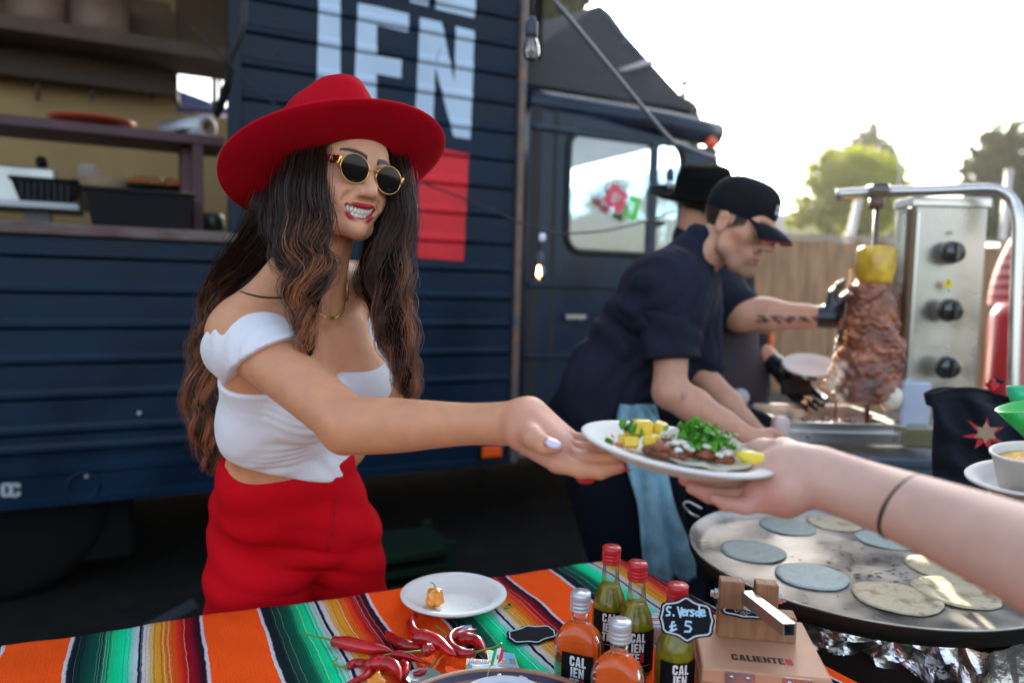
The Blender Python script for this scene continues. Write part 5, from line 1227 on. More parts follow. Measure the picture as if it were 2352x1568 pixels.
# gloves
gf = Field(*bounds([wr2, P(1990, 700, 2.3)], .09), .004); gf.cone(wr2-(wr2-el2).normalized()*.02, wr2+(wr2-el2).normalized()*.02, .036, .036, .01)
rough_hand(gf, wr2, P(1965, 690, 2.33)-wr2, -FWD*.4+UP, FWD*.9-UP*.3, 1.12, .9); sculpt('glove', gf, glove, m2)
gf = Field(*bounds([wr2b, P(1850, 905, 2.45)], .09), .004); gf.cone(wr2b-(wr2b-el2b).normalized()*.03, wr2b+(wr2b-el2b).normalized()*.02, .035, .036, .01)
rough_hand(gf, wr2b, P(1835, 895, 2.5)-wr2b, UP+RT*.3, -FWD-UP*.3, 1.12, 1.0); sculpt('glove', gf, mat('black_glove', (.006, .007, .010), .35, coat=.3), m2)
# black felt hat
hb = latheobj('hat', [(0, .15), (.05, .156), (.080, .145), (.092, .12), (.098, .055), (.112, .044), (.15, .046), (.178, .060), (.181, .062), (.178, .055), (.15, .041), (.11, .039), (.09, .045)], mat('black_felt', (.004, .004, .005), .95, spec=.06), m2, 44, M2 @ Matrix.Translation((0, -.012, -.012)) @ Matrix.Rotation(math.radians(16), 4, 'X'), lambda a, i: 1+.06*abs(math.sin(a)))
# white plate and spatula near the lower glove
pl2 = tag(latheobj('paper_plate', [(0, .0), (.055, 0), (.082, .012), (.086, .014), (.082, .016), (.05, .004), (0, .003)], mat('plate_card', (.72, .70, .66), .7), None, 32, place(P(1858, 846, 2.42), relf(1858, 846, .1, .92, .45), RT)), 'small white plate resting beside the spit meat by the black glove', 'plate')
st = tag(boxobj('black_spatula', P(1828, 888, 2.42), (.10, .012, .05), mat('black_steel', (.01, .01, .011), .3, .5), None, (RT, FWD, UP), .003), 'black flat scraper held in the lower black glove', 'scraper')

# ---- guest's arm reaching in from the right with the plate
gst = empty('person', P(2460, 1335, .58), 'outstretched bare arm of a guest with a thin black hair tie round the wrist', 'person')
gw = P(1878, 1082, .805)
fg = Field(*bounds([P(1540, 1000, .92), P(1900, 1180, .76), P(1750, 1180, .8), P(2520, 1352, .57)], .048), .0027)
fg.limb([P(1868, 1092, .805), P(1920, 1108, .788), P(2000, 1136, .765), P(2110, 1176, .72), P(2250, 1232, .665), P(2400, 1296, .61), P(2520, 1352, .572)], [.0262, .0260, .0278, .0312, .0352, .0382, .040], .012)
fg.chain([gw, P(1825, 1082, .82), P(1760, 1092, .838)], [.026, .030, .026], .010); fg.chain([P(1868, 1105, .80), P(1800, 1130, .81), P(1745, 1135, .815)], [.023, .026, .019], .010)
fg.chain([P(1845, 1072, .825), P(1800, 1042, .848), P(1750, 1034, .872), P(1700, 1038, .89)], [.020, .017, .0125, .0095], .010)
fg.chain([P(1760, 1092, .86), P(1690, 1103, .88), P(1640, 1095, .89), P(1600, 1082, .895)], [.0135, .0105, .0095, .0075], .005)
fg.chain([P(1752, 1110, .845), P(1680, 1124, .855), P(1620, 1118, .862), P(1572, 1100, .868)], [.0138, .0108, .0098, .0078], .005)
fg.chain([P(1750, 1130, .825), P(1685, 1142, .83), P(1630, 1136, .835), P(1588, 1120, .84)], [.0132, .0102, .0092, .0072], .005)
fg.chain([P(1760, 1150, .81), P(1710, 1162, .808), P(1668, 1156, .81), P(1640, 1144, .812)], [.012, .009, .008, .0062], .005)
vg, fgf, cg = skin_part(fg, SKG, 2)
pk = [V3(P(*q)) for q in ((1590, 1085, .89), (1570, 1102, .87), (1600, 1125, .84), (1650, 1150, .81), (1740, 1130, .80), (1800, 1150, .80))]
for p_ in pk: wt = np.exp(-((vg-p_)**2).sum(1)/.024**2)[:, None]*.6; cg = cg*(1-wt)+np.array((.66, .24, .19))*wt
fg2 = Field(*bounds([P(1900, 1085, .80), P(3000, 1600, .40)], .07), .005)
fg2.chain([P(2510, 1347, .575), P(2620, 1400, .54), P(2900, 1500, .47)], [.0395, .042, .041], .02)
v3, f3, c3 = skin_part(fg2, SKG, 2); join_body([(vg, fgf, cg), (v3, f3, c3)], skin_m, gst)
q0 = P(2000, 1136, .765).lerp(P(2110, 1176, .72), .72); axg = (P(2110, 1172, .72)-P(2000, 1128, .765)).normalized(); ring = []
Mr = place(q0, (axg+UP*-.22).normalized(), UP)
ring = [Mr @ Vector((.0352*math.cos(a), .0345*math.sin(a), 0)) for a in np.linspace(0, 2*math.pi, 37)[:-1]]
tubeobj('hair_tie', ring, .0022, mat('black_elastic', (.008, .006, .008), .8), gst, 8, closed=True)

# ---- the plate of food between the two hands
pm = mat('plate_pulp', (.74, .72, .68), .75, bump=.35, bscale=120, spec=.3)
PC = P(1553, 1036, .862); pn = relf(1553, 1036, .17, .955, .21).normalized(); PM = place(PC, pn, RT)
PLATE = [(0, -.012), (.070, -.012), (.082, -.009), (.094, .002), (.108, .005), (.1115, .004), (.1125, .0065), (.109, .008), (.094, .0055), (.080, -.006), (.070, -.009), (0, -.009)]
fp = tag(latheobj('food_plate', PLATE, pm, None, 64, PM), 'white pulp plate of tacos passed from the woman to the guest', 'plate')
rg = random.Random(31)
def blob(name, c, r, m, parent=None, seed=0, n=10, amp=.25, sc=(1, 1, 1), M=None):
    rr = random.Random(seed); bm = bmesh.new(); bmesh.ops.create_icosphere(bm, subdivisions=3, radius=1)
    ph = [rr.uniform(0, 6.3) for _ in range(6)]
    for v in bm.verts:
        p_ = v.co; k = 1+amp*(math.sin(p_.x*3+ph[0])*math.sin(p_.y*3.3+ph[1])+.6*math.sin(p_.z*5+ph[2])*math.sin(p_.x*5.5+ph[3])+.35*math.sin(p_.y*9+ph[4]+p_.z*8)); v.co = Vector((p_.x*sc[0], p_.y*sc[1], p_.z*sc[2]))*k*r
    me = bm_mesh(name, bm); me.transform((M or Matrix.Identity(4)) @ Matrix.Translation(c)) if M else me.transform(Matrix.Translation(c)); return link(name, me, m, parent)
def leaves(name, M, c, rx, ry, rz, n, size, m, parent=None, seed=1, lab=None, cat=None):
    rg_ = np.random.default_rng(seed); V = []; F = []
    for i in range(n):
        p_ = np.array(c)+rg_.normal(size=3)*np.array((rx, ry, rz))*.45; p_[2] = max(p_[2], c[2]-rz*.6); a = rg_.normal(size=3); a /= np.linalg.norm(a); b = np.cross(a, rg_.normal(size=3)); b /= np.linalg.norm(b); nn = np.cross(a, b); L = size*rg_.uniform(.6, 1.3); k0 = len(V)
        for j in range(7): t = j/7*2*math.pi; rr = L*(.55+.45*abs(math.cos(1.5*t))); V.append(p_+a*rr*math.cos(t)+b*rr*math.sin(t)+nn*L*.25*math.cos(2*t))
        F.append(tuple(range(k0, k0+7)))
    V = [M @ Vector(v) for v in V]; return link(name, pymesh(name, V, F), m, parent, False)
tort = mat('soft_tortilla', (.62, .54, .38), .75, bump=.4, bscale=90, var=.25, vscale=40, tint=(.66, .62, .50))
meatm = mat('shredded_meat', (.22, .055, .018), .45, bump=1, bscale=150, var=.5, vscale=60, coat=.3); pinem = mat('pineapple_flesh', (.80, .55, .05), .35, var=.25, vscale=60, sss=.2, bump=.4, bscale=120); cor = mat('coriander_leaf', (.07, .28, .012), .5, var=.35, vscale=50); lime = mat('lemon_flesh', (.82, .62, .04), .3, bump=.3, bscale=150)
t = empty('taco', PM @ Vector((.01, 0, -.006)), 'taco heaped with meat, coriander and onion on the plate passed between the hands', 'taco')
V = []; F = []; n = 30
for i in range(9):
    for j in range(n+1):
        u = (i/8-.5)*2; a = j/n*2*math.pi; r = .056*(i+.3)/8.3; x = r*math.cos(a); y = r*math.sin(a); V.append(PM @ Vector((.035+x, y, -.006+(.55 if y > 0 else .08)*y*y/.056+(.32*max(0, x)**2/.056)+.0015*math.sin(9*a))))
for i in range(8):
    for j in range(n): a = i*(n+1)+j; F.append((a, a+1, a+n+2, a+n+1))
o = link('tortilla', pymesh('tortilla', V, F), tort, t); md = o.modifiers.new('s', 'SOLIDIFY'); md.thickness = .003
for i in range(26):
    c = Vector((rg.uniform(-.035, .050), rg.uniform(-.030, .020), rg.uniform(-.002, .009))); blob('meat_piece', c, rg.uniform(.006, .010), meatm, t, i, sc=(1.4, .9, .6), M=PM)
leaves('coriander', PM, (.026, .0, .021), .030, .026, .014, 260, .0062, cor, t, 5); leaves('coriander', PM, (-.048, .012, .016), .014, .012, .008, 34, .007, cor, t, 6); leaves('coriander', PM, (-.082, -.012, .002), .006, .006, .003, 8, .006, cor, t, 7)
for i in range(22): c = Vector((rg.uniform(-.02, .06), rg.uniform(-.035, .03), rg.uniform(.008, .018))); blob('onion_piece', c, .0035, mat('onion', (.72, .70, .62), .35), t, i+50, sc=(1.4, 1, .8), M=PM)
for i, (x, y, z, r) in enumerate(((-.042, .010, .020, .014), (-.032, -.008, .010, .012), (-.055, -.006, .004, .010), (-.020, .014, .022, .011), (-.048, .022, .010, .012), (-.062, .006, .004, .008))):
    bm = bmesh.new(); q = PM @ Vector((x, y, z)); R_ = Matrix.Rotation(rg.uniform(0, 3), 3, 'Z') @ Matrix.Rotation(rg.uniform(-.5, .5), 3, 'X'); box(bm, q, (r*1.7, r*1.3, r*1.2), [R_ @ Vector(v) for v in ((1, 0, 0), (0, 1, 0), (0, 0, 1))], r*.25, 2)
    tag(link('pineapple_chunk', bm_mesh('pineapple_chunk', bm), pinem, None), 'yellow pineapple chunk on the passed plate, '+('the one at its left end beside the leaf', 'the front one next to the meat', 'the low one left of the front chunk', 'the one touching the taco at the back', 'the rearmost one of the pile', 'the smallest one at the left')[i], 'pineapple chunk', 'pineapple chunks on the passed plate')
V, F = lathe([(0, -.010), (.006, -.008), (.011, 0), (.006, .004), (0, .005)], 16); ML = PM @ Matrix.Translation((.082, -.030, .014)) @ Matrix.Rotation(-.25, 4, 'Z') @ Matrix.Diagonal((2.3, 1.1, 1.1, 1))
tag(link('lemon_wedge', pymesh('lemon_wedge', [ML @ v for v in V], F), lime, None), 'yellow lemon wedge at the right rim of the passed plate', 'lemon wedge')
# ================================================================== TABLE WITH THE STRIPED BLANKET
TZ = .77
tc0 = G(1425, 1283, TZ); te = (G(1960, 1560, TZ)-tc0); te.z = 0; te.normalize(); tf = (G(0, 1480, TZ)-tc0); tf.z = 0; tf.normalize()
SN = Vector((.898, .440, 0)).normalized()
def sarape():
    m = bpy.data.materials.new('striped_blanket'); m.use_nodes = True; n = m.node_tree.nodes; l = m.node_tree.links; b = n['Principled BSDF']
    b.inputs['Roughness'].default_value = .9; b.inputs['Specular IOR Level'].default_value = .06
    uv = n.new('ShaderNodeUVMap'); uv.uv_map = 'uv'; sx = n.new('ShaderNodeSeparateXYZ'); l.new(uv.outputs[0], sx.inputs[0])
    nz = n.new('ShaderNodeTexNoise'); nz.inputs['Scale'].default_value = 9; nz.inputs['Detail'].default_value = 4; l.new(uv.outputs[0], nz.inputs['Vector'])
    def math_(op, a, b_=None, c=None):
        q = n.new('ShaderNodeMath'); q.operation = op
        for i, v in enumerate((a, b_, c)):
            if v is None: continue
            if isinstance(v, (int, float)): q.inputs[i].default_value = v
            else: l.new(v, q.inputs[i])
        return q.outputs[0]
    nz2 = n.new('ShaderNodeTexNoise'); nz2.inputs['Scale'].default_value = 60; nz2.inputs['Detail'].default_value = 3; l.new(uv.outputs[0], nz2.inputs['Vector'])
    wob = math_('ADD', math_('MULTIPLY', math_('SUBTRACT', nz.outputs[0], .5), .010), math_('MULTIPLY', math_('SUBTRACT', nz2.outputs[0], .5), .0035)); u = math_('ADD', sx.outputs[0], wob)
    per = .2852; fr = math_('FRACT', math_('DIVIDE', math_('ADD', u, 1.030+per*8), per))
    rp = n.new('ShaderNodeValToRGB'); l.new(fr, rp.inputs[0]); cr = rp.color_ramp; cr.interpolation = 'LINEAR'
    W_ = .684; OR = (.95, .095, .010)
    st = [(0, (.62, .60, .64)), (.022, (.62, .60, .64)), (.030, (.010, .016, .026)), (.075, (.006, .016, .022)), (.12, (.006, .040, .034)), (.25, (.003, .10, .060)), (.27, (.004, .20, .10)), (.33, (.006, .58, .22)), (.40, (.008, .72, .32)), (.43, (.03, .70, .40)), (.47, (.34, .58, .52)),
          (.503, (.52, .60, .60)), (.507, (.012, .014, .040)), (.530, (.012, .014, .040)), (.535, (.58, .56, .58)), (.570, (.62, .55, .46)), (.60, (.66, .36, .05)), (.68, (.74, .27, .012)), (.74, (.76, .12, .012)), (.80, (.66, .030, .012)), (.86, (.36, .006, .010)), (.90, (.20, .004, .018)), (.94, (.05, .006, .016)), (.975, (.018, .008, .016)), (.981, (.62, .60, .64)), (.998, (.62, .60, .64))]
    while len(cr.elements) > 1: cr.elements.remove(cr.elements[-1])
    cr.elements[0].position = 0; cr.elements[0].color = (*st[0][1], 1)
    for p_, c in st[1:]: e = cr.elements.new(p_*W_); e.color = (*c, 1)
    e = cr.elements.new(W_*1.006); e.color = (*OR, 1); e = cr.elements.new(.9995); e.color = (*OR, 1)
    # fine warp lines inside the bands only
    cx = n.new('ShaderNodeCombineXYZ'); l.new(math_('MULTIPLY', u, 300), cx.inputs[0]); ln = n.new('ShaderNodeTexNoise'); ln.noise_dimensions = '3D'; ln.inputs['Scale'].default_value = 1; ln.inputs['Detail'].default_value = 1.5; l.new(cx.outputs[0], ln.inputs['Vector'])
    band = math_('MULTIPLY', math_('LESS_THAN', fr, W_*.97), math_('GREATER_THAN', fr, W_*.05))
    dk = math_('MULTIPLY', math_('MULTIPLY', math_('LESS_THAN', ln.outputs[0], .42), band), .55); lt = math_('MULTIPLY', math_('MULTIPLY', math_('GREATER_THAN', ln.outputs[0], .61), band), .42)
    mx = n.new('ShaderNodeMix'); mx.data_type = 'RGBA'; l.new(dk, mx.inputs[0]); l.new(rp.outputs[0], mx.inputs[6])
    hs = n.new('ShaderNodeHueSaturation'); hs.inputs['Value'].default_value = .25; l.new(rp.outputs[0], hs.inputs['Color']); l.new(hs.outputs[0], mx.inputs[7])
    m2_ = n.new('ShaderNodeMix'); m2_.data_type = 'RGBA'; l.new(lt, m2_.inputs[0]); l.new(mx.outputs[2], m2_.inputs[6]); m2_.inputs[7].default_value = (.62, .62, .55, 1)
    # grime and thread fuzz
    g_ = n.new('ShaderNodeTexNoise'); g_.inputs['Scale'].default_value = 420; g_.inputs['Detail'].default_value = 2; l.new(uv.outputs[0], g_.inputs['Vector'])
    gr = n.new('ShaderNodeMapRange'); gr.inputs[1].default_value = .35; gr.inputs[2].default_value = .65; gr.inputs[3].default_value = .88; gr.inputs[4].default_value = 1.15; l.new(g_.outputs[0], gr.inputs[0])
    s3 = n.new('ShaderNodeTexNoise'); s3.inputs['Scale'].default_value = 5; s3.inputs['Detail'].default_value = 5; l.new(uv.outputs[0], s3.inputs['Vector']); s4 = n.new('ShaderNodeMapRange'); s4.inputs[1].default_value = .3; s4.inputs[2].default_value = .7; s4.inputs[3].default_value = .90; s4.inputs[4].default_value = 1.12; l.new(s3.outputs[0], s4.inputs[0])
    vm = n.new('ShaderNodeVectorMath'); vm.operation = 'SCALE'; l.new(m2_.outputs[2], vm.inputs[0]); l.new(math_('MULTIPLY', gr.outputs[0], s4.outputs[0]), vm.inputs['Scale']); l.new(vm.outputs[0], b.inputs['Base Color'])
    bp = n.new('ShaderNodeBump'); bp.inputs['Strength'].default_value = .9; bp.inputs['Distance'].default_value = .002; ad = math_('ADD', g_.outputs[0], math_('MULTIPLY', ln.outputs[0], .8)); l.new(ad, bp.inputs['Height']); l.new(bp.outputs[0], b.inputs['Normal']); return m
A_N, B_N = 260, 130
a_s = list(np.linspace(0, 1.75, A_N)); b_s = [-.012, -.006]+list(np.linspace(0, 1.12, B_N)); V = []; UVs = []; F = []
def clothpt(a, b):
    p = tc0+tf*a+te*max(b, 0); w = .0020*math.sin(a*17+b*9)+.0016*math.sin(b*26-a*7)+.0006*math.sin(a*71+b*43)+.0016*max(0, math.sin(a*5.3+b*11))**4
    z = TZ+w
    return Vector((p.x, p.y, z)), p
rows = [(-.26, 3), (-.13, 3), (-.02, 2), (-.004, 1)]
cols_a = [(-.26, 3), (-.12, 3), (-.02, 2), (-.003, 1)]
def gridpt(ia, ib):
    """ia: a value or drop on the right side; ib: b value or drop on the far side"""
    a = max(ia, 0); b = max(ib, 0); q, p = clothpt(a, b); u = (p-tc0).dot(SN); v = (p-tc0).dot(Vector((SN.y, -SN.x, 0)))
    if ib < 0: q = q-tf*0-te*(.006+.012*math.sin(a*40)**2*min(1, -ib*6)); q.z += ib+.004; v += ib
    if ia < 0: q = q-tf*(.006+.012*math.sin(b*40)**2*min(1, -ia*6)); q.z += ia+.004; u -= ia
    return q, (u, v)
LA = [-.26, -.18, -.10, -.04, -.012]+a_s; LB = [-.26, -.18, -.10, -.04, -.012]+b_s[2:]
for ib in LB:
    for ia in LA: q, uv_ = gridpt(ia, ib); V.append(q); UVs.append(uv_)
na = len(LA)
for j in range(len(LB)-1):
    for i in range(na-1): k = j*na+i; F.append((k, k+1, k+na+1, k+na))
me = pymesh('blanket', V, F); uvl = me.uv_layers.new(name='uv'); d_ = np.empty(len(me.loops), np.int32); me.loops.foreach_get('vertex_index', d_); uvl.data.foreach_set('uv', np.array(UVs, np.float32)[d_].ravel())
ob = link('tablecloth', me, sarape(), None); tag(ob, 'orange, green and red striped woven blanket spread over the table', 'tablecloth')
tb_ = empty('table', (tc0+tf*.8+te*.5)*1.0, 'trestle table hidden under the striped blanket', 'table'); tb_.location.z = 0; tm_ = mat('table_board', (.30, .22, .15), .6)
hexa('table_top', [Vector((q.x, q.y, z)) for z in (TZ-.035, TZ-.006) for q in (tc0+tf*.012+te*.012, tc0+tf*1.72+te*.012, tc0+tf*1.72+te*1.08, tc0+tf*.012+te*1.08)], tm_, tb_)
for a, b in ((.08, .08), (1.6, .08), (1.6, 1.0), (.08, 1.0)): q = tc0+tf*a+te*b; boxobj('leg', (q.x, q.y, (TZ-.036)/2), (.04, .04, TZ-.036), mat('grey_leg'), tb_)
# crumbs on the cloth
rg = random.Random(77); V = []; F = []
for i in range(150):
    px_ = rg.uniform(650, 1600); py_ = rg.uniform(1380, 1560); q = G(px_, py_, TZ+.003); r = rg.uniform(.0006, .0020); b_ = len(V)
    V += [q+Vector((rg.uniform(-r, r), rg.uniform(-r, r), rg.uniform(-r*.3, r))) for _ in range(4)]; F += [(b_, b_+1, b_+2), (b_, b_+2, b_+3), (b_, b_+1, b_+3), (b_+1, b_+2, b_+3)]
tag(link('crumbs', pymesh('crumbs', V, F), mat('dark_crumb', (.12, .04, .015), .8), None, False), 'dark chilli flakes and crumbs scattered over the striped blanket', 'crumbs', kind='stuff')

# ---- plate with the orange pepper
pc = G(1042, 1367, TZ+.018); pc.z = TZ+.0165
tag(latheobj('paper_plate', [(r*.86, z*1.05) for r, z in PLATE], pm, None, 64, Matrix.Translation(pc+Vector((0, 0, 0)))), 'round off-white pulp plate holding one orange pepper on the blanket', 'plate')
hp = empty('habanero_pepper', G(998, 1392, TZ+.008), 'wrinkled orange pepper with a thin green stem on the round plate', 'pepper'); hp.location.z = TZ+.0075
hbm = mat('orange_pepper_skin', (.80, .26, .006), .22, coat=.7, spec=.5, sss=.15)
fh = Field(tuple(hp.location+Vector((-.03, -.03, -.005))), tuple(hp.location+Vector((.03, .03, .045))), .0011)
hl_ = hp.location
for k_ in range(5):
    a = k_*1.2566+.3; fh.cone((hl_.x+.010*math.cos(a), hl_.y+.010*math.sin(a), .0105+hl_.z), (hl_.x+.0075*math.cos(a), hl_.y+.0075*math.sin(a), .026+hl_.z), .0075+.001*math.sin(k_*3), .0070, .0022)
fh.cone((hl_.x, hl_.y, hl_.z+.010), (hl_.x, hl_.y, hl_.z+.027), .010, .008, .002); fh.disp(lambda x, y, z: .0006*np.sin(x*420+z*90)*np.sin(z*330+y*200)); sculpt('flesh', fh, hbm, hp, smooth_n=1)
gst_ = mat('green_stem', (.10, .20, .02), .5); tubeobj('stem', [hl_+Vector((0, 0, .029)), hl_+Vector((.001, .002, .036)), hl_+Vector((-.004, .006, .041)), hl_+Vector((-.010, .008, .041))], [.0022, .0012, .0010, .0008], gst_, hp, 6)

# ---- heap of red chillies
chm = mat('red_chilli_skin', (.40, .004, .008), .28, coat=.45, spec=.4, bump=.15, bscale=70, var=.5, vscale=25, sss=.08); cgm = mat('chilli_calyx', (.13, .22, .02), .4, coat=.3)
def c8(x, y): return ((680+x/2.94)*.91875, (1300+y/2.94)*.91875)
CH = [   # body points, width in crop pixels, stem points, height of the layer, label
 ([(455, 885), (560, 905), (700, 935), (820, 950), (890, 962)], 98, [(440, 880), (370, 862), (300, 850), (245, 830)], 0, 'long straight dark red chilli lying leftmost, its green stem pointing left'),
 ([(1085, 930), (1000, 925), (920, 890), (860, 840), (832, 808)], 84, [(1088, 920), (1140, 905), (1190, 890), (1228, 876)], 0, 'red chilli with its pointed tip up-left against the black stripe'),
 ([(1050, 700), (1022, 745), (1035, 800), (1085, 835), (1150, 845), (1222, 842)], 72, [(1048, 672), (1038, 640), (1030, 598)], .004, 'hooked red chilli whose upright green stem touches the plate rim'),
 ([(1050, 860), (1120, 860), (1210, 895), (1300, 960), (1352, 990)], 112, [], .012, 'thick glossy red chilli lying across the middle of the heap'),
 ([(1478, 975), (1400, 975), (1335, 945), (1303, 880), (1340, 815), (1418, 775)], 78, [(1490, 970), (1560, 950), (1640, 930), (1690, 900)], .010, 'curled red chilli with a long dark green stem at the right of the heap'),
 ([(1290, 862), (1262, 880), (1238, 905)], 46, [(1288, 848), (1245, 810), (1198, 768)], .002, 'small red chilli with a long thin stem leaning up-left'),
 ([(1300, 870), (1380, 842), (1450, 818), (1502, 798)], 60, [], .006, 'thin red chilli tip pointing right above the white paper scrap'),
 ([(1370, 880), (1430, 870), (1500, 885), (1545, 930), (1572, 985)], 92, [], .0, 'fat crumpled dark red chilli at the right of the heap'),
 ([(1115, 955), (1160, 948), (1200, 958)], 92, [(1095, 958), (1050, 962), (962, 970)], .014, 'short plump red chilli with a bright green cap in the middle'),
 ([(880, 985), (960, 990), (1040, 1012), (1110, 1045)], 62, [(868, 985), (825, 990), (780, 1015)], .006, 'slim red chilli with a green hooked stem pointing left, mid heap'),
 ([(560, 1075), (610, 1050), (680, 1060), (715, 1100), (680, 1150), (600, 1180), (535, 1200)], 70, [(540, 1075), (480, 1070), (455, 1045), (480, 1012)], .0, 'bent red chilli with a pale curled stem at the bottom left of the heap'),
 ([(700, 1060), (780, 1048), (870, 1060), (930, 1110), (945, 1170)], 104, [], .004, 'broad folded red chilli at the bottom of the heap'),
 ([(1150, 1085), (1110, 1115), (1060, 1128), (1005, 1125)], 50, [(1165, 1075), (1200, 1035), (1240, 985)], .002, 'small curved red chilli with a green stem rising to the right, bottom of heap'),
 ([(955, 1045), (985, 1070), (985, 1110), (955, 1140)], 58, [], .010, 'short curved red chilli lying on the broad folded one')]
for body, wpx, stem, lay, lab in CH:
    r0 = wpx/2/2.94*.91875/1700*1.2
    b3 = [G(*c8(*q), TZ+lay+r0*.9) for q in body]; cur = catmull(b3, 8); n_ = len(cur); tt = np.linspace(0, 1, n_); rad = r0*np.clip(np.minimum(1, .72+tt*1.2)*np.clip(1.02-tt**3.2, .10, 1), .08, 1)*(1+.05*np.sin(tt*17+wpx))
    t = empty('chilli', b3[0], lab, 'chilli', 'red chillies heaped on the blanket'); t.location.z = TZ
    pre = cur[0]+(cur[0]-cur[1])/np.linalg.norm(cur[0]-cur[1])*r0*.35; tubeobj('flesh', np.vstack([pre, cur]), np.concatenate([[r0*.35], rad]), chm, t, 14)
    if stem:
        s3_ = [G(*c8(*q), TZ+lay+r0*.9+.002*i) for i, q in enumerate(stem)]; sc_ = catmull([Vector(cur[0])]+s3_, 5); ns_ = len(sc_); rr = np.interp(np.linspace(0, 1, ns_), [0, .10, .22, 1], [r0*.80, r0*.55, .0019, .0013]); tubeobj('stem', sc_, rr, cgm, t, 8)
def flat_card(name, pts, m, th=.0006, z=TZ+.003, parent=None):
    q = [G(*p_, z) for p_ in pts]; return hexa(name, q+[v+Vector((0, 0, th)) for v in q], m, parent)
sp_ = flat_card('paper_scrap', [c8(1355, 850), c8(1490, 855), c8(1465, 770), c8(1385, 775)], mat('lilac_white_paper', (.60, .60, .74), .8)); tag(sp_, 'small scrap of white paper with pen marks under the chillies', 'paper')
t = empty('pepper_scrap', G(*c8(1738, 640), TZ), 'torn green pepper scrap on the gold stripes right of the plate', 'food scrap'); blob('seed', G(*c8(1745, 618), TZ+.004), .0028, mat('dark_crumb'), t, 3)
tubeobj('rind', [G(*c8(*q), TZ+.003) for q in ((1710, 655), (1740, 642), (1772, 632))], [.003, .0034, .001], cgm, t, 6)
blob('half_pepper', G(*c8(770, 1195), TZ+.012), .013, hbm, None, 8); tag(bpy.data.objects['half_pepper'], 'bit of orange pepper at the bottom edge below the chillies', 'pepper')
tag(latheobj('small_dish', [(0, 0), (.018, 0), (.026, .010), (.024, .010), (.016, .003), (0, .003)], mat('grey_green_glaze', (.20, .27, .26), .3, coat=.5), None, 28, Matrix.Translation(G(*c8(1110, 1192), TZ+.002))), 'small grey-green dish at the bottom edge right of the chillies', 'dish')

# ---- picture cards, flag pick and clay dish at the bottom edge
def c9(x, y): return ((1130+x/8.711)*.91875, (1560+y/8.711)*.91875)
yel = mat('yellow_card_border', (.80, .55, .01), .5); wht = mat('white_card_print', (.75, .75, .75), .5); sky_c = mat('sky_blue_print', (.16, .48, .80), .5); stone = mat('pale_stone_print', (.50, .36, .27), .55, var=.4, vscale=160); red_ = mat('red_print', (.50, .01, .06), .5); blk_ = mat('black_print', (.01, .01, .014), .5); grn = mat('green_print', (.01, .30, .06), .5)
def card(name, corners, label, title=None):
    """printed card: corners are top-left, top-right, bottom-right, bottom-left in the close-up's pixels"""
    q = [G(*c9(*p_), TZ+.006) for p_ in corners]; t = empty(name, q[3], label, 'card', 'picture cards beside the clay dish'); t.location.z = TZ
    ex = q[2]-q[3]; ey = q[0]-q[3]; nrm = ex.cross(ey).normalized()
    if nrm.z < 0: nrm = -nrm
    hexa('card', [p_ for p_ in (q[3], q[2], q[1], q[0])]+[p_+nrm*.0006 for p_ in (q[3], q[2], q[1], q[0])], yel, t)
    W_ = ex.length; H_ = ey.length; M = Matrix(((ex.x/W_, ey.x/H_, nrm.x, q[3].x), (ex.y/W_, ey.y/H_, nrm.y, q[3].y), (ex.z/W_, ey.z/H_, nrm.z, q[3].z), (0, 0, 0, 1)))
    R_ = lambda a, b, c, d: [(a*W_, b*H_), (c*W_, b*H_), (c*W_, d*H_), (a*W_, d*H_)]
    flat_polys('picture', [R_(.07, .05, .94, .93)], M, sky_c, t, .0009)
    rr = random.Random(len(label)); ps = []
    for i in range(16):
        cx_, cy_ = rr.uniform(.15, .86)*W_, rr.uniform(.08, .52)*H_; r_ = rr.uniform(.05, .10)*W_; ps.append([(cx_+r_*math.cos(a), cy_+r_*.75*math.sin(a)) for a in np.linspace(0, 6.28, 9)[:-1]])
    flat_polys('stones', ps+[R_(.30, .35, .62, .72)], M, stone, t, .0012); flat_polys('caption', [R_(.32, .60, .60, .655), R_(.40, .18, .70, .225)], M, wht, t, .0016)
    flat_polys('green_patch', [R_(.72, .44, .92, .68)], M, mat('grey_blue_print', (.12, .28, .30), .5), t, .0014)
    if title:
        flat_polys('title_band', [R_(.07, .79, .94, .95)], M, wht, t, .0012)
        cu = bpy.data.curves.new('title', 'FONT'); cu.body = title; cu.size = H_*.235; cu.offset = .0003; to = bpy.data.objects.new('title', cu); me = bpy.data.meshes.new_from_object(to); bpy.data.objects.remove(to); me.transform(M @ Matrix.Translation((.09*W_, .80*H_, .0017)) @ Matrix.Diagonal((.98, 1, 1, 1))); link('title', me, red_, t, False)
    return t
card('picture_card', [(318, 745), (800, 775), (830, 1230), (275, 1215)], 'yellow-edged card titled Jaguar with stone carvings, left of the little flag', 'Jaguar')
card('picture_card', [(740, 550), (1350, 640), (1520, 1130), (850, 1060)], 'yellow-edged card with stone carvings behind the little flag')
t = empty('flag_pick', G(*c9(745, 1215), TZ+.03), 'tiny green, white and red paper flag on a wooden pick standing in the clay dish', 'flag'); b0 = G(*c9(745, 1215), TZ+.026); r_, u_, a_ = vframe(*c9(900, 700)); k_ = 1/8.711*.91875/1700*.98
def fp_(x, y, o=0): return b0+r_*((x-745)*k_)+u_*((1215-y)*k_)+a_*o
tubeobj('pick', [fp_(735, 1290), fp_(830, 900), fp_(860, 880)], .0009, mat('pale_wood', (.55, .40, .25), .6), t, 6)
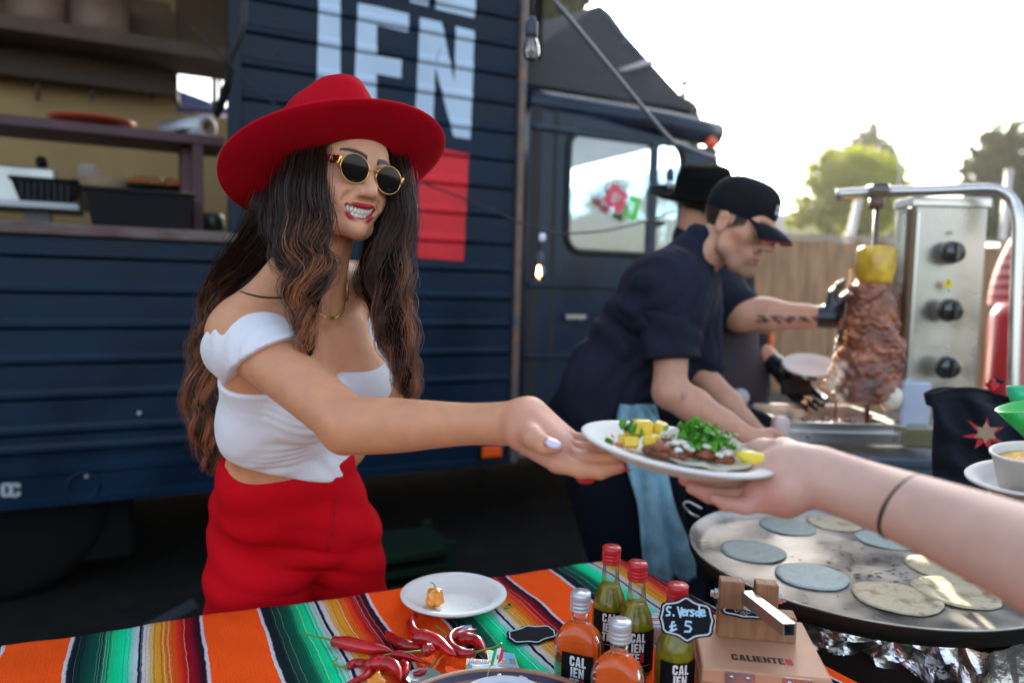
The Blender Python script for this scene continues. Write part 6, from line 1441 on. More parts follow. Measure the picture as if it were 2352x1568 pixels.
for nm, cs_, m_ in (('green_stripe', [(825, 920), (905, 905), (1005, 535), (925, 560)], grn), ('white_stripe', [(905, 905), (1005, 870), (1100, 515), (1005, 535)], wht), ('red_stripe', [(1005, 870), (1130, 760), (1170, 520), (1100, 515)], red_)):
    f_ = link(nm, pymesh(nm, [fp_(x, y, .0015*math.sin(x*.012)) for x, y in cs_], [(0, 1, 2, 3)]), m_, t, False); md = f_.modifiers.new('s', 'SOLIDIFY'); md.thickness = .0003
link('emblem', pymesh('emblem', [fp_(1012+22*math.cos(a)+8*math.sin(a), 720-55*math.sin(a), .0024) for a in np.linspace(0, 6.28, 11)[:-1]], [tuple(range(10))]), mat('grey_brown_print', (.16, .15, .10), .6), t, False)
dc = G(1190, 1650, TZ); dc = Vector((dc.x, dc.y, TZ+.003))
e0 = G(*c9(1150, 985), TZ+.028); e1 = G(*c9(0, 1185), TZ+.028); clay = mat('brown_clay_rim', (.28, .11, .06), .45, coat=.3, var=.2); 
dcx = G(c9(1150, 985)[0]-8, 1700, TZ+.028); Rr = (Vector((e0.x, e0.y, 0))-Vector((dcx.x, dcx.y, 0))).length
t = empty('clay_dish', (dcx.x, dcx.y, TZ+.002), 'brown clay dish with a dark blue band, cut off by the bottom edge', 'dish'); M = Matrix.Translation((dcx.x, dcx.y, TZ+.002))
latheobj('bowl', [(0, 0), (Rr*.72, 0), (Rr, .026), (Rr+.003, .028), (Rr, .030), (Rr-.006, .027), (Rr*.70, .006), (0, .006)], clay, t, 72, M); latheobj('blue_band', [(Rr-.007, .0262), (Rr-.017, .0205)], mat('dark_blue_glaze', (.025, .018, .06), .3, coat=.6), t, 72, M @ Matrix.Translation((0, 0, .0012)), cap=False)
wbx = G(c9(1140, 1150)[0], 1612, TZ+.036); Rw = (wbx-G(c9(1140, 1150)[0], c9(1140, 1150)[1], TZ+.036)).length
wbo = empty('white_bowl', (wbx.x, wbx.y, TZ+.009), 'white bowl of orange salsa standing in the clay dish, cut off by the bottom edge', 'bowl'); wg = mat('white_glaze', (.66, .67, .74), .25, coat=.6)
latheobj('bowl', [(0, 0), (Rw*.5, 0), (Rw*.95, .024), (Rw, .030), (Rw*.97, .031), (Rw*.88, .022), (0, .012)], wg, wbo, 48, Matrix.Translation((wbx.x, wbx.y, TZ+.009))); latheobj('salsa', [(0, .024), (Rw*.86, .024)], mat('orange_salsa', (.55, .14, .02), .3, coat=.5, bump=.5, bscale=200), wbo, 36, Matrix.Translation((wbx.x, wbx.y, TZ+.009)))
on_ = mat('onion'); rg = random.Random(5)
oc = empty('chopped_onion', G(*c9(1030, 1130), TZ+.03), 'bits of chopped white onion on the rim of the clay dish', 'onion bits')
for q in ((1030, 1130), (1500, 1170), (1560, 1195), (1600, 1215)): bm = bmesh.new(); g0 = G(*c9(*q), TZ+.030); box(bm, g0, (.006, .004, .007), None, .001); link('onion_piece', bm_mesh('onion_piece', bm), on_, oc)

# ---- chalkboard tags
chalk = mat('chalkboard_black', (.005, .007, .012), .7, spec=.15, bump=.1); chw = mat('chalk_white', (.62, .70, .76), .8)
def plaque(w_, h_, n=14):
    """ornate bracket outline"""
    pts = []
    for qx, qy in ((1, 1), (-1, 1), (-1, -1), (1, -1)):
        seg = [(1.0, .0), (.97, .12), (.93, .30), (.90, .55), (.80, .66), (.62, .70), (.42, .74), (.28, .80), (.12, .93), (0, 1.0)]
        s_ = seg if qx*qy > 0 else seg[::-1]; pts += [(qx*x*w_/2, qy*y*h_/2) for x, y in s_[:-1]]
    return pts
def tagboard(name, M, w_, h_, label, cat='price tag'):
    o = prism(name, plaque(w_, h_), .0022, M, chalk); tag(o, label, cat); pl_ = plaque(w_*.90, h_*.88); V, F = tube([M @ Vector((x, y, .0026)) for x, y in pl_]+[M @ Vector((pl_[0][0], pl_[0][1], .0026))], .0011, 5, False)
    link('border_line', pymesh('border_line', V, F), chw, o); return o
r_, u_, a_ = vframe(1578, 1420); ct = P(1577, 1421, .985); MT = Matrix(((r_.x, u_.x, a_.x, ct.x), (r_.y, u_.y, a_.y, ct.y), (r_.z, u_.z, a_.z, ct.z), (0, 0, 0, 1))) @ Matrix.Rotation(.02, 4, 'Z')
pt = tagboard('price_tag', MT, .0735, .060, 'black chalkboard price tag reading S. Verde £5 in front of the green bottle', 'price tag')
def hc_(x, y): return ((x-1230)/2.94*.91875/1700*.985, (635-y)/2.94*.91875/1700*.985)
W1 = [[(1118, 560), (1100, 556), (1088, 568), (1092, 584), (1110, 596), (1108, 612), (1086, 618)], [(1136, 612), (1138, 616)], [(1168, 556), (1186, 622), (1196, 560)],
      [(1200, 592), (1222, 586), (1222, 572), (1206, 572), (1200, 592), (1206, 610), (1226, 606)], [(1236, 608), (1234, 576)], [(1234, 586), (1246, 572), (1256, 576)], [(1284, 572), (1268, 570), (1262, 582), (1280, 594), (1276, 608), (1258, 608)], [(1318, 582), (1302, 578), (1294, 592), (1302, 606), (1318, 600)], [(1322, 536), (1322, 612)], [(1334, 588), (1360, 582), (1356, 566), (1338, 566), (1332, 588), (1340, 606), (1364, 600)],
      [(1140, 660), (1128, 662), (1122, 680), (1126, 704), (1112, 722)], [(1112, 724), (1136, 716), (1156, 706)], [(1110, 694), (1150, 682)], [(1262, 652), (1226, 650)], [(1226, 650), (1222, 678), (1250, 682), (1262, 698), (1250, 718), (1216, 720)]]
flat_polys('chalk_writing', stroke_faces([[hc_(*p_) for p_ in s_] for s_ in W1], .0023), MT, mat('pale_blue_chalk', (.42, .66, .85), .8), pt, .0034)
g0 = G(1222, 1458, TZ+.004); ex = (G(1278, 1446, TZ)-G(1168, 1462, TZ)).normalized(); MB = place(g0, (.02, -.08, 1), ex); tagboard('blank_tag', MB, .088, .058, 'blank dark chalkboard tag lying flat on the gold stripes', 'blank tag')

# ---- bottles
lab_b = mat('black_label', (.004, .004, .006), .6, spec=.15); lab_w = mat('white_label_print', (.72, .72, .76), .5); lab_r = mat('red_label_print', (.50, .010, .015), .5)
gls = thin_glass('bottle_glass', (.97, .98, .97), .75, .0)
green_s = mat('green_salsa', (.24, .20, .005), .4, spec=.2, coat=.15, var=.45, vscale=55, detail=6); orange_s = mat('orange_salsa_bottled', (.66, .085, .004), .4, spec=.2, coat=.15, var=.12, vscale=25)
capr = mat('red_cap', (.50, .008, .018), .32, coat=.3); caps = mat('silver_cap', (.62, .64, .70), .30, .55)
def screw_cap(M, r, h, m, parent):
    p_ = [(r*.94, 0), (r, .001), (r, h*.12), (r*.955, h*.16), (r, h*.20), (r, h*.34), (r*.955, h*.38), (r, h*.42), (r, h*.54), (r*.96, h*.58), (r, h*.62), (r, h*.93), (r*.93, h), (0, h*1.0)]
    return latheobj('cap', p_, m, parent, 36, M)
def logo(parent, fmap, s, third=True, sub=None):
    """CAL / IEN / TE and a red square, mapped on to the label by fmap(x, y)"""
    polys = []; polys += letter_faces('CAL', 0, 2.20*s, s, .80, .10)[0]; polys += letter_faces('IEN', .10*s, 1.10*s, s, .80, .10)[0]
    te_, xe = letter_faces('TE', 0, 0, s, .80, .10); polys += te_
    def addp(name, ps, m, lift):
        V = []; F = []
        for p_ in ps:
            # split long pieces so that they follow the curve
            b_ = len(V); V += [fmap(x, y, lift) for x, y in p_]; F.append(tuple(range(b_, b_+len(p_))))
        link(name, pymesh(name, V, F), m, parent, False)
    addp('lettering', polys, lab_w, .0006); addp('red_square', [[(xe, 0), (xe+.42*s, 0), (xe+.42*s, s), (xe, s)]], lab_r, .0006)
    addp('rule', [[(-.9*s+i*.25*s, -.42*s), (-.9*s+(i+1)*.25*s, -.42*s), (-.9*s+(i+1)*.25*s, -.39*s), (-.9*s+i*.25*s, -.39*s)] for i in range(13)], lab_w, .0006)
    if sub:
        cu = bpy.data.curves.new('small_print', 'FONT'); cu.body = sub; cu.size = .42*s; to = bpy.data.objects.new('small_print', cu); me = bpy.data.meshes.new_from_object(to); bpy.data.objects.remove(to)
        for v in me.vertices: v.co = fmap(v.co.x*.62-.85*s, v.co.y-.85*s, .0006)
        link('small_print', me, lab_w, parent, False)
def round_bottle(px, py, d, label, yaw, H=.180):
    top = P(px, py, d); b = Vector((top.x, top.y, TZ+.002)); H = top.z-b.z; t = empty('green_sauce_bottle', b, label, 'bottle', 'green sauce bottles with red caps'); M = Matrix.Translation(b); R = .0275
    prof = [(0, 0), (R-.003, 0), (R, .004), (R, H-.105), (R*.97, H-.094), (R*.84, H-.080), (R*.66, H-.069), (.0150, H-.060), (.0135, H-.045), (.0125, H-.030), (.0128, H-.022)]
    latheobj('glass', prof+[(0, H-.022)], gls, t, 40, M); q = [(r*.93, z+.002) for r, z in prof if z < H-.066]; latheobj('sauce', q+[(q[-1][0]*.96, H-.064), (0, H-.0645)], green_s, t, 36, M)
    screw_cap(Matrix.Translation(b+Vector((0, 0, H-.027))), .0150, .027, capr, t)
    dirv = Vector((-top.x, -top.y, 0)).normalized(); ang0 = math.atan2(dirv.y, dirv.x)+yaw
    def fm(x, y, lift): a = ang0+x/(R+.0005); r = R+.0005+lift; return b+Vector((r*math.cos(a), r*math.sin(a), .008+y))
    V = []; F = []; n = 18
    for j in (0, 1):
        for i in range(n+1): V.append(fm((i/n-.5)*.066, j*.064, 0))
    for i in range(n): F.append((i, i+1, n+2+i, n+1+i))
    link('label', pymesh('label', V, F), lab_b, t); logo(t, lambda x, y, l_: fm(x-.014, y+.018, l_), .0138)
def flask(px, py, d, label, yaw, H, group):
    top = P(px, py, d); b = Vector((top.x, top.y, TZ+.002)); H = top.z-b.z; t = empty('orange_sauce_bottle', b, label, 'bottle', group)
    dv = Vector((-top.x, -top.y, 0)).normalized(); c_, s_ = math.cos(yaw), math.sin(yaw); fn_ = Vector((dv.x*c_-dv.y*s_, dv.x*s_+dv.y*c_, 0)); wd = Vector((-fn_.y, fn_.x, 0))
    lv = [(.0, .030, .014), (.003, .035, .0185), (H-.082, .036, .0195), (H-.070, .0345, .0190), (H-.060, .0295, .0175), (H-.052, .0215, .0150), (H-.046, .0145, .0125), (H-.040, .0120, .0118), (H-.022, .0118, .0116)]
    def ring(z, a_, c2, k=1.0, n=40):
        e = 2.0 if a_ < .015 else 2.0+2.0*min(1, (a_-.015)/.018)
        out = []
        for i in range(n): th = 2*math.pi*i/n; cx_, sx_ = math.cos(th), math.sin(th); x = a_*k*abs(cx_)**(2/e)*(1 if cx_ > 0 else -1); y = c2*k*abs(sx_)**(2/e)*(1 if sx_ > 0 else -1); out.append(b+wd*x+fn_*y+Vector((0, 0, z)))
        return out
    def solid(name, lev, k, m):
        n = 40; V = []; F = []
        for z, a_, c2 in lev: V += ring(z+(.002 if k < 1 else 0), a_, c2, k)
        for i in range(len(lev)-1):
            for j in range(n): kk = (j+1) % n; F.append((i*n+j, i*n+kk, (i+1)*n+kk, (i+1)*n+j))
        F += [tuple(range(n))[::-1], tuple((len(lev)-1)*n+j for j in range(n))]; return link(name, pymesh(name, V, F), m, t)
    solid('glass', lv, 1.0, gls); solid('sauce', [q for q in lv if q[0] < H-.044], .94, orange_s); screw_cap(Matrix.Translation(b+Vector((0, 0, H-.028))), .0152, .028, caps, t)
    def fm(x, y, lift):
        xx = min(.0335, max(-.0335, x)); yy = .0195*(1-abs(xx/.036)**4)**.25; return b+wd*-x+fn_*(yy+.0006+lift)+Vector((0, 0, y))
    sgn = 1 if (wd.dot(RT) < 0) else -1
    f2_ = lambda x, y, l_: fm(x*sgn, y, l_)
    V = []; F = []; n = 12; zl, zh = .006, H-.085
    for z in (zl, zh):
        for i in range(n+1): V.append(f2_((i/n-.5)*.048+.004, z, 0))
    for i in range(n): F.append((i, i+1, n+2+i, n+1+i))
    link('label', pymesh('label', V, F), lab_b, t); s = .0150; logo(t, lambda x, y, l_: f2_(x-.0070, y+zh-.0035-3.2*s, l_), s, sub='SALSA HABANERO')
flask(1334, 1358, 1.085, 'flat bottle of orange sauce with a silver cap, left of the other one', -.30, .15, 'orange sauce bottles with silver caps'); flask(1425, 1424, .985, 'flat bottle of orange sauce with a silver cap, nearest the bottom edge', -.30, .15, 'orange sauce bottles with silver caps')
round_bottle(1405, 1254, 1.185, 'green sauce bottle with a red cap, farthest back of the three', .12); round_bottle(1465, 1290, 1.12, 'green sauce bottle with a red cap, middle one of the three', .28); round_bottle(1557, 1341, 1.03, 'green sauce bottle with a red cap behind the chalkboard price tag', .42)
cp_ = empty('printed_cup', G(1502, 1470, TZ), 'small white printed cup between the green bottles', 'cup'); cq = cp_.location+Vector((0, 0, .002)); latheobj('cup', [(0, 0), (.017, 0), (.027, .028), (.0275, .030), (.026, .030), (.016, .004), (0, .004)], mat('white_cup', (.66, .70, .68), .5), cp_, 28, Matrix.Translation(cq)); 
latheobj('lid', [(0, .0305), (.0275, .0305), (.0278, .033), (0, .0335)], mat('white_cup_lid', (.62, .66, .70), .45), cp_, 28, Matrix.Translation(cq)); flat_polys('lid_print', stroke_faces([[(.018*math.cos(a), .018*math.sin(a)) for a in np.linspace(0, 6.28, 25)]], .0016), Matrix.Translation(cq+Vector((0, 0, .0338))), blk_, cp_); flat_polys('lid_mark', stroke_faces([[(-.010, .004), (.010, .004)], [(-.012, -.002), (.011, -.003)]], .0026), Matrix.Translation(cq+Vector((0, 0, .0340))), red_, cp_)

# ---- tortilla press
wood = mat('pale_press_wood', (.52, .27, .16), .5, var=.14, vscale=7, stretch=(1, 1, 1), bump=.08, bscale=60); wood2 = mat('oiled_press_wood', (.30, .135, .062), .55, var=.30, vscale=14, bump=.3, bscale=60, stretch=(6, 1, 1))
ZL = TZ+.078
FL = G(1613, 1531, ZL); FR = G(1913, 1561, ZL); BL = G(1601, 1452, ZL); BR = G(1853, 1428, ZL); ex = (FR-FL).normalized(); ey = Vector((-ex.y, ex.x, 0)); LW = (FR-FL).length; LD = (BR-FR).dot(ey)
pr = empty('tortilla_press', (FL+ex*LW/2+ey*LD/2)-Vector((0, 0, .078)), 'wooden tortilla press with a square steel lever and dark branded lettering', 'tortilla press'); RX = (ex, ey, Z)
def PX(x, y, z): return FL+ex*x+ey*y+Vector((0, 0, z))
boxobj('lid', PX(LW/2, LD/2, -.011), (LW, LD, .022), wood, pr, RX, .003, 2); boxobj('base_board', PX(LW/2, LD/2, -.038), (LW+.002, LD, .028), wood, pr, RX, .003, 2)
for x_ in (.02, LW-.02):
    for y_ in (.02, LD-.02): boxobj('foot', PX(x_, y_, -.065), (.03, .03, .026), wood2, pr, RX, .003)
bl_ = G(1648, 1462, ZL); br_ = G(1826, 1474, ZL); bx0 = (bl_-FL).dot(ex); by0 = (bl_-FL).dot(ey); bx1 = (br_-FL).dot(ex); BH = .038; BD = .030
boxobj('cross_block', PX((bx0+bx1)/2, by0+BD/2, BH/2), (bx1-bx0, BD, BH), wood2, pr, RX, .002, 2)
for pxl, pxr in ((1652, 1706), (1731, 1781)):
    a = (G(pxl, 1400, ZL+BH)-FL).dot(ex); b = (G(pxr, 1400, ZL+BH)-FL).dot(ex); boxobj('post', PX((a+b)/2, by0+BD*.58, BH+.022), (b-a, BD*.80, .044), wood2, pr, RX, .002, 2)
lv_b = P(1722, 1375, 1.07); lv_e = P(1813, 1446, .955); ld = (lv_e-lv_b).normalized(); lb = lv_b-ld*.012; L_ = (lv_e-lb).length; sdv = ld.cross(Z).normalized(); upv_ = sdv.cross(ld)
stl2 = mat('brushed_square_steel', (.42, .42, .43), .32, .9, var=.15, vscale=30, stretch=(1, 8, 8)); hw = .0085; tk = .0016; V = []
for e_, o_ in ((0, hw), (0, hw-tk), (L_, hw), (L_, hw-tk)):
    for sx_, sy_ in ((-1, -1), (1, -1), (1, 1), (-1, 1)): V.append(lb+ld*e_+sdv*sx_*o_+upv_*sy_*o_)
F = []
for i in range(4): k = (i+1) % 4; F += [(i, k, 8+k, 8+i), (4+k, 4+i, 12+i, 12+k), (8+i, 8+k, 12+k, 12+i), (k, i, 4+i, 4+k)]
link('lever', pymesh('lever', V, F), stl2, pr, False)
zn = mat('zinc_bolt', (.55, .56, .60), .25, .9)
a = (G(1652, 1400, ZL+BH)-FL).dot(ex); b = (G(1781, 1400, ZL+BH)-FL).dot(ex)
for xx, sg_ in ((a, -1), (b, 1)):
    M = place(PX(xx, by0+BD*.58, BH+.020), ex*sg_, Z); latheobj('nut', [(0, 0), (.0078, 0), (.0078, .0065), (.005, .0075), (.005, .012), (0, .0125)], zn, pr, 6, M, smooth=False)
txm = mat('branded_print', (.035, .02, .016), .6, var=.4, vscale=200); t0 = G(1682, 1514, ZL); tx0 = (t0-FL).dot(ex); ty0 = (t0-FL).dot(ey); ML = Matrix(((ex.x, ey.x, 0, 0), (ex.y, ey.y, 0, 0), (0, 0, 1, 0), (0, 0, 0, 1))); ML = Matrix.Translation(PX(tx0, ty0, .0003)) @ ML
lt, xe = letter_faces('CALIENTE', 0, 0, .0165, .88, .10); xw = (G(1806, 1526, ZL)-t0).dot(ex)/xe; flat_polys('lettering', [[(x*xw, y) for x, y in p_] for p_ in lt], ML, txm, pr, .0002); flat_polys('red_square', [[(xe*xw+.001, 0), (xe*xw+.010, 0), (xe*xw+.010, .0165), (xe*xw+.001, .0165)]], ML, lab_r, pr, .0002)
hm_ = mat('steel_hinge', (.50, .56, .58), .22, .9)
for x0_, x1_ in ((1668, 1736), (1796, 1863)):
    a = (G(x0_, 1545, ZL)-FL).dot(ex); b = (G(x1_, 1548, ZL)-FL).dot(ex); boxobj('hinge', PX((a+b)/2, -.0012, -.015), (b-a, .0016, .026), hm_, pr, RX, .0004)
    bar_ = tubeobj('hinge_pin', [PX(a, -.0035, -.023), PX(b, -.0035, -.023)], .0024, hm_, pr, 8)
    for f_ in (.22, .76): latheobj('screw', [(0, .0012), (.0026, .0009), (.0034, 0)], mat('blue_zinc_screw', (.35, .50, .62), .25, .9), pr, 10, place(PX(a+(b-a)*f_, -.002, -.009), -ey, ex))
# small tag lying on the block
mg_ = Matrix.Translation(PX(bx0+.034, by0-.004, BH+.001)) @ Matrix(((ex.x, ey.x, 0, 0), (ex.y, ey.y, 0, 0), (0, 0, 1, 0), (0, 0, 0, 1))) @ Matrix.Rotation(-.12, 4, 'Z')
tg = tagboard('price_tag', mg_, .062, .030, 'black chalkboard tag lying face up on the tortilla press block', 'price tag')
flat_polys('chalk_writing', stroke_faces([[(-.012, .004), (-.010, -.002), (-.006, .004)], [(-.004, -.001), (.0, .003), (.002, -.002)], [(.004, .003), (.006, -.002), (.010, .002)], [(.012, .004), (.018, .002)], [(-.004, -.006), (.004, -.006), (.004, -.010)]], .0014), mg_, chw, tg, .0030)
# ================================================================== GRIDDLE, SPIT GRILL AND THE RIGHT SIDE
PZ = .83; pcn = G(1980, 1270, PZ); PR = .34
steelp = mat('oiled_griddle_steel', (.30, .32, .33), .34, .80, var=.45, vscale=9, rvar=.14, bump=.14, bscale=25, tint=(.62, .58, .52)); steeld = mat('blackened_steel', (.02, .018, .017), .45, .5)
pan = empty('griddle_pan', (pcn.x, pcn.y, PZ-.03), 'wide round steel griddle pan on which tortillas are cooking', 'griddle pan')
latheobj('pan', [(0, -.004), (PR-.030, -.004), (PR-.012, .004), (PR-.002, .018), (PR, .0205), (PR+.002, .0195), (PR+.001, .016), (PR-.008, .0), (PR-.028, -.009), (0, -.010)], steelp, pan, 128, Matrix.Translation((pcn.x, pcn.y, PZ-.018)))
latheobj('pan_underside', [(PR+.0030, .0165), (PR+.0015, .004), (PR-.008, -.014), (PR-.03, -.024), (0, -.026)], steeld, pan, 96, Matrix.Translation((pcn.x, pcn.y, PZ-.018)), cap=False)
SURF = PZ-.0215
for px_, py_ in ((1592, 1172), ):
    c = G(px_+10, py_, PZ); hd = [G(1606, 1188, PZ), P(1586, 1178, G(1606, 1188, PZ).y+.01), P(1570, 1160, G(1606, 1188, PZ).y+.05), P(1580, 1152, G(1606, 1188, PZ).y+.08), P(1612, 1168, G(1622, 1180, PZ).y+.05)]
    tubeobj('loop_handle', catmull(hd, 6), .0032, mat('bare_wire_steel', (.45, .45, .45), .3, .9), pan, 8)
# scorched flecks on the steel
rg = random.Random(8); V = []; F = []
for i in range(190):
    px_ = rg.gauss(2040, 90); py_ = rg.gauss(1310, 35); q = G(px_, py_, SURF)
    if (Vector((q.x-pcn.x, q.y-pcn.y))).length > PR-.05: continue
    b_ = len(V); r1, r2 = rg.uniform(.0015, .0085)**1.0, rg.uniform(.0008, .0028); a0 = rg.uniform(-.5, .5); n = 7
    for k_ in range(n): a = k_/n*6.28; s_ = rg.uniform(.6, 1.2); V.append((q.x+r1*s_*math.cos(a)*math.cos(a0)-r2*s_*math.sin(a)*math.sin(a0), q.y+r1*s_*math.cos(a)*math.sin(a0)+r2*s_*math.sin(a)*math.cos(a0), SURF+.0008))
    F.append(tuple(range(b_, b_+n)))
link('burnt_flecks', pymesh('burnt_flecks', V, F), mat('burnt_fleck', (.03, .025, .02), .6), pan, False)['kind'] = 'stuff'
def tortilla_mat(name, c, char, tint_, amt):
    m = bpy.data.materials.new(name); m.use_nodes = True; n = m.node_tree.nodes; l = m.node_tree.links; b = n['Principled BSDF']; b.inputs['Roughness'].default_value = .6
    tc = n.new('ShaderNodeTexCoord'); n1 = n.new('ShaderNodeTexNoise'); n1.inputs['Scale'].default_value = 28; n1.inputs['Detail'].default_value = 6; l.new(tc.outputs['Object'], n1.inputs['Vector']); r1 = n.new('ShaderNodeMapRange'); r1.inputs[1].default_value = .62-amt; r1.inputs[2].default_value = .74; l.new(n1.outputs[0], r1.inputs[0])
    n2 = n.new('ShaderNodeTexNoise'); n2.inputs['Scale'].default_value = 150; n2.inputs['Detail'].default_value = 3; l.new(tc.outputs['Object'], n2.inputs['Vector']); r2 = n.new('ShaderNodeMapRange'); r2.inputs[1].default_value = .45; r2.inputs[2].default_value = .7; l.new(n2.outputs[0], r2.inputs[0])
    m1_ = n.new('ShaderNodeMix'); m1_.data_type = 'RGBA'; l.new(r2.outputs[0], m1_.inputs[0]); m1_.inputs[6].default_value = (*c, 1); m1_.inputs[7].default_value = (*[v*.82 for v in c], 1)
    mm = n.new('ShaderNodeMath'); mm.operation = 'MULTIPLY'; l.new(r1.outputs[0], mm.inputs[0]); mm.inputs[1].default_value = char; m2_ = n.new('ShaderNodeMix'); m2_.data_type = 'RGBA'; l.new(mm.outputs[0], m2_.inputs[0]); l.new(m1_.outputs[2], m2_.inputs[6]); m2_.inputs[7].default_value = (*tint_, 1); l.new(m2_.outputs[2], b.inputs['Base Color'])
    bp = n.new('ShaderNodeBump'); bp.inputs['Strength'].default_value = .5; bp.inputs['Distance'].default_value = .002; l.new(n2.outputs[0], bp.inputs['Height']); l.new(bp.outputs[0], b.inputs['Normal']); return m
raw = tortilla_mat('raw_blue_dough', (.38, .42, .37), .10, (.16, .20, .19), 0); half = tortilla_mat('half_cooked_dough', (.46, .52, .48), .5, (.30, .33, .30), .06); done = tortilla_mat('toasted_dough', (.62, .52, .34), .95, (.20, .085, .025), .10)
TO_ = [(1809, 1209, .068, raw, 'smooth grey-green raw tortilla in the upper left of the pan', .002), (1918, 1200, .070, done, 'toasted tortilla at the top of the pan behind the arm', .002), (2034, 1240, .068, half, 'tortilla partly hidden under the forearm in the pan', .004), (1730, 1267, .070, raw, 'raw grey-green tortilla with a curled edge at the left of the pan', .004), (1864, 1324, .072, half, 'pale blistered tortilla near the front left rim of the pan', .003), (2059, 1374, .078, done, 'browned speckled tortilla at the front rim of the pan', .003), (2166, 1304, .072, done, 'charred rough-edged tortilla on the right below the forearm', .005), (2195, 1361, .078, done, 'pale toasted tortilla at the lower right of the pan', .003)]
for px_, py_, r_, m_, lb, wv in TO_:
    r_ *= .93; c = G(px_, py_, SURF); rr = random.Random(px_); n = 44; V = [Vector((c.x, c.y, SURF+.003))]; F = []; ph = [rr.uniform(0, 6.3) for _ in range(5)]; nr = 7
    for k_ in range(1, nr+1):
        q = k_/nr
        for j in range(n): a = j/n*2*math.pi; r = r_*q*(1+.02*math.sin(2*a+ph[0])+.015*math.sin(5*a+ph[1])+.008*math.sin(13*a+ph[2])); z = .0030+wv*.45*q**3*max(0, math.sin(2*a+ph[3]))+.0009*math.sin(r*160+3*a+ph[4])*(q < .95); V.append(Vector((c.x+r*math.cos(a), c.y+r*math.sin(a), SURF+z)))
    for j in range(n): V.append(V[1+(nr-1)*n+j]+Vector((0, 0, -.0022)))
    for j in range(n): F.append((0, 1+j, 1+(j+1) % n))
    for k_ in range(nr):
        for j in range(n): kk = (j+1) % n; a = 1+k_*n; b = a+n; F.append((a+j, b+j, b+kk, a+kk))
    tag(link('tortilla', pymesh('tortilla', V, F), m_, None), lb, 'tortilla', 'tortillas cooking on the griddle pan')
# burner stand: dark drum with crumpled foil over its edge
st = empty('griddle_stand', (pcn.x+.05, pcn.y, 0), 'dark metal burner box with crumpled foil over its edges under the pan', 'griddle stand'); rust = mat('dark_rusty_steel', (.016, .010, .009), .55, .3, var=.5, vscale=8)
q0, q1, q2, q3 = P(1775, 1372, 1.36), P(2070, 1432, 1.275), P(2338, 1452, 1.215), P(2520, 1350, 1.55); q4 = P(1790, 1250, 1.85)
path = [Vector((q.x, q.y, 0)) for q in (q4, q0, q1, q2, q3)]; top = PZ-.055
V = []; F = []
ins = Vector((pcn.x, pcn.y, 0))
for p_ in path: V += [Vector((p_.x, p_.y, 0))+(ins-p_)*.05, Vector((p_.x, p_.y, top))+Vector(((ins-p_).x*.05, (ins-p_).y*.05, 0))]
for i in range(4): F.append((2*i, 2*i+2, 2*i+3, 2*i+1))
F.append((8, 0, 1, 9)); F.append((1, 3, 5, 7, 9)); link('burner_box', pymesh('burner_box', V, F), rust, st, False)
foil = mat('crumpled_foil', (.55, .55, .57), .24, 1.0, bump=.7, bscale=38); rg = np.random.default_rng(3)
cur = catmull([list(p_) for p_ in path[:]], 60); n_ = len(cur); cols = 26; V = []; F = []
drop = np.interp(np.linspace(0, 1, n_), [0, .25, .5, .68, .745, .78, 1], [.04, .055, .065, .075, .19, .20, .12]); nzs = rg.normal(size=(n_//7+3, cols//7+3, 3))
def nz_(i, j, k): a, b = i/7, j/7; i0, j0 = int(a), int(b); u, v = a-i0, b-j0; return (nzs[i0, j0, k]*(1-u)*(1-v)+nzs[i0+1, j0, k]*u*(1-v)+nzs[i0, j0+1, k]*(1-u)*v+nzs[i0+1, j0+1, k]*u*v)
for i in range(n_):
    o = Vector(cur[i])-ins; o.normalize()
    for j in range(cols):
        t = j/(cols-1); over = .07*(1-min(1, t/.28)); dz = 0 if t < .28 else (t-.28)/.72*drop[i]*(1+.22*nz_(i, 0, 1)*.5); am = .012*(.25+t); V.append(Vector((cur[i][0], cur[i][1], top+.006-dz))-o*over+o*(.006+am*nz_(i, j, 0))+Vector((am*.6*nz_(i, j, 1), am*.6*nz_(i, j, 2), am*.05*rg.normal())))
for i in range(n_-1):
    for j in range(cols-1): a = i*cols+j; F.append((a, a+1, a+cols+1)); F.append((a, a+cols+1, a+cols))
link('foil', pymesh('foil', V, F), foil, st, False)
gb = empty('gas_fitting', P(1640, 1330, 1.75), 'dark gas tap and hose fitting under the left rim of the pan', 'gas tap'); gb.location.z = .5
latheobj('tap', [(0, 0), (.018, 0), (.02, .02), (.012, .03), (.012, .05), (0, .05)], steeld, gb, 14, place(P(1660, 1345, 1.55), -FWD, RT)); latheobj('brass_nut', [(0, 0), (.014, 0), (.014, .018), (0, .02)], mat('pale_brass', (.5, .42, .32), .3, .8), gb, 6, place(P(1688, 1322, 1.55), UP, RT)); tubeobj('hose', catmull([P(1660, 1345, 1.57), P(1680, 1380, 1.6), P(1720, 1420, 1.7), P(1760, 1500, 1.8)], 6), .008, steeld, gb, 8)

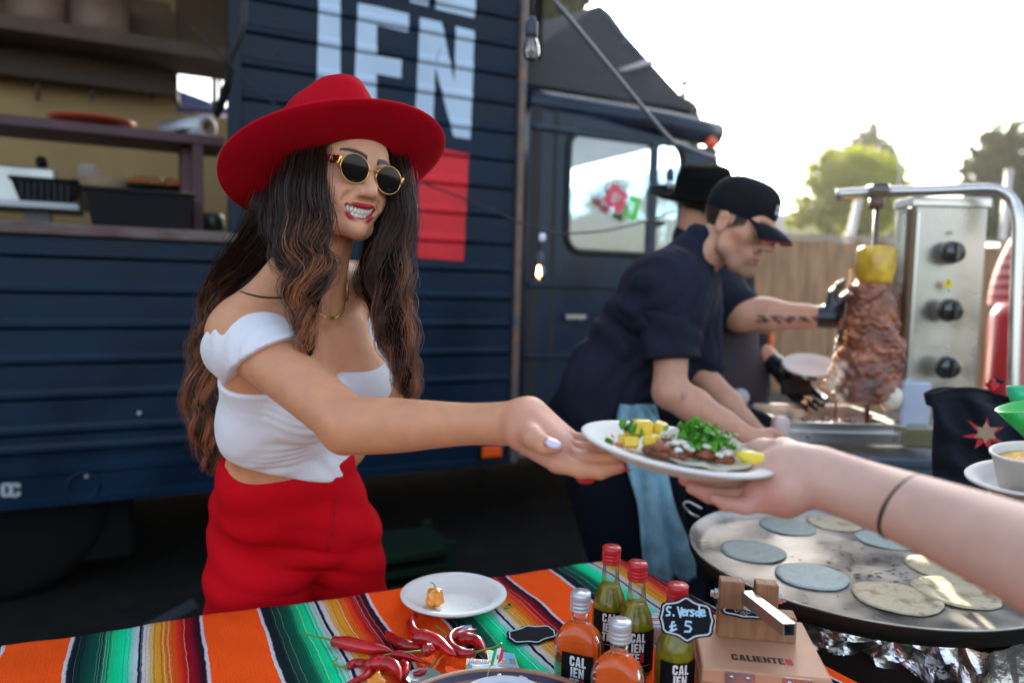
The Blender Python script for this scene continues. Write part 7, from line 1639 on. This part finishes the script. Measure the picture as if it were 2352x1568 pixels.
# ---- spit grill
ss = mat('stained_stainless', (.52, .50, .47), .30, .85, var=.30, vscale=5, rvar=.15, tint=(.62, .58, .52), bump=.05, bscale=8); ss2 = mat('clean_stainless', (.60, .59, .57), .25, .9)
gr = empty('spit_grill', P(2050, 960, 2.3), 'stainless steel vertical spit grill with three black knobs', 'spit grill')
GX = (RT-Z*RT.z).normalized(); GY = Vector((-GX.y, GX.x, 0)); GR = (GX, GY, Z); gD = 2.3
def pq(px, py, d=gD): return P(px, py, d)
a, b = pq(2099, 468, 2.25), pq(2272, 468, 2.25); zb = pq(2180, 1010, 2.25).z; wz = a.z
boxobj('burner_panel', ((a+b)/2)*1.0+GY*.05+Vector((0, 0, -(wz-zb)/2)), ((b-a).length, .10, wz-zb), ss, gr, GR, .006, 2)
boxobj('panel_cap', (a+b)/2+GY*.05+Vector((0, 0, .004)), ((b-a).length+.012, .115, .030), ss2, gr, GR, .004, 2)
boxobj('side_post', pq(2080, 720, 2.24)+Vector((0, 0, 0)), (.018, .03, (pq(2080, 490, 2.24).z-pq(2080, 975, 2.24).z)), mat('dark_heat_stained_steel', (.12, .08, .05), .35, .8), gr, GR, .003)
boxobj('heat_shield', pq(2086, 725, 2.26)+GY*.02, (.010, .09, .62), ss2, gr, GR)
knm = mat('black_knob_plastic', (.012, .013, .016), .22, coat=.6)
for px_, py_ in ((2184, 580), (2179, 712), (2173, 843)):
    c = pq(px_, py_, 2.235); M = place(c, -GY, Z); k_ = latheobj('knob', [(0, .030), (.026, .030), (.031, .026), (.033, .012), (.036, .0), (0, 0)], knm, gr, 32, M); boxobj('knob_grip', c-GY*.034, (.014, .016, .056), knm, k_, GR, .005, 2)
    latheobj('indicator_light', [(0, .004), (.005, .003), (.006, 0)], mat('pale_lamp', (.6, .55, .5), .3), gr, 12, place(pq(px_+2, py_-46, 2.245), -GY, Z))
c = pq(2178, 648, 2.243); o = link('warning_triangle', pymesh('warning_triangle', [c+GX*-.018-Z*.015, c+GX*.018-Z*.015, c+Z*.016], [(0, 1, 2)]), mat('yellow_sticker', (.80, .60, .01), .5), gr, False)
link('warning_mark', pymesh('warning_mark', [c-GY*.001+GX*x+Z*z for x, z in ((-.002, .006), (.002, .006), (.0015, -.006), (-.0015, -.006))], [(0, 1, 2, 3)]), mat('sticker_brown', (.25, .15, .01), .5), o, False)
# frame tube over the top and down the right
ft_ = [pq(1922, 447, 2.22), pq(2020, 441, 2.22), pq(2150, 438, 2.2), pq(2262, 434, 2.18), pq(2300, 441, 2.17), pq(2326, 462, 2.16), pq(2337, 500, 2.15), pq(2338, 560, 2.15), pq(2333, 700, 2.15), pq(2328, 900, 2.15), pq(2326, 1050, 2.15)]
tubeobj('frame_tube', catmull(ft_, 6), .0165, ss2, gr, 14)
# top knob and spit rod
rodm = mat('dark_spit_steel', (.16, .14, .13), .35, .9)
V, F = lathe([(0, .030), (.030, .030), (.036, .022), (.036, .008), (.026, 0), (0, 0)], 10, Matrix.Translation(pq(2018, 448, 2.215)), lambda a_, i: 1+.10*math.cos(5*a_)); link('top_handle', pymesh('top_handle', V, F), knm, gr, False)
latheobj('collar', [(0, 0), (.020, 0), (.022, .03), (0, .03)], mat('brown_collar', (.16, .10, .08), .4, .5), gr, 14, Matrix.Translation(pq(2013, 478, 2.22)))
tubeobj('spit_rod', [pq(2014, 475, 2.22), pq(2006, 620, 2.225), pq(1988, 1000, 2.23)], .0075, rodm, gr, 10); tubeobj('side_skewer', [pq(1955, 618, 2.26), pq(1925, 860, 2.26), pq(1918, 960, 2.26)], .004, mat('hot_skewer', (.45, .25, .15), .35, .8), gr, 8)
# drip tray
ta, tb2 = pq(1798, 985, 2.12), pq(2078, 1000, 2.12); tw_ = (tb2-ta).length; tz = (ta.z+tb2.z)/2
tcn = (ta+tb2)/2+GY*.17; tcn.z = tz
boxobj('tray_floor', tcn-Z*.018, (tw_-.01, .34, .006), mat('greasy_tray', (.30, .13, .06), .18, .6, var=.5, vscale=14), gr, GR)
for o_, s_ in ((GY*-.17, (tw_, .012, .055)), (GY*.17, (tw_, .012, .055)), (GX*-tw_/2, (.012, .34, .055)), (GX*tw_/2, (.012, .34, .055))): boxobj('tray_wall', tcn+o_, s_, ss2, gr, GR, .002)
boxobj('tray_front', tcn-GY*.185-Z*.012, (tw_+.01, .02, .035), ss2, gr, GR, .003)
for f_ in (-.32, .38): latheobj('rivet', [(0, .003), (.004, .002), (.005, 0)], rodm, gr, 8, place(tcn-GY*.196+GX*tw_*f_-Z*.012, -GY, GX))
boxobj('grease_drawer', pq(2112, 1003, 2.10)+GY*.08, (.10, .20, .055), mat('brassy_steel', (.33, .31, .20), .3, .9), gr, GR, .004)
boxobj('white_ledge', pq(2110, 930, 2.14)+GY*.06, (.085, .10, .13), mat('pale_blue_plastic', (.45, .50, .62), .3, var=.1), gr, GR, .006)
# meat
mm_ = bpy.data.materials.new('roast_meat'); mm_.use_nodes = True; n = mm_.node_tree.nodes; l = mm_.node_tree.links; b = n['Principled BSDF']; b.inputs['Roughness'].default_value = .38; b.inputs['Coat Weight'].default_value = .5
tcx = n.new('ShaderNodeTexCoord'); nz = n.new('ShaderNodeTexNoise'); nz.inputs['Scale'].default_value = 13; nz.inputs['Detail'].default_value = 9; nz.inputs['Roughness'].default_value = .7; l.new(tcx.outputs['Object'], nz.inputs['Vector']); cr = n.new('ShaderNodeValToRGB'); l.new(nz.outputs[0], cr.inputs[0]); cr.color_ramp.elements[0].position = .34; cr.color_ramp.elements[0].color = (.05, .018, .010, 1); cr.color_ramp.elements[1].position = .68; cr.color_ramp.elements[1].color = (.62, .22, .09, 1); e = cr.color_ramp.elements.new(.52); e.color = (.28, .075, .03, 1); l.new(cr.outputs[0], b.inputs['Base Color'])
n2 = n.new('ShaderNodeTexNoise'); n2.inputs['Scale'].default_value = 70; n2.inputs['Detail'].default_value = 6; l.new(tcx.outputs['Object'], n2.inputs['Vector']); bp = n.new('ShaderNodeBump'); bp.inputs['Strength'].default_value = 1; bp.inputs['Distance'].default_value = .005; l.new(n2.outputs[0], bp.inputs['Height']); l.new(bp.outputs[0], b.inputs['Normal'])
mt_, mb_ = pq(2006, 650, 2.225), pq(1988, 925, 2.23); me_o = empty('spit_meat', mb_, 'tall stack of browned meat roasting on the vertical spit', 'meat'); ax_ = (mt_-mb_).normalized(); ML = place(mb_, ax_, GX); H_ = (mt_-mb_).length
NA_ = 96; NZ_ = 110; V = []; F = []; rg = np.random.default_rng(9); lay = rg.uniform(.90, 1.07, 28); ph = rg.uniform(0, 6.28, (28, 3))
for i in range(NZ_):
    t = i/(NZ_-1); base_r = np.interp(t, [0, .04, .2, .5, .8, .97, 1], [.064, .091, .096, .089, .073, .060, .042])
    for j in range(NA_):
        a = j/NA_*2*math.pi; li = t*15+1.1*math.sin(a*2+1)+.7*math.sin(3*a+t*9)+.4*math.sin(7*a); k_ = int(li) % 28; fr_ = li-int(li); edge = (1-abs(fr_*2-1)**3); r = base_r*(lay[k_]*(.95+.06*edge)+.040*math.sin(3*a+ph[k_, 0])+.035*math.sin(7*a+t*30+ph[k_, 1])+.022*math.sin(17*a+t*60+ph[k_, 2]))+.0022*math.sin(a*23+t*140)*math.sin(t*230+a*5); V.append(ML @ Vector((r*math.cos(a), r*math.sin(a), t*H_)))
for i in range(NZ_-1):
    for j in range(NA_): k = (j+1) % NA_; F.append((i*NA_+j, i*NA_+k, (i+1)*NA_+k, (i+1)*NA_+j))
F += [tuple(range(NA_))[::-1], tuple((NZ_-1)*NA_+j for j in range(NA_))]; link('meat', pymesh('meat', V, F), mm_, me_o)
glz = mat('lit_edge_orange', (.75, .32, .10), .15, coat=.8, sss=.3); rg = random.Random(2); parts = []  # glow on the meat's lit left edge put into bright orange bits
for i in range(46):
    t = rg.random(); p_ = pq(1948-70*(1-t)+rg.uniform(-8, 8)-30*(t < .15), 765+(1-t)*190 if False else 930-t*170, 2.20+rg.uniform(-.02, .02)); bm = bmesh.new(); bmesh.ops.create_icosphere(bm, subdivisions=1, radius=rg.uniform(.004, .009)); parts.append(([v.co.copy()+p_ for v in bm.verts], [tuple(v.index for v in f.verts) for f in bm.faces])); bm.free()
V, F = merge(parts); link('lit_edge_bits', pymesh('lit_edge_bits', V, F), glz, me_o)['kind'] = 'stuff'
# pineapple on top
po = empty('skewered_pineapple', mt_, 'yellow peeled pineapple piece speared above the meat on the spit', 'pineapple'); Mp = place(pq(2008, 652, 2.225), ax_, GX); latheobj('flesh', [(0, .0), (.042, 0), (.048, .012), (.053, .05), (.054, .088), (.052, .104), (.046, .110), (0, .108)], mat('grilled_pineapple', (.90, .46, .02), .3, coat=.4, var=.40, vscale=18, tint=(.95, .66, .06), sss=.25, bump=.6, bscale=45), po, 28, Mp, lambda a_, i: 1+.05*math.sin(4*a_+i)+.03*math.sin(9*a_))
tag(blob('onion_half', pq(2045, 912, 2.16), .036, mat('pale_onion', (.80, .74, .58), .3, coat=.5), None, 4, amp=.06, sc=(.9, .9, 1.1)), 'pale peeled onion standing at the foot of the meat, right side', 'onion')
V = []; F = []; rg = random.Random(6); parts = []
for i in range(60):
    p_ = tcn+GX*rg.uniform(-.10, tw_/2-.03)+GY*rg.uniform(-.13, .10)-Z*.008; bm = bmesh.new(); bmesh.ops.create_icosphere(bm, subdivisions=1, radius=rg.uniform(.006, .014)); parts.append(([Vector((v.co.x, v.co.y, v.co.z*.5))+p_ for v in bm.verts], [tuple(v.index for v in f.verts) for f in bm.faces])); bm.free()
V, F = merge(parts); tag(link('meat_scraps', pymesh('meat_scraps', V, F), mm_, None), 'carved scraps of meat lying in the drip tray', 'meat scraps', kind='stuff')
# stand the grill is on
gs = empty('grill_table', tcn+GX*.1, 'table with a blue-grey metal front under the spit grill', 'table'); gs.location.z = 0; bgm = mat('blue_grey_sheet_metal', (.085, .115, .16), .40, .4, var=.35, vscale=4, bump=.1)
l0 = pq(1790, 1005, 2.06); tw2 = .95; cc = l0+GX*tw2/2+GY*.3; zt = tcn.z-.055
boxobj('table_top', Vector((cc.x, cc.y, zt-.012)), (tw2, .66, .024), bgm, gs, GR, .004); boxobj('front_panel', Vector((cc.x, cc.y, zt-.30))-GY*.315, (tw2-.02, .02, .55), bgm, gs, GR)
for sx_ in (-.44, .44):
    for sy_ in (-.28, .28): q = cc+GX*sx_+GY*sy_; boxobj('leg', (q.x, q.y, (zt-.025)/2), (.04, .04, zt-.025), mat('grey_leg'), gs, GR)
pk = tag(boxobj('pale_jug', pq(1792, 985, 1.98), (.045, .04, .07), mat('pinkish_plastic', (.60, .45, .45), .4), None, GR, .015, 3, True), 'small pale container at the left corner of the drip tray', 'container')
tag(latheobj('orange_bottle', [(0, 0), (.012, 0), (.012, .06), (.006, .07), (.006, .085), (0, .086)], mat('orange_plastic', (.75, .16, .02), .35), None, 14, Matrix.Translation(pq(1768, 800, 2.6)-Z*.02)), 'thin orange bottle standing beyond the second man', 'bottle')
# maroon board behind the men
tag(boxobj('maroon_board', P(1738, 880, 3.1), (.06, .03, .52), maroon, None, GR, .004), 'upright maroon board beyond the second man', 'board')

# ---- red things behind the grill frame
rd = mat('red_plastic', (.50, .006, .015), .3, coat=.4); rb = empty('red_drum', P(2330, 800, 3.6), 'glossy red drum behind the right end of the grill frame', 'drum'); q = P(2345, 800, 3.6); rb.location = (q.x, q.y, 0)
zt_ = P(2340, 700, 3.6).z; latheobj('drum', [(0, 0), (.13, 0), (.14, .02), (.14, zt_-.06), (.11, zt_), (0, zt_+.01)], rd, rb, 36, Matrix.Translation((q.x, q.y, 0)))
q = P(2372, 700, 3.9); pr_ = empty('striped_parasol', (q.x, q.y, 0), 'folded dark red and pink striped parasol above the red drum', 'parasol'); zb_, zt_ = P(2330, 700, 3.9).z, P(2345, 540, 3.9).z
for k_ in range(14):
    z0, z1 = zb_+(zt_-zb_)*k_/14, zb_+(zt_-zb_)*(k_+1)/14; r0, r1 = .20-.09*(k_/14)**2, .20-.09*((k_+1)/14)**2; latheobj('band', [(r0, z0), (r1, z1)], mat('dark_red_cloth', (.28, .02, .03), .7) if k_ % 2 else mat('pink_cloth', (.52, .20, .22), .7), pr_, 32, Matrix.Translation((q.x, q.y, 0)), cap=False)
tubeobj('pole', [(q.x, q.y, 0), (q.x, q.y, zt_+.1)], .02, mat('pale_pole_paint'), pr_, 8)

# ---- black bag with the red star
bagm = mat('black_bag_cloth', (.006, .009, .018), .8, spec=.25, bump=.5, bscale=22); bo = empty('cloth_bag', P(2250, 1120, 1.72), 'black cloth bag with a red and gold star hung at the right', 'bag')
def bp_(u, v):
    """u across 0..1, v up 0..1"""
    x = 2160+u*260-(14 if v > .9 else 0)*(1-u)-(1-u)*24*max(0, v-.75)*4*.6; y = 1175-v*(268+18*math.sin(u*5)*(v > .8)-10*u); d = 1.70-.05*math.sin(u*math.pi)*math.sin(min(1, v*1.1)*math.pi)**.5+.012*math.sin(u*17+v*5)*(.4+v)+.008*math.sin(v*23+u*9); return P(x, y, d)
V = []; F = []; nu, nv = 40, 44
for s_ in (0, 1):
    for j in range(nv+1):
        for i in range(nu+1): q = bp_(i/nu, j/nv); V.append(q+FWD*(s_*(.015+.11*math.sin(i/nu*math.pi)**.5*math.sin(min(1, .12+j/nv)*math.pi*.9)**.5)))
N1 = (nu+1)*(nv+1)
for j in range(nv):
    for i in range(nu): a = j*(nu+1)+i; F.append((a, a+1, a+nu+2, a+nu+1)); F.append((a+N1, a+nu+1+N1, a+nu+2+N1, a+1+N1))
for j in range(nv): a = j*(nu+1); F.append((a, a+nu+1, a+nu+1+N1, a+N1)); a += nu; F.append((a, a+N1, a+nu+1+N1, a+nu+1))
for i in range(nu): F.append((i, i+N1, i+1+N1, i+1))
link('bag_body', pymesh('bag_body', V, F), bagm, bo)
tubeobj('hem', [bp_(i/nu, 1.0)-FWD*.002 for i in range(nu+1)], .004, bagm, bo, 6)
def star(name, cx_, cy_, d, ro, ri, n, m, a0=0, th=.002, jag=0):
    rr = random.Random(n); pts = []
    for i in range(2*n): a = a0+i*math.pi/n; r = (ro if i % 2 == 0 else ri)*(1+jag*rr.uniform(-1, 1)); pts.append((r*math.cos(a), r*math.sin(a)))
    r_, u_, a_ = vframe(cx_, cy_); c = P(cx_, cy_, d); M = Matrix(((r_.x, u_.x, a_.x, c.x), (r_.y, u_.y, a_.y, c.y), (r_.z, u_.z, a_.z, c.z), (0, 0, 0, 1))); return prism(name, pts, th, M, m, bo)
star('red_star', 2262, 1000, 1.632, .044, .016, 7, mat('red_star_cloth', (.52, .008, .02), .6), 1.45, .002, .22); star('gold_star', 2264, 993, 1.628, .024, .013, 6, mat('gold_glitter', (.42, .30, .18), .35, .7, bump=1, bscale=300), .5, .003, .12)
tag(blob('red_flower', P(2282, 886, 1.72), .014, mat('red_star_cloth'), None, 2, amp=.4), 'small red flower sticking out over the bag opening', 'flower'); tag(blob('black_bow', P(2285, 876, 1.715), .009, bagm, None, 7, amp=.5, sc=(1.8, .7, .8)), 'small black bow on top of the red flower', 'bow')
gpl = mat('bright_green_plastic', (.015, .50, .08), .35, coat=.4, sss=.1); gpl2 = mat('mint_green_plastic', (.02, .55, .26), .35, coat=.4)
def cone_cup(px, py, d, ax2, r0, r1, h, m, lb): M = place(P(px, py, d), ax2, RT); tag(latheobj('green_cup', [(0, 0), (r0, 0), (r1, h), (r1-.002, h), (r0-.002, .003), (0, .003)], m, None, 32, M), lb, 'cup')
cone_cup(2352, 930, 1.35, UP, .02, .028, .034, gpl2, 'mint green plastic cup at the right edge above the bag')
cone_cup(2378, 1010, 1.25, (UP*1-RT*.25), .012, .046, .060, gpl, 'bright green plastic cone at the right edge beside the bag')
q = [P(2215, 1178, 1.30), P(2245, 1140, 1.32), P(2300, 1124, 1.34), P(2390, 1122, 1.34), P(2390, 1200, 1.25), P(2290, 1190, 1.27)]
V = q+[v-Z*.010 for v in q]; tag(link('green_tray', pymesh('green_tray', V, [tuple(range(6)), tuple(range(6, 12))[::-1]]+[(i, (i+1) % 6, (i+1) % 6+6, i+6) for i in range(6)]), gpl, None, False), 'bright green plastic tray corner under the bag at the right', 'tray')
# ---- bowl of rice on a plate held at the right edge
gp = P(2376, 1104, .97); gn = vframe(2362, 1085); gN = (gn[1]*.95+gn[2]*.30+gn[0]*-.02).normalized(); Mg = place(gp, gN, RT)
tag(latheobj('paper_plate', [(r*.70, z) for r, z in PLATE], mat('plate_card'), None, 56, Mg), 'white card plate under the rice bowl at the right edge', 'plate')
gb2 = empty('paper_bowl', Mg @ Vector((.002, 0, -.008)), 'white card tub of yellow rice standing on the held plate', 'bowl'); latheobj('tub', [(0, -.008), (.040, -.008), (.047, .036), (.0495, .037), (.0495, .040), (.046, .040), (.045, .036), (.039, -.004), (0, -.004)], mat('white_card_tub', (.70, .68, .64), .55), gb2, 48, Mg)
V, F = lathe([(0, .034), (.020, .033), (.038, .030), (.0445, .028)], 40, Mg, lambda a_, i: 1+.02*math.sin(7*a_+i)); link('rice', pymesh('rice', V, F), mat('yellow_rice', (.72, .40, .06), .6, bump=1, bscale=260, var=.3, vscale=200), gb2)
leaves('herb', Mg, (.040, .012, .045), .012, .014, .012, 24, .007, cor, gb2, 9)
hg = empty('person', P(2420, 1180, .95), 'brown hand of another guest holding a plate at the right edge', 'person')
ff = Field(*bounds([P(2288, 1135, .955), P(2500, 1240, .93), P(2420, 1100, 1.02)], .05), .0028)
ff.chain([P(2292, 1138, .955), P(2320, 1150, .948), P(2370, 1172, .945), P(2420, 1190, .945)], [.0085, .0105, .0125, .018], .006); ff.chain([P(2318, 1150, 1.0), P(2350, 1162, .99), P(2420, 1180, .97)], [.008, .010, .016], .006); ff.chain([P(2330, 1165, .925), P(2360, 1180, .93), P(2420, 1195, .94)], [.008, .0105, .016], .006)
ff.chain([P(2410, 1182, .96), P(2460, 1200, .945), P(2520, 1230, .93)], [.028, .034, .027], .015); v5, f5, c5 = skin_part(ff, SKD, 2); tp = np.exp(-((v5-V3(P(2290, 1136, .95)))**2).sum(1)/.010**2)[:, None]; c5 = c5*(1-tp)+np.array((.45, .20, .12))*tp; join_body([(v5, f5, c5)], skin_m, hg)

# ---- festoon lights
cab_m = mat('grey_festoon_cable', (.22, .24, .27), .55); socket = mat('dark_blue_socket', (.03, .04, .065), .5); wirem = mat('black_wire', (.008, .009, .012), .6)
cable = catmull([P(1150, -120, 1.9), P(1272, 2, 2.1), P(1400, 155, 2.4), P(1528, 308, 2.75), P(1560, 330, 2.85), P(1610, 350, 3.0), P(1648, 362, 3.15)], 10); tag(tubeobj('festoon_cable', cable, .0075, cab_m, None, 8), 'pale grey cable running down from the top to the cab corner', 'cable')
bg_ = thin_glass('bulb_glass', (.93, .94, .95), 2.2, .06); fil = mat('unlit_filament', (.60, .38, .25), .4, .3)
def bulb(px, py, d, px_len, label, lit=False, wire=None):
    s = px_len/1700*d/.140; top = P(px, py, d); t = empty('string_bulb', top-Z*.14*s, label, 'light bulb', 'festoon bulbs'); M = Matrix.Translation(top)@Matrix.Diagonal((s, s, s, 1))
    latheobj('socket', [(0, .0), (.010, 0), (.014, -.012), (.020, -.018), (.0215, -.060), (.019, -.066), (0, -.066)], socket, t, 24, M)
    gprof = [(.015, -.064), (.018, -.072), (.025, -.092), (.0285, -.110), (.0265, -.126), (.018, -.138), (.008, -.143), (0, -.144)]
    latheobj('glass', gprof, mat('lit_glass', (.9, .7, .4), .2, emit=(1, .62, .25), es=1.2) if lit == 2 else bg_, t, 28, M)
    fm_ = mat('lit_filament', (1, .7, .3), .4, emit=(1, .50, .14), es=24) if lit else fil
    for a in np.linspace(0, 2*math.pi, 7)[:-1]: tubeobj('filament', [M @ Vector((.005*math.cos(a), .005*math.sin(a), -.074)), M @ Vector((.010*math.cos(a), .010*math.sin(a), -.118))], .0012*s*(1.6 if lit else 1), fm_, t, 5)
    tubeobj('wire', wire or [top, top+Z*.12], .0035*s, wirem, t, 6); return t
bulb(1222, 38, 1.95, 98, 'large unlit clear bulb hanging beside the corner of the truck body', wire=[P(1222, 38, 1.95), P(1226, 0, 1.95), P(1228, -60, 1.95)])
bulb(1540, 385, 2.8, 62, 'unlit bulb hanging in front of the cab window', wire=[P(1540, 385, 2.8), P(1537, 345, 2.8), P(1532, 312, 2.76)])
bulb(1239, 577, 2.5, 66, 'lit warm bulb hanging in front of the cab door', True, wire=[P(1239, 577, 2.5), P(1240, 555, 2.5), P(1241, 528, 2.5)])
tag(latheobj('small_lamp', [(0, 0), (.010, -.002), (.013, -.018), (.009, -.030), (0, -.033)], mat('pale_lamp_glass', (.7, .75, .85), .2, coat=1), None, 16, Matrix.Translation(P(1244, 540, 2.5)@Vector((0, 0, 0)) if False else P(1246, 535, 2.5))), 'small pale glass lamp clipped above the lit bulb', 'lamp')
wpts = catmull([P(440, 60, 2.55), P(540, 160, 2.6), P(640, 246, 2.6), P(800, 345, 2.6), P(960, 415, 2.58), P(1080, 462, 2.55), P(1241, 528, 2.5), P(1330, 535, 2.6), P(1440, 520, 2.75), P(1600, 470, 3.0)], 8); tag(tubeobj('thin_wire', wpts, .0032, wirem, None, 6), 'thin black wire strung across the truck side behind the red hat', 'wire')
hc3 = catmull([P(560, -20, 2.62), P(556, 60, 2.62), P(530, 130, 2.64), P(528, 160, 2.66), P(520, 205, 2.7), P(498, 262, 2.8)], 6); tag(tubeobj('power_cable', hc3, .016, wirem, None, 8), 'thick black cable hanging down the hatch post', 'cable')
# blue tent seen through the hatch window
bt = P(455, 215, 7.0); te_ = empty('blue_tent', (bt.x, bt.y, 0), 'blue and white tent roof seen through the hatch window', 'tent'); e_ = [P(380, 195, 7.0), P(530, 250, 7.0), P(560, 330, 7.4), P(380, 330, 7.4)]
hexa('roof', e_+[v+Vector((.2, .4, -.1)) for v in e_], mat('blue_tent_cloth', (.02, .05, .20), .6), te_); tubeobj('pole', [Vector((e_[1].x, e_[1].y, 0)), e_[1]], .03, mat('white_tent_pole', (.6, .62, .66), .5), te_, 8); tubeobj('pole', [Vector((e_[0].x, e_[0].y, 0)), e_[0]], .03, mat('white_tent_pole'), te_, 8)
for k_, (c_, s_) in enumerate(((0, 0),)):
    hexa('white_wall', [P(380, 262, 6.9), P(530, 262, 6.9), P(530, 420, 6.9), P(380, 420, 6.9)]+[P(380, 262, 6.95), P(530, 262, 6.95), P(530, 420, 6.95), P(380, 420, 6.95)], mat('lilac_tent_wall', (.35, .38, .52), .7), te_)
# steam over the griddle and the meat
def steam(name, c, s, dens, lb):
    m = bpy.data.materials.new(name); m.use_nodes = True; n = m.node_tree.nodes; l = m.node_tree.links; n.clear(); o = n.new('ShaderNodeOutputMaterial'); v = n.new('ShaderNodeVolumePrincipled'); v.inputs['Color'].default_value = (.95, .95, .97, 1); v.inputs['Anisotropy'].default_value = .35
    tc = n.new('ShaderNodeTexCoord'); nz = n.new('ShaderNodeTexNoise'); nz.inputs['Scale'].default_value = 9; nz.inputs['Detail'].default_value = 3; nz.inputs['Distortion'].default_value = 1.5; l.new(tc.outputs['Object'], nz.inputs['Vector']); mr = n.new('ShaderNodeMapRange'); mr.inputs[1].default_value = .52; mr.inputs[2].default_value = .72; mr.inputs[4].default_value = dens; l.new(nz.outputs[0], mr.inputs[0])
    gd = n.new('ShaderNodeTexGradient'); gd.gradient_type = 'SPHERICAL'; mp = n.new('ShaderNodeMapping'); mp.inputs['Scale'].default_value = (1/s[0], 1/s[1], 1/s[2]); l.new(tc.outputs['Object'], mp.inputs[0]); l.new(mp.outputs[0], gd.inputs[0]); mu = n.new('ShaderNodeMath'); mu.operation = 'MULTIPLY'; l.new(mr.outputs[0], mu.inputs[0]); l.new(gd.outputs['Fac'], mu.inputs[1]); l.new(mu.outputs[0], v.inputs['Density']); l.new(v.outputs[0], o.inputs['Volume'])
    bm = bmesh.new(); bmesh.ops.create_icosphere(bm, subdivisions=2, radius=1.05); me = bm_mesh(name, bm)
    for q in me.vertices: q.co = (q.co.x*s[0], q.co.y*s[1], q.co.z*s[2])
    ob = bpy.data.objects.new(name, me); C.objects.link(ob); me.materials.append(m); ob.location = c; tag(ob, lb, 'steam', kind='stuff')
steam('steam', P(1985, 860, 2.10), (.14, .05, .12), 45, 'thin pale steam drifting in front of the spit meat')

# haze volume added to spread a glow round the sun
m = bpy.data.materials.new('haze'); m.use_nodes = True; n = m.node_tree.nodes; l = m.node_tree.links; n.clear(); o = n.new('ShaderNodeOutputMaterial'); v = n.new('ShaderNodeVolumePrincipled'); v.inputs['Color'].default_value = (.95, .93, .90, 1); v.inputs['Density'].default_value = .0007; v.inputs['Anisotropy'].default_value = .72; l.new(v.outputs[0], o.inputs['Volume'])
bm = bmesh.new(); box(bm, (0, 18, 5.5), (70, 46, 13)); me = bm_mesh('haze', bm); ob = bpy.data.objects.new('haze', me); C.objects.link(ob); me.materials.append(m); tag(ob, 'thin haze added for a soft glow round the sun', 'haze', kind='stuff')
